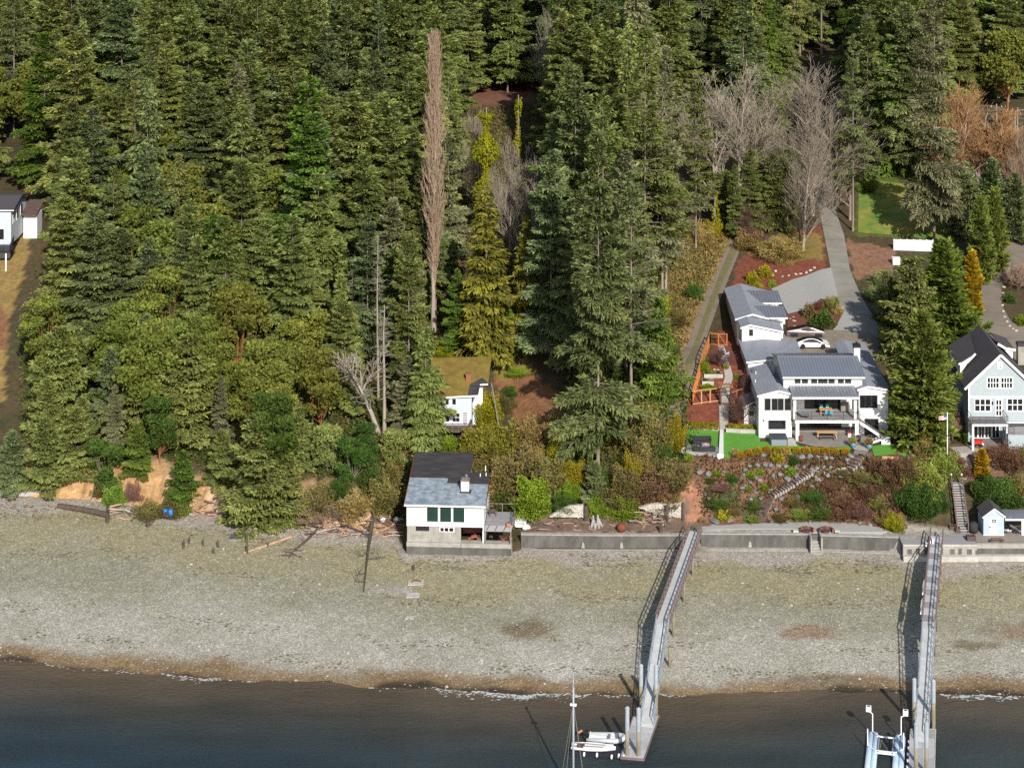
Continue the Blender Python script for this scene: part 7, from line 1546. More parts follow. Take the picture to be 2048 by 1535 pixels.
for k in range(6):
    p = WZ(1818.5 - k * .9, 1483 + 12.5 * k, .35); f = thing('dock_fender', 'white cylindrical fender on the side of the right float', 'fender', p, 0, 'white fenders along the right float'); MB().tube([(0, -.28, 0), (0, -.2, 0), (0, .2, 0), (0, .28, 0)], [.05, .13, .13, .05], 8).build('fender', M['white2'], f, True)
# kayaks hung on the pier rail
for k, (y0_, y1_, lab) in enumerate(((1169, 1196, 'upper white paddle board hung on the outside of the right pier rail'), (1200, 1232, 'lower white paddle board hung on the outside of the right pier rail'))):
    a = rA.lerp(rB, .55 + .2 * k) + Vector((-1.0, 0, .55)); b = rA.lerp(rB, .70 + .2 * k) + Vector((-1.05, 0, .5)); r = thing('paddle_board', lab, 'paddle board', (a + b) / 2); d = b - a; n = 12; vs = []
    c = (a + b) / 2
    pts = [(math.cos(t) * .42, math.sin(t)) for t in np.linspace(0, 2 * math.pi, 18, endpoint=False)]
    MB(c).prism([c + d * (v * .5) + Vector((.0, 0, u)) for u, v in pts], (.1, 0, 0)).build('board', M['boatwhite'], r)
    MB(c).bar(c + Vector((.05, .3, 0)), c + Vector((.75, .3, -.1)), .05, .05).build('bracket', M['mauve_wood'], r)
pg = thing('pier_gear', 'bundle of purple and white crab gear at the head of the right pier', 'gear', (rA.x - 1.4, rA.y - 2.2, 3.0)); 
for k in range(5): MB().tube([(.2 * k - .4, .15 * (k % 2), .0), (.2 * k - .3, .2, .5 + .1 * k)], .13, 6).build('bag', M['plum'] if k % 2 else M['white2'], pg)
# ---- boats
p = WZ(1212, 1478, .45); ib = thing('inflatable_dinghy', 'grey inflatable dinghy with outboard motor on the black floating dock', 'boat', p, R(-7)); L, B = 3.9, 1.75
mb = MB(); mb.tube([(-L / 2, -B / 2 + .22, .2), (L / 2 - .9, -B / 2 + .22, .22), (L / 2 - .3, -B / 4, .3), (L / 2, 0, .36), (L / 2 - .3, B / 4, .3), (L / 2 - .9, B / 2 - .22, .22), (-L / 2, B / 2 - .22, .2)], [.16, .24, .24, .24, .24, .24, .16], 10); mb.build('tube', M['rubberboat'], ib, True)
MB().box(-L / 2 + .3, L / 2 - .7, -.55, .55, .02, .10).build('floor', M['boatwhite'], ib); MB().box(.2, .45, -.6, .6, .32, .37).build('seat', M['grey_wood'], ib); MB().box(-L / 2 + .25, -L / 2 + .32, -.6, .6, .05, .45).build('transom', M['boatwhite'], ib)
mo = MB(); mo.cbox((-L / 2 - .05, 0, .65), .45, .3, .35); mo.cbox((-L / 2 - .1, 0, .2), .15, .12, .7); mo.build('outboard', M['black'], ib); MB().tube([(-L / 2 - .9, -.05, .55), (-L / 2 - .5, .1, .75)], .13, 6).build('fuel_can', M['terracotta'], ib)
p = WZ(1187, 1498, .45); sb = thing('sailing_dinghy', 'long narrow white racing dinghy on the black floating dock', 'boat', p, R(-7)); mb = MB(); hull(mb, 4.5, 1.45, .38, tr=.75, sheer=.08); mb.build('hull', M['boatwhite'], sb, True)
MB().box(-1.0, 2.0, -.5, .5, .36, .42).build('foredeck', M['boatwhite'], sb); MB().box(-1.6, -.9, -.25, .2, .16, .44).build('cockpit_gear', M['plum'], sb); MB().bar((-2.1, .25, .46), (1.2, .1, .46), .06, .06).build('boom', M['grey_wood'], sb); MB().bar((-2.1, -.3, .44), (1.0, -.25, .44), .05, .05).build('spar', M['plum'], sb)
p = WZ(1196, 1494, .25); fd = thing('drive_on_dock', 'black floating cube dock with white bumpers carrying two small boats', 'dock', p, R(-7))
for i in range(11):
    for j in range(4): MB().cbox((-2.5 + .5 * i, -1.15 + .55 * j - .1, 0), .48, .53, .36).build('cube', M['darkhull'], fd)
for x, y in ((-1.3, -1.65), (.0, -1.62), (1.5, -1.8), (2.2, -1.5), (3.0, -1.0), (3.15, .0), (3.1, 1.2), (2.7, -1.65)): MB().tube([(x, y, -.1), (x + .04, y, .3)], [.13, .09], 8).build('bumper', M['white2'], fd, True)
# sailing yacht whose mast rises into the picture
p = WZ(1144, 1604, 0); yt = thing('sailing_yacht', 'white sailing yacht moored in front with tall mast and stays', 'sailboat', p, R(75)); mb = MB(); hull(mb, 9, 2.9, 1.1, tr=.7, base=-.3, sheer=.25); mb.build('hull', M['boatwhite'], yt, True); MB().prism([(-2.2, -.9, .8), (1.6, -.7, .8), (1.6, .7, .8), (-2.2, .9, .8)], (0, 0, .55)).build('cabin', M['boatwhite'], yt)
mh = (1604 - 1375) * p.y / F; MB().tube([(0.6, 0, .5), (.6, 0, mh * .55), (.6, 0, mh)], [.115, .10, .085], 10).build('mast', M['pilewhite'], yt, True); MB().tube([(.6, 0, mh), (.6, .02, mh + 1.15)], [.02, .012], 5).build('antenna', M['white2'], yt)
MB().cbox((.6, 0, mh - 1.9), .25, .62, .16).build('radar', M['white2'], yt); MB().cbox((.6, 0, mh), .3, .2, .25).build('masthead', M['alu'], yt); 
mb = MB()
for q in ((4.4, 0, .9), (-4.3, 0, .8), (.3, 1.35, .8), (.3, -1.35, .8), (.0, 1.3, .8)): mb.tube([(.6, 0, mh - 1.7), q], .012, 4)
mb.build('stay', M['rope'], yt); MB().tube([(.6, 0, 1.8), (-3.4, 0, 1.9)], .09, 8).build('boom', M['pilewhite'], yt)
# boat lift
p = WZ(1772, 1490, .25); bl = thing('boat_lift', 'pale blue two-hulled floating boat lift with white guide posts', 'boat lift', p, R(-13)); 
zz_ = lambda x, y: (x - 1772) * p.y / F
for sg, x0 in ((-1, -1.35), (1, 1.35)):
    for dx in (-.27, .27):
        MB().tube([(x0 + dx, -5, 0), (x0 + dx, 1.8, 0), (x0 + dx, 2.3, .06)], [.30, .30, .16], 10).build('pontoon', M['floatblue'], bl, True)
    MB().tube([(x0 + sg * .1, 2.0, .25), (x0 + sg * .1, 2.0, 2.1)], .06, 8).build('light_post', M['white2'], bl)
    MB().tube([(x0 + sg * .1, 2.0, 2.1), (x0 + sg * .1 + (-.35 if sg < 0 else .35), 2.1, 2.25)], .05, 6).build('bracket', M['white2'], bl)
    b_ = MB().cbox((x0 + sg * .1 + (-.4 if sg < 0 else .45), 2.1, 2.55), .52, .45, .5).build('motor_box', M['white2'], bl); MB().cbox((x0 + sg * .1 + (-.4 if sg < 0 else .45), 2.1, 2.81), .26, .22, .02).build('solar_panel', M['black'], b_)
    MB().tube([(x0 + sg * .45, -1.0, .3), (x0 + sg * .45, -1.0, 2.0)], .06, 8).build('guide_post', M['white2'], bl); MB().tube([(x0 + sg * .45, -1.0, .35), (x0 - sg * .4, -2.0, .4)], .04, 6).build('brace', M['white2'], bl); MB().tube([(x0 + sg * .1, 2.0, .35), (x0 - sg * .5, .9, .4)], .04, 6).build('brace', M['white2'], bl)
    MB().bar((x0 - sg * .62, -2.3, .25), (x0 - sg * .62, 1.3, .25), .14, .18).build('bunk', M['alu'], bl)
for y in (-2.2, -1.8, 1.1): MB().bar((-1.0, y, .3), (1.0, y, .3), .16, .1).build('crossbeam', M['white2'], bl)
for q in (((-.6, -2), (-.5, .9)), ((-.5, .9), (.5, -2)), ((.6, -2), (.5, .9))): MB().bar((*q[0], .1), (*q[1], .1), .05, .05).build('strut', M['grey_wood'], bl)
# ================================================================ garden, rockery, vehicles, small things
def boulder(px, py, wpx, label, group, m='rock', tall=.75, name='boulder'):
    g = G(px, py + wpx * .2); s = wpx * g.y / F * random.uniform(.95, 1.15); r = thing(name, label, 'boulder', g + Vector((0, 0, s * .12)), random.random() * 6.28, group)
    k = share('rock', random.choice(ROCKS), r, M[m]); k.scale = (s * random.uniform(.95, 1.25), s * random.uniform(.8, 1.), s * tall); k.rotation_euler = (random.uniform(-.3, .3), random.uniform(-.3, .3), 0)
ROWS = {
 'squared boulder in the top row right under the golden ball shrubs': [(1055, 140, 16), (1125, 145, 15), (1195, 140, 17), (1258, 140, 14), (1330, 147, 14), (1378, 148, 12), (800, 130, 13), (890, 122, 14)],
 'pale boulder in the second terrace row of the rockery': [(680, 215, 12), (750, 210, 14), (812, 212, 14), (865, 214, 13), (925, 210, 14), (990, 218, 14), (1080, 222, 12), (1140, 222, 14), (1212, 240, 13), (1258, 237, 13), (1310, 230, 12), (1368, 228, 13), (640, 250, 13)],
 'boulder in the loose third row across the mulch bank': [(180, 262, 10), (250, 270, 16), (325, 287, 16), (460, 265, 9), (635, 290, 11), (730, 315, 11), (690, 357, 10), (765, 335, 10), (885, 302, 15), (940, 287, 12), (1000, 332, 17), (1075, 295, 16)],
 'scattered boulder low on the mulch bank left of the steps': [(615, 402, 14), (650, 385, 9), (770, 398, 10), (728, 440, 10), (688, 500, 10), (772, 495, 11), (330, 497, 10), (300, 470, 9), (380, 690, 18), (515, 682, 16), (858, 420, 9)],
 'scattered boulder on the heathery bank right of the steps': [(950, 490, 15), (1095, 478, 13), (900, 582, 14), (1140, 370, 10), (1208, 385, 12), (1262, 335, 15), (1362, 407, 13), (1470, 407, 10), (1655, 387, 15), (1772, 382, 11), (1850, 392, 11), (880, 690, 15), (1000, 695, 11), (1620, 702, 11), (1705, 722, 11), (1340, 297, 13), (1460, 300, 13)],
 'boulder flanking the upper garden steps': [(1515, 165, 13), (1540, 132, 14), (1640, 232, 11), (1690, 130, 14), (1700, 165, 12), (1520, 195, 10)],
}
for lab, pts in ROWS.items():
    for x, y, w in pts: p = PB(x, y); boulder(p[0], p[1], w, lab, lab)
for x, y, w in ((1893, 888, 17),): boulder(x, y - 6, w, 'tall upright grey rock under the big cypress beside the flagpole', None, tall=2.0)
for k, (x, y) in enumerate(((1015, 128), (1062, 120), (1120, 110), (1155, 105), (1198, 97), (1232, 82), (1262, 62), (962, 85), (945, 118))): p = PK(x, y); boulder(p[0], p[1] - 1, 7, 'small white stone in the row edging the upper mulch bed', 'white stones edging the upper mulch bed', 'whiterock', .6, 'edging_stone')
for x, y, w in ((1095, 440, 8), (1110, 470, 9), (1115, 515, 14), (1080, 455, 6)): p = PK(x, y); boulder(p[0], p[1] - 1, w, 'pale stone in the island bed by the white wall', 'pale stones of the island bed', 'whiterock', .5)
for x, y in ((495, 838), (522, 838)): p = PK(x, y); boulder(p[0], p[1], 7, 'flat pale stepping stone inside the cedar fence', 'flat stepping stones inside the cedar fence', 'whiterock', .3)
for k in range(22):
    f = k / 21; x = 1985 + 63 * f + random.uniform(-2, 2); y = 928 + 30 * f * f + 10 * f; boulder(x, y, random.uniform(7, 11), 'grey stone of the curved retaining wall below the neighbour patio', 'stones of the neighbour retaining wall', 'rock', .9, 'wall_stone')
for k in range(16):
    a = 1.5 + k * .2; boulder(2040 + 36 * math.cos(a), 600 - 62 * math.sin(a), 7, 'edging stone round the neighbour island bed', 'edging stones of the neighbour island bed', 'whiterock', .6, 'edging_stone')
# ---- steps up the rockery
gs = thing('garden_steps', 'curved rockery steps of dark timber edged gravel from terrace to turf', 'stairs', G(*PB(775, 690))); go_ = gs.location
def step_run(pts, n, w):
    P = [G(*PB(*p)) for p in pts]; seg = [(b - a).length for a, b in zip(P[:-1], P[1:])]; tot = sum(seg)
    for i in range(n):
        d = tot * (i + .5) / n; k = 0
        while d > seg[k] and k < len(seg) - 1: d -= seg[k]; k += 1
        p = P[k].lerp(P[k + 1], d / seg[k]); t = (P[k + 1] - P[k]); a = math.atan2(t.y, t.x); z = gz(p.x, p.y); L = tot / n
        st_ = MB(go_).cbox((p.x, p.y, z + .02), max(.3, math.hypot(t.x, t.y) / t.length * L * .98), w * 1.3, .40, a).build('step', M['gravelm'] if i % 2 else M['sheet'], gs)
        MB(go_).cbox((p.x - math.cos(a) * L * .40, p.y - math.sin(a) * L * .40, z + .05), .14, w * 1.33, .43, a).build('riser', M['brown_wood'], st_)
step_run([(778, 695), (785, 630), (815, 560), (860, 480)], 11, 1.05); step_run([(865, 470), (950, 425), (1040, 375)], 8, 1.15); step_run([(1050, 368), (1110, 325), (1200, 275)], 7, 1.0); step_run([(1520, 255), (1570, 200), (1605, 150), (1635, 95)], 9, 1.2)
for k in range(40):
    t = random.random(); pth = [(745, 690), (765, 620), (790, 540), (850, 440), (930, 385), (1050, 340), (1200, 320), (1500, 285), (1545, 260)] if k % 2 else [(815, 690), (830, 610), (900, 500), (960, 450), (1090, 390), (1180, 330), (1330, 290), (1500, 280)]
    i = int(t * (len(pth) - 1)); f = t * (len(pth) - 1) - i; x = pth[i][0] * (1 - f) + pth[i + 1][0] * f + random.uniform(-8, 8); y = pth[i][1] * (1 - f) + pth[i + 1][1] * f + random.uniform(-6, 6); p = PB(x, y)
    boulder(p[0], p[1], random.uniform(2.5, 4.2), 'small white cobble edging the winding garden steps', 'white cobbles edging the garden steps', 'whiterock', .6, 'edging_stone')
# ---- hot tub, tables, furniture
ht = thing('hot_tub', 'dark covered hot tub with grey cabinet on the turf beside the house', 'hot tub', (hx(988, 264.7), 265.2, Z0 + .12)); o = ht.location
MB(o).box(o.x - 1.1, o.x + 1.1, o.y - 1.0, o.y + 1.05, Z0 + .05, Z0 + .85).build('cabinet', M['tub'], ht)
for s in (-1, 1): MB(o).box(o.x - 1.14, o.x + 1.14, o.y + (.03 if s > 0 else -1.04), o.y + (1.09 if s > 0 else .02), Z0 + .85, Z0 + .97).build('cover', M['tubcover'], ht)
for s in (-1.1, 1.02): MB(o).box(o.x + s, o.x + s + .08, o.y - 1.02, o.y - .95, Z0 + .05, Z0 + .85).build('corner', M['black'], ht)
tbx = thing('tub_slab', 'pale concrete pad beside the hot tub', 'slab', (o.x + 1.6, o.y - .2, Z0 + .09)); MB(tbx.location).box(o.x + 1.15, o.x + 2.3, o.y - 1.1, o.y + 1.3, Z0, Z0 + .14).build('pad', M['conclight'], tbx)
def table(name, label, x, y, z, L, W_, h, m, benches=False, tilt=True):
    t = thing(name, label, 'table', (x, y, z))
    for i in range(5): MB().box(-L / 2, L / 2, -W_ / 2 + W_ * i / 5 + .006, -W_ / 2 + W_ * (i + 1) / 5 - .006, h - .06, h).build('plank', M[m], t)
    for sx in (-1, 1):
        for sy in (-1, 1): MB().bar((sx * (L / 2 - .25), sy * .12, h - .06), (sx * (L / 2 - .12), sy * (W_ / 2 + .05), 0), .1, .1).build('leg', M[m], t)
    MB().bar((-L / 2 + .25, 0, h - .2), (L / 2 - .25, 0, h - .2), .06, .1).build('stretcher', M[m], t); return t
table('picnic_table', 'long pale wooden table under the balcony on the patio', hx(1360, 266.6), 267.0, Z0 + .12, 2.75, .95, .8, 'wood')
for k in (-1, 1):
    b_ = thing('bench', 'dark low bench ' + ('behind' if k > 0 else 'in front of') + ' the long patio table', 'bench', (hx(1350, 266.6) + .1, 267.0 + k * .95, Z0 + .12)); MB().box(-1.1, 1.1, -.16, .16, .4, .46).build('seat', M['brown_wood'], b_)
    for x in (-.9, .9): MB().box(x - .04, x + .04, -.14, .14, 0, .4).build('leg', M['brown_wood'], b_)
table('dining_table', 'small brown dining table with teal chairs on the balcony', hx(1352, 267.6), 268.0, zbal, 1.7, .9, .75, 'cedarpale')
def chair(label, x, y, z, rz, m='teal', group=None):
    t = thing('chair', label, 'chair', (x, y, z), rz, group); MB().box(-.22, .22, -.22, .22, .42, .46).build('seat', M[m], t); MB().prism([(-.22, .2, .46), (.22, .2, .46), (.2, .27, .9), (-.2, .27, .9)], (0, .03, 0)).build('backrest', M[m], t)
    for a, b in ((-.2, -.2), (.2, -.2), (-.2, .2), (.2, .2)): MB().tube([(a, b, 0), (a * .9, b * .9, .42)], .02, 5).build('leg', M[m], t)
for dx in (-.02, .62): chair('teal chair on the water side of the balcony table', hx(1352, 267.3) + dx, 267.1, zbal, R(180), group='teal chairs in front of the balcony table')
for dx in (-.35, .45): chair('teal chair on the house side of the balcony table', hx(1352, 267.3) + dx, 268.9, zbal, 0, group='teal chairs behind the balcony table')
lc = thing('lounge_chair', 'dark lounge chair at the left end of the balcony', 'chair', (hx(1185, 267), 267.1, zbal), R(70)); MB().prism([(-.35, -.6, .3), (.35, -.6, .3), (.35, .35, .25), (-.35, .35, .25)], (0, 0, .1)).build('seat', M['tub'], lc); MB().prism([(-.35, .3, .3), (.35, .3, .3), (.35, .8, 1.0), (-.35, .8, 1.0)], (0, .1, 0)).build('backrest', M['tub'], lc)
for x in (-.3, .3): MB().box(x - .03, x + .03, -.5, .4, 0, .3).build('leg', M['black'], lc)
gr = thing('covered_grill', 'grey covered grill at the right end of the balcony', 'grill', (hx(1500, 269), 269.2, zbal)); MB().prism([(-.62, -.35, .1), (.62, -.35, .1), (.62, .35, .1), (-.62, .35, .1)], (0, 0, .8)).build('cover', M['grey_wood'], gr); MB().prism([(-.5, -.36, .9), (-.5, .3, .9), (-.5, .25, 1.2), (-.5, -.15, 1.25)], (1.0, 0, 0)).build('hood', M['grey_wood'], gr)
for x in (-.5, .5): MB().box(x - .05, x + .05, -.3, .3, 0, .1).build('wheel', M['black'], gr)
def pot(label, x, y, z, r, h, m, plant=None):
    t = thing('planter', label, 'planter', (x, y, z)); MB().lathe((0, 0, 0), [(r * .7, 0), (r * .85, h * .3), (r, h), (r * .85, h), (r * .8, h * .9)], 12).build('pot', M[m], t, True)
    if plant: k = share('plant', SH['spiky'][0], t, LM[plant]); k.location = (0, 0, h * .9); k.scale = (r * 2.2, r * 2.2, r * 2.4)
pot('dark urn at the foot of the left patio post', px0 + .65, 265.75, Z0 + .11, .32, .65, 'rust'); pot('black urn at the foot of the right patio post', px1 - .1, 265.5, Z0 + .11, .33, .8, 'black')
g1, g2 = G(*PK(1560, 1440)), G(*PK(1683, 1452)); pot('blue planter left of the garden steps', g1.x, g1.y, g1.z + .1, .42, .65, 'bluepot', 'tanshrub'); pot('blue planter right of the garden steps', g2.x, g2.y, g2.z + .1, .42, .65, 'bluepot', 'tanshrub')
rc = thing('cooler', 'red and white cooler box against the patio wall', 'cooler', (px1 - .9, 267.4, Z0 + .11)); MB().box(-.3, .3, -.2, .2, 0, .45).build('box', M['white2'], rc); MB().box(-.31, .31, -.21, .21, .45, .62).build('lid', M['red'], rc)
# sunken seating
g = G(1406, 905); sp = thing('seating_pad', 'square tan paved seating pad at the turf corner', 'patio', g); o = g
A_ = [G(1374, 897), G(1436, 897), G(1446, 915), G(1372, 914)]
MB(o).prism([(p.x, p.y, 8.6) for p in A_], (0, 0, .46)).build('slab', M['conc'], sp); zs = 9.06
for i in range(5):
    for j in range(3):
        f = lambda u, v: A_[0].lerp(A_[1], u).lerp(A_[3].lerp(A_[2], u), v); q = [f((i + a) / 5, (j + b) / 3) for a, b in ((.01, .01), (.99, .01), (.99, .99), (.01, .99))]; MB(o).slab([(p.x, p.y, zs + .02) for p in q], .03).build('paver', M['patio'], sp)
sf = thing('covered_sofa', 'long sofa under a black weather cover on the seating pad', 'sofa', (A_[0].x + 2.0, A_[0].y + .1, zs)); MB().prism([(-1.25, -.4, .05), (1.15, -.4, .05), (1.25, .45, .05), (-1.2, .45, .05)], (0, 0, .5)).build('seat', M['cushion'], sf); MB().prism([(-1.25, .1, .5), (1.2, .1, .5), (1.2, .5, .5), (-1.2, .5, .5)], (0, 0, .4)).build('backrest', M['cushion'], sf)
for x in (-1.22, 1.0): MB().box(x, x + .24, -.4, .5, .5, .75).build('armrest', M['cushion'], sf)
ft = thing('fire_table', 'round copper-toned fire table in the middle of the seating pad', 'fire table', (A_[0].x + 2.35, A_[0].y - 1.25, zs)); MB().lathe((0, 0, 0), [(.4, 0), (.42, .35), (.55, .4), (.55, .48), (.25, .48)], 16).build('table', M['cedarpale'], ft); MB().lathe((0, 0, .48), [(.24, 0), (.26, .06), (.1, .1)], 12).build('burner', M['conclight'], ft)
s2 = thing('cushioned_sofa', 'low dark sofa with a blue cushion facing the fire table', 'sofa', (A_[0].x + 2.1, A_[0].y - 2.2, zs)); MB().box(-1.5, 1.4, -.35, .35, .0, .38).build('seat', M['navy'], s2); MB().box(-1.5, 1.4, -.5, -.35, .0, .6).build('backrest', M['cushion'], s2); MB().prism([(-.45, -.3, .4), (.45, -.3, .4), (.4, .3, .42), (-.4, .3, .42)], (0, 0, .1)).build('cushion', M['bluecush'], s2)
for x in (-1.15, .95): MB().prism([(x - .3, -.25, .4), (x + .3, -.25, .4), (x + .25, .25, .45), (x - .25, .25, .45)], (0, 0, .12)).build('cushion', M['cushion'], s2)
g = G(1367, 905); bb = thing('garden_bench', 'narrow pinkish white bench at the left edge of the seating pad', 'bench', g); MB().box(-.3, .3, -1.2, 1.2, .35, .42).build('seat', M['white2'], bb)
for y in (-1.0, 1.0): MB().box(-.25, .25, y - .06, y + .06, -.2, .35).build('leg', M['brown_wood'], bb)
g0_, g1_ = G(1443, 865), G(1443, 916); lwk = thing('white_walk', 'narrow white painted low wall dividing the turf', 'wall', g1_); MB(g1_).prism([(g1_.x - .36, g1_.y, 8.6), (g1_.x + .26, g1_.y, 8.6), (g0_.x + .26, g0_.y, 8.6), (g0_.x - .2, g0_.y, 8.6)], (0, 0, .62)).build('top', M['white'], lwk)
jar = thing('white_stool', 'white knobbed post group at the end of the low wall', 'stool', G(1438, 916)); MB().lathe((0, 0, 0), [(.3, 0), (.34, .3), (.28, .55), (.1, .58)], 10).build('body', M['white2'], jar); MB().lathe((-.6, .1, 0), [(.2, 0), (.24, .25), (.2, .4), (.05, .42)], 10).build('knob', M['tub'], jar)
# hedges on low curved walls
for lab, x0_, x1_, y0_, y1_ in (('yellow-green clipped hedge along the left curved turf wall', 1376, 1437, 851, 856), ('yellow-green clipped hedge along the turf wall beside the house', 1456, 1511, 857, 859)):
    a, b = G(x0_, y0_ + 3), G(x1_, y1_ + 3); h_ = thing('hedge', lab, 'hedge', (a + b) / 2); o = h_.location; rng = np.random.default_rng(int(x0_)); n = 3200; u = rng.random(n); c = np.array(a)[None] * (1 - u[:, None]) + np.array(b)[None] * u[:, None]; an = rng.random(n) * math.pi; rr = .42 * np.sqrt(rng.uniform(.55, 1.1, n)) * (1 + .12 * np.sin(u * 60))
    P = c - np.array(o) + np.stack([rng.normal(0, .08, n), np.cos(an) * rr, np.sin(an) * rr * 1.5 + .1], -1); t = unit(rng.normal(0, 1, (n, 3)) + [0, -.2, .6]); s = unit(np.cross(t, rng.normal(0, 1, (n, 3)))); l = rng.uniform(.12, .24, n); V, Fc = leaf_quads(P, t * l[:, None], s * (l * .35)[:, None], .2, rng)
    link_mesh('foliage', np_mesh('hedge_leaves', V, Fc, np.repeat(np.clip(rng.normal(.5, .25, n), 0, 1), 2)), LM['yellowshrub'], h_)
for lab, pts in (('curved pale stone edging wall of the left turf', [(1374, 856), (1400, 858), (1438, 863)]), ('pale stone edging wall of the turf beside the house', [(1452, 865), (1480, 867), (1514, 868)])):
    P = [G(*p) for p in pts]; w_ = thing('edging_wall', lab, 'wall', P[0])
    for a, b in zip(P[:-1], P[1:]):
        n = 5
        for i in range(n): p, q = a.lerp(b, (i + .02) / n), a.lerp(b, (i + .98) / n); MB(P[0]).prism([(p.x, p.y, p.z - .4), (q.x, q.y, q.z - .4), (q.x, q.y + .35, q.z - .4), (p.x, p.y + .35, p.z - .4)], (0, 0, .95)).build('stone', M['conclight'], w_)
wt = thing('turf_edging', 'orange wooden edging board along the small turf terrace', 'edging', G(1788, 918)); a, b = G(1764, 917), G(1797, 918); MB(wt.location).bar(a + Vector((0, 0, .15)), b + Vector((0, 0, .15)), .12, .4).build('board', M['cedarpale'], wt)
# ---- cedar fence, arbor and gate
cf = thing('cedar_fence', 'orange cedar post and rail garden fence running up beside the track', 'fence', G(1383, 808)); fo = cf.location
def fence_run(pts, nper, h, m):
    P = [G(*p) for p in pts]
    for a, b in zip(P[:-1], P[1:]):
        for i in range(nper):
            p, q = a.lerp(b, i / nper), a.lerp(b, (i + 1) / nper); p.z = gz(p.x, p.y); q.z = gz(q.x, q.y); up = Vector((0, 0, h))
            MB(fo).box(p.x - .08, p.x + .08, p.y - .08, p.y + .08, p.z - .3, p.z + h + .04).build('post', M[m], cf)
            for z, w in ((h, .12), (.12, .12)): MB(fo).bar(p + Vector((0, 0, z)), q + Vector((0, 0, z)), .09, w).build('rail', M[m], cf)
    p = P[-1]; MB(fo).box(p.x - .08, p.x + .08, p.y - .08, p.y + .08, p.z - .3, p.z + h + .04).build('post', M[m], cf)
fence_run([PK(322, 1112), PK(380, 905), PK(462, 650)], 7, 1.85, 'cedar'); fence_run([PK(322, 1112), PK(395, 1100), PK(462, 1092), PK(540, 1083)], 1, 1.85, 'cedarpale'); fence_run([PK(462, 650), PK(525, 655), PK(590, 655)], 1, 1.7, 'cedar'); fence_run([PK(545, 1110), PK(625, 1105)], 1, 1.85, 'plum'); fence_run([PK(625, 1105), PK(706, 1075)], 2, 1.6, 'cedar')
a, b, z = G(*PK(525, 650)), G(*PK(585, 655)), 1.5; MB(fo).bar(a + Vector((.1, 0, 1.5)), b + Vector((-.1, 0, .2)), .07, .1).build('gate_brace', M['cedar'], cf)
ar = thing('arbor', 'reddish slatted garden arbor over the gravel path', 'arbor', G(*PK(580, 1095))); ao = ar.location
for x, y in ((-.75, -.5), (.75, -.5), (-.75, .7), (.75, .7)): MB().box(x - .06, x + .06, y - .06, y + .06, -.3, 2.25).build('post', M['plum'], ar)
for y in (-.5, .7): MB().box(-1.0, 1.0, y - .04, y + .04, 2.25, 2.4).build('beam', M['brick'], ar)
for k in range(10): MB().box(-.95 + .2 * k, -.88 + .2 * k, -.8, 1.0, 2.4, 2.5).build('slat', M['cedarpale'], ar)
for k, (x0_, x1_, y, lab, c) in enumerate(((415, 560, 905, 'long pale metal raised bed with vegetables inside the cedar fence', 'lime'), (400, 490, 960, 'shorter pale metal raised bed inside the cedar fence', 'tanshrub'))):
    a, b = G(*PK(x0_, y)), G(*PK(x1_, y)); r = thing('raised_bed', lab, 'planter', a); w = b.x - a.x; mb = MB(); mb.box(0, w, 0, .05, -.3, .55); mb.box(0, w, .95, 1.0, -.3, .55); mb.box(0, .05, .05, .95, -.3, .55); mb.box(w - .05, w, .05, .95, -.3, .55); mb.build('side', M['conclight'], r); MB().box(.05, w - .05, .05, .95, -.3, .48).build('soil', M['plum'], r)
    for i in range(int(w / .55)): q = share('vegetable', SH['round'][i % 3], r, LM[c if i % 3 else 'broad']); q.location = (.4 + i * .55, .5, .46); q.scale = (.5, .6, .35)
a = G(*PK(445, 992)); shrub(0, 0, 30, 'round', 'lime', 'low bright green bed in front of the raised beds', tall=.3, world=a)
gc = thing('garden_chair', 'white folding garden chair on the shaded path', 'chair', G(*PK(590, 735)), R(60)); MB().box(-.3, .3, -.3, .3, .38, .42).build('seat', M['white2'], gc); MB().prism([(-.3, .25, .42), (.3, .25, .42), (.3, .45, 1.0), (-.3, .45, 1.0)], (0, .04, 0)).build('backrest', M['white2'], gc)
for x in (-.28, .28): MB().bar((x, -.3, .0), (x, .3, .45), .05, .05).build('leg', M['white2'], gc); MB().bar((x, .35, .0), (x, -.28, .6), .05, .05).build('leg', M['white2'], gc)
# ---- cars
def car(root, L, W_, prof, glass, wheels, body, wr=.35):
    mb = MB()
    n = len(prof); half = W_ / 2
    inner = [(x, y_in, z) for x, z, y_in in prof]
    vs = [(x, -yy, z) for x, z, yy in prof] + [(x, yy, z) for x, z, yy in prof]
    fs = [tuple(range(n)), tuple(range(2 * n - 1, n - 1, -1))] + [(i, i + n, (i + 1) % n + n, (i + 1) % n) for i in range(n)]
    mb.add(vs, fs); return mb.build('body', body, root)
wc = thing('white_car', 'white fastback sedan with black glass roof parked on the court', 'car', (XP(1624.5, 291.9), 291.9, 12.9 + .14), R(-2))
L = 4.95; h = L / 2
low = [(-h, .45), (-h + .05, .75), (-1.9, .93), (-.6, .97), (.8, .95), (1.5, .90), (2.2, .74), (h, .55), (h - .02, .28), (-h + .05, .26)]
mb = MB(); n = len(low); yv = [.80, .86, .92, .93, .93, .92, .88, .74, .78, .80]
st_ = [(-1, 0), (-.97, 1)]
vs = [(x, -y, z) for (x, z), y in zip(low, yv)] + [(x, y, z) for (x, z), y in zip(low, yv)]; mb.add(vs, [tuple(range(n)), tuple(range(2 * n - 1, n - 1, -1))] + [(i, i + n, (i + 1) % n + n, (i + 1) % n) for i in range(n)])
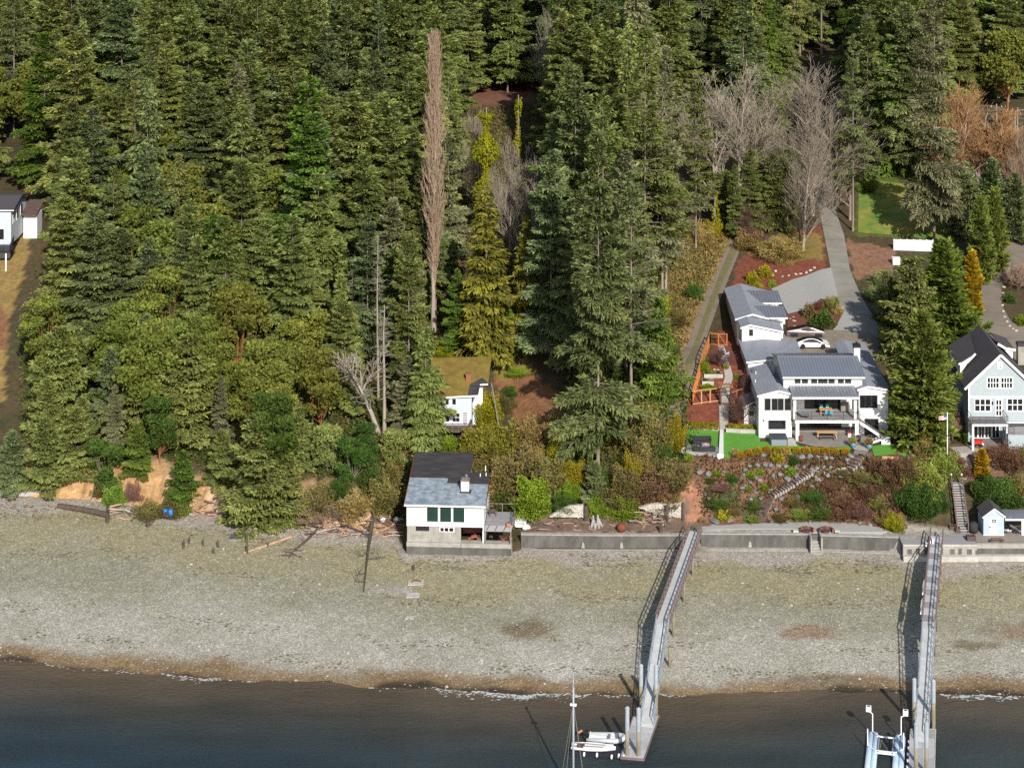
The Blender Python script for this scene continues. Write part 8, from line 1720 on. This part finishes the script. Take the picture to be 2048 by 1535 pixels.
# shoulder and roof
cab = [(-2.25, .90), (-1.55, 1.16), (-.7, 1.40), (.05, 1.44), (.65, 1.30), (1.55, .90)]
yc = [.74, .68, .60, .60, .64, .76]; m = len(cab); body_ = mb.build('body', M['carwhite'], wc, False)
mb = MB(); vs = [(x, -y, z) for (x, z), y in zip(cab, yc)] + [(x, y, z) for (x, z), y in zip(cab, yc)]; mb.add(vs, [(i, i + m, i + 1 + m, i + 1) for i in range(m - 1)]); mb.build('glass_roof', M['carglass'], wc)
for s in (-1, 1):
    MB().add([(x, s * y, z) for (x, z), y in zip(cab, yc)], [tuple(range(m))]).build('side_frame', M['carwhite'], wc)
    wn_ = [(-1.55, 1.0), (-1.2, 1.2), (-.6, 1.34), (.05, 1.37), (.55, 1.25), (1.15, .99)]; MB().add([(x, s * (.93 - (z - .9) * .60), z) for x, z in wn_], [tuple(range(6))]).build('side_window', M['carglass'], wc)
    MB().cbox((1.0, s * .98, 1.0), .22, .16, .12).build('mirror', M['black'], wc); MB().cbox((h - .22, s * .62, .62), .32, .3, .1).build('headlight', M['black'], wc)
def wheel(root, x, s, r, y):
    w = MB().tube([(x, s * (y - .22), r), (x, s * y, r)], r, 18).build('wheel', M['tyre'], root); MB().tube([(x, s * (y - .02), r), (x, s * (y + .012), r)], r * .66, 14).build('rim', M['rim'], w)
for x in (-1.45, 1.5):
    for s in (-1, 1): wheel(wc, x, s, .35, .94)
pk = thing('angular_pickup', 'angular brushed metal pickup parked behind the white car', 'pickup', (XP(1611, 296.2), 296.2, 12.9 + .2), R(-2))
L = 5.7; h = L / 2; A = [(-h, .55), (-h, 1.15), (.15, 1.78), (.9, 1.62), (h - .05, 1.02), (h, .55), (h - .3, .4), (-h + .2, .42)]; ya = [.92, .84, .62, .62, .82, .9, .92, .92]; n = len(A)
MB().add([(x, -y, z) for (x, z), y in zip(A, ya)] + [(x, y, z) for (x, z), y in zip(A, ya)], [(0, 1, n - 1), (1, 2, 3, 4), (1, 4, 5), (1, 5, 6, n - 1)] + [tuple(i + n for i in f) for f in ((0, 1, n - 1), (1, 2, 3, 4), (1, 4, 5), (1, 5, 6, n - 1))] + [(i, i + n, (i + 1) % n + n, (i + 1) % n) for i in range(n)]).build('body', M['steel'], pk)
gz_ = lambda z: .84 - (z - 1.15) * .34
for s in (-1, 1): MB().add([(x, s * (gz_(z) + .012), z) for x, z in ((-1.0, 1.30), (.1, 1.68), (.8, 1.54), (1.9, 1.20), (.2, 1.17))], [tuple(range(5))]).build('side_window', M['carglass'], pk)
MB().add([(.2, -.6, 1.79), (.2, .6, 1.79), (.9, .6, 1.64), (2.6, .76, 1.13), (2.6, -.76, 1.13), (.9, -.6, 1.64)], [(0, 1, 2, 5), (5, 2, 3, 4)]).build('windscreen', M['carglass'], pk); MB().add([(-2.8, -.8, 1.18), (-2.8, .8, 1.18), (.1, .6, 1.79), (.1, -.6, 1.79)], [(0, 1, 2, 3)]).build('bed_cover', M['carglass'], pk)
for x in (-1.75, 1.85):
    for s in (-1, 1):
        MB().prism([(x - .62, s * .90, .38), (x - .5, s * .90, .86), (x + .45, s * .90, .86), (x + .62, s * .90, .38)], (0, s * .06, 0)).build('wheel_arch', M['black'], pk); wheel(pk, x, s, .43, .99)
# ---- white panel fence on the upper lawn
a, b = G(1788, 500), G(1866, 503); wf = thing('panel_fence', 'white solid panel fence at the lower edge of the upper lawn', 'fence', a); n = 6
for i in range(n): p, q = a.lerp(b, (i + .01) / n), a.lerp(b, (i + .99) / n); MB(a).prism([(p.x, p.y, p.z), (q.x, q.y, q.z), (q.x, q.y, a.z + 1.75 - .02 * i), (p.x, p.y, a.z + 1.75)], (0, .06, 0)).build('panel', M['white'], wf)
for i in range(n + 1): p = a.lerp(b, i / n); MB(a).box(p.x - .07, p.x + .07, p.y + .06, p.y + .2, p.z - .3, a.z + 1.8).build('post', M['white2'], wf)
g = G(1792, 528); wb = thing('white_crate', 'small white crate near the corner of the white panel fence', 'crate', g); MB().box(-.6, .6, -.5, .5, 0, 1.0).build('box', M['white'], wb); MB().box(-.64, .64, -.54, .54, 1.0, 1.08).build('lid', M['white2'], wb)
# ---- beach stairs, shed, planters
b0 = WZ(1926, 1063, 3.1); t0 = Vector((XP(1914, 258.5), 258.5, ZP(968, 258.5))); bs = thing('beach_stairs', 'long white beach stairs with mauve handrails between green hedges', 'stairs', b0); o = Vector(b0); n = 19
for i in range(n): p = b0.lerp(t0, (i + .5) / n); MB(o).box(p.x - .62, p.x + .62, p.y - .16, p.y + .19, p.z + .02, p.z + .08).build('tread', M['conclight'], bs); MB(o).box(p.x - .6, p.x + .6, p.y + .12, p.y + .19, p.z - .2, p.z + .018).build('riser', M['plum'], bs)
for s in (-1, 1):
    e = Vector((s * .68, 0, 0)); MB(o).bar(b0 + e + Vector((0, -.1, -.05)), t0 + e + Vector((0, .2, -.05)), .09, .35).build('stringer', M['mauve_wood'], bs); MB(o).bar(b0 + e + Vector((0, 0, 1.0)), t0 + e + Vector((0, .3, 1.0)), .12, .09).build('handrail', M['mauve_wood'], bs)
    for i in range(8): p = b0.lerp(t0, i / 7) + e; MB(o).box(p.x - .05, p.x + .05, p.y - .05, p.y + .05, p.z - .2, p.z + 1.0).build('post', M['mauve_wood'], bs)
    p = t0 + e + Vector((0, .3, 1.06)); MB(o).lathe(p, [(.04, 0), (.12, .06), (.12, .14), (.03, .22)], 8).build('post_cap', M['white2'], bs)
MB(o).box(t0.x - .7, t0.x + .7, t0.y + .2, t0.y + 1.6, t0.z - .15, t0.z).build('landing', M['greydeck'], bs)
SHD = 249.6; sh = thing('beach_shed', 'small pale blue shed with white door and dark pointed roof', 'shed', (XP(1987, SHD), SHD, 3.1)); o = sh.location
sx = lambda c, D=SHD: XP(1740 + c / 5.903, D)
szz = lambda c, D=SHD: ZP(880 + c / 5.903, D)
s0, s1, sa = sx(1340), sx(1582), sx(1466); ze_ = szz(925); za_ = szz(808)
mb = MB(o); gable_walls(mb, s0, s1, SHD, SHD + 2.9, 3.0, ze_ + .25, sa, za_ - .05, .12); mb.build('wall', M['shedblue'], sh)
sl_ = (za_ - ze_ - .25) / (sa - s0); mb = MB(o)
for e, sg in ((s0 - .15, -1), (s1 + .15, 1)):
    ez_ = za_ - sl_ * abs(sa - e); q = [(e, SHD - .12, ez_ + .1), (sa, SHD - .12, za_ + .1), (sa, SHD + 3.1, za_ + .1), (e, SHD + 3.1, ez_ + .1)]; mb.slab(q, .1)
mb.build('roof', M['darkroof'], sh); fascia(sh, [(s0 - .15, SHD - .15, za_ - sl_ * (sa - s0 + .15) + .1), (sa, SHD - .15, za_ + .1), (s1 + .15, SHD - .15, za_ - sl_ * (s1 - sa + .15) + .1)], .16)
dd = MB(o).box(sx(1408), sx(1500), SHD - .05, SHD - .004, 3.12, szz(925)).build('door', M['white2'], sh)
for i in range(3):
    for j in range(2): x = sx(1436) + i * .20; MB(o).box(x, x + .16, SHD - .062, SHD - .05, szz(968) + j * .21, szz(968) + j * .21 + .17).build('door_pane', M['glass'], dd)
MB(o).box(sx(1405), sx(1430), SHD - .07, SHD - .051, szz(1025), szz(1015)).build('handle', M['black'], dd); frame_win(sh, sx(1456), sx(1472), szz(852), szz(834), SHD, 2, 2, fm='white2', bw=.06)
MB(o).box(s0 - .02, s1 + .02, SHD - .03, SHD - .002, 3.05, szz(1112)).build('base_trim', M['white2'], sh); MB(o).box(sx(1340), s1, SHD - .025, SHD - .002, szz(925), szz(915)).build('band', M['white2'], sh)
lt = thing('boat_shelter', 'open lean-to with grey roof beside the small shed holding boating gear', 'shelter', (s1 + 2, SHD + .5, 3.1)); o = lt.location; x1 = sx(2050)
zlf = szz(932); zlb = ZP(880 + 818 / 5.903, SHD + 2.9)
MB(o).slab([(s1 + .16, SHD + .1, zlf), (x1, SHD + .1, zlf - .05), (x1, SHD + 3.0, zlb - .05), (s1 + .16, SHD + 3.0, zlb)], .1).build('roof', M['roofmetal'], lt); MB(o).box(s1 + .16, x1, SHD + .06, SHD + .095, zlf - .2, zlf).build('fascia', M['white2'], lt); MB(o).box(s1 + .1, x1, SHD + 2.8, SHD + 2.9, 3.0, zlb - .2).build('back_wall', M['brown_wood'], lt)
MB(o).box(sx(1793), sx(1840), SHD + .12, SHD + .3, 3.0, zlf - .1).build('post', M['white2'], lt)
for k, (x, lab, m_, rz) in enumerate(((1612, 'pale grey kayak leaning under the lean-to roof', 'boatwhite', 0), (1690, 'dark kayak lying under the lean-to', 'darkhull', .4), (1740, 'second dark kayak under the lean-to', 'tub', .2))):
    r = thing('kayak', lab, 'kayak', (sx(x), SHD + .8 + .3 * k, 3.15), R(90) + rz); mb = MB(); hull(mb, 2.6, .6, .28, tr=.2); mb.build('hull', M[m_], r, True); r.rotation_euler = (0, R(-18) if k == 0 else 0, R(-80) + rz)
for k in range(10): r = thing('firewood', 'split pale log in the pile under the lean-to', 'log', (sx(1640) + .32 * k, SHD + .5 + .2 * (k % 3), 3.2), random.random(), 'split logs under the lean-to'); MB().tube([(-.2, 0, .1), (.2, .05, .12)], .12, 6).build('log', M['conclight' if k % 2 else 'brown_wood'], r)
tr_ = thing('covered_barrel', 'dark covered barrel in the shade beside the shed', 'barrel', (sx(1242), SHD + .9, 3.1)); MB().lathe((0, 0, 0), [(.5, 0), (.6, .4), (.58, 1.0), (.3, 1.25), (.05, 1.3)], 12).build('cover', M['cushion'], tr_, True)
def planter(label, cx0, cx1, cy, m='brown_wood'):
    D = WZ(1740 + cx0 / 5.903, 880 + cy / 5.903, 3.05).y; a, b = sx(cx0, D), sx(cx1, D); r = thing('planter_box', label, 'planter', (a, D, 3.05)); w = b - a
    for i in range(3): MB().box(0, w, 0, .05, .02 + .17 * i, .17 + .17 * i).build('plank', M[m], r)
    mb = MB(); mb.box(0, .05, .05, .75, 0, .53); mb.box(w - .05, w, .05, .75, 0, .53); mb.box(0, w, .75, .8, 0, .53); mb.build('side', M[m], r); MB().box(.05, w - .05, .05, .75, 0, .45).build('soil', M['plum'], r)
planter('brown planter box at the back of the platform left of the beach stairs', 943, 1035, 1070); planter('small brown planter box at the foot of the beach stairs', 1015, 1068, 1092); planter('brown planter box at the front corner of the platform', 1150, 1243, 1188)
D = WZ(1985, 1083, 3.05).y; a, b = sx(1435, D), sx(1560, D); br = thing('log_bench', 'low brown log bench in front of the shed', 'bench', ((a + b) / 2, D, 3.05)); MB().tube([(-(b - a) / 2, 0, .38), ((b - a) / 2, 0, .38)], .16, 8).build('seat', M['brown_wood'], br)
for x in (-.7, .7): MB().box(x - .15, x + .15, -.15, .15, -.05, .3).build('leg', M['plum'], br)
# ---- pavement joints, gutters and downpipes
jm = mat('pavement_joint', (.10, .09, .075), rough=.95)
for nm, L_, Rr_, k in (('driveway_joint', [(1641, 440), (1655, 500), (1668, 545), (1682, 600), (1692, 640)], [(1680, 440), (1692, 500), (1703, 545), (1728, 600), (1752, 640)], 9), ('neighbour_joint', [(2010, 480), (1970, 560), (1955, 630), (1952, 690)], [(2050, 500), (2004, 575), (2004, 630), (2046, 690)], 7)):
    mb = MB(); f = lambda P, t: (P[min(len(P) - 2, int(t * (len(P) - 1)))], P[min(len(P) - 2, int(t * (len(P) - 1))) + 1], t * (len(P) - 1) - min(len(P) - 2, int(t * (len(P) - 1))))
    for i in range(k):
        t = (i + .5) / k; a, b, u = f(L_, t); p = G(a[0] + (b[0] - a[0]) * u, a[1] + (b[1] - a[1]) * u); a, b, u = f(Rr_, t); q = G(a[0] + (b[0] - a[0]) * u, a[1] + (b[1] - a[1]) * u); m = 8
        for j in range(m): s, e_ = p.lerp(q, j / m), p.lerp(q, (j + 1) / m); s.z = gz(s.x, s.y) + .085; e_.z = gz(e_.x, e_.y) + .085; mb.bar(s, e_, .07, .02)
    mb.build(nm, jm, kind='structure')
for x, y, z0, z1 in ((xL + .12, YF - .05, Z0, zE - .1), (xR - .1, YF - .05, Z0, zE - .1), (rx0 + .1, YP - .05, Z0, zRe - .1)): MB(wh.location).tube([(x, y, z0), (x, y, z1)], .04, 6).build('downpipe', M['white2'], wh)
for x in (hx(870, YF), hx(1092, YF)): MB(wh.location).box(x - .06, x + .06, YF - .14, YF - .003, Z0 + 2.2, Z0 + 2.5).build('wall_lamp', M['black'], wh)
# ---- flagpole
g = G(1894.7, 943); fp = thing('flagpole', 'tall white flagpole with a small striped flag under the big cypress', 'flagpole', g); hp = (943 - 827) * g.y / F; MB().tube([(0, 0, -.4), (0, 0, hp)], [.075, .05], 10).build('pole', M['white2'], fp, True); MB().lathe((0, 0, hp), [(.03, 0), (.09, .06), (.09, .12), (.02, .18)], 8).build('finial', M['white2'], fp)
fl = MB(); FW, FH = 1.05, .62; M['flagred'] = mat('flag_red', (.42, .03, .05)); M['flagblue'] = mat('flag_blue', (.03, .05, .25)); flag = None
def flagpt(u, v): return (-.06 - u * FW, .10 * math.sin(u * 7 + v), hp - .15 - v * FH - .12 * u)
for k in range(13):
    mb = MB(); v0, v1 = k / 13, (k + 1) / 13; u0 = .4 if k < 7 else 0
    for i in range(6): a, b = u0 + (1 - u0) * i / 6, u0 + (1 - u0) * (i + 1) / 6; mb.add([flagpt(a, v0), flagpt(b, v0), flagpt(b, v1), flagpt(a, v1)], [(0, 1, 2, 3)])
    if k == 0: flag = mb.build('flag', M['flagred'], fp)
    else: mb.build('stripe', M['flagred'] if k % 2 == 0 else M['white2'], flag)
mb = MB()
for i in range(4): a, b = .4 * i / 4, .4 * (i + 1) / 4; mb.add([flagpt(a, 0), flagpt(b, 0), flagpt(b, 7 / 13), flagpt(a, 7 / 13)], [(0, 1, 2, 3)])
mb.build('canton', M['flagblue'], flag); mb = MB()
for r_ in range(5):
    for c in range(6): u, v = .04 + .062 * c + (.03 if r_ % 2 else 0) * .8, .06 + .1 * r_; p = Vector(flagpt(u, v)); mb.add([p + Vector((.012, -.006, 0)), p + Vector((0, -.006, .012)), p + Vector((-.012, -.006, 0)), p + Vector((0, -.006, -.012))], [(0, 1, 2, 3)])
mb.build('star', M['white2'], flag, kind='stuff')
# ---- power poles and wires beyond the hedge trees
PP = []
for k, (x, yb, yt, lab) in enumerate(((1993, 285, 208, 'thin utility pole behind the russet tree'), (2035, 300, 215, 'taller utility pole with crossarm near the frame edge'), (2030, 320, 222, 'second utility pole just left of the crossarm pole'))):
    g = G(x, yb); t = thing('utility_pole', lab, 'utility pole', g); h = (yb - yt) * g.y / F; MB().tube([(0, 0, -.5), (0, 0, h)], [.17, .12], 8).build('pole', M['barkpale'], t); MB().box(-1.2, 1.2, -.06, .06, h - .7, h - .55).build('crossarm', M['brown_wood'], t)
    for sx_ in (-1, 1): MB().lathe((sx_ * 1.0, 0, h - .55), [(.05, 0), (.06, .15), (.03, .2)], 6).build('insulator', M['white2'], t)
    PP.append(g + Vector((0, 0, h - .4)))
for k, dz in enumerate((0, -.9, -1.6)):
    a = PP[0] + Vector((-22, 12, dz + .5)); pts = [a, PP[0] + Vector((0, 0, dz)), PP[1] + Vector((0, 0, dz)), PP[1] + Vector((30, -6, dz))]; q = []
    for s, e in zip(pts[:-1], pts[1:]):
        for i in range(6): f = i / 6; q.append(s.lerp(e, f) - Vector((0, 0, 1.2 * f * (1 - f) * 2)))
    w = thing('power_line', ('uppermost', 'middle', 'lowest')[k] + ' power line strung between the utility poles', 'wire', q[0]); MB(q[0]).tube(q, .035, 4).build('wire', M['rope'], w)
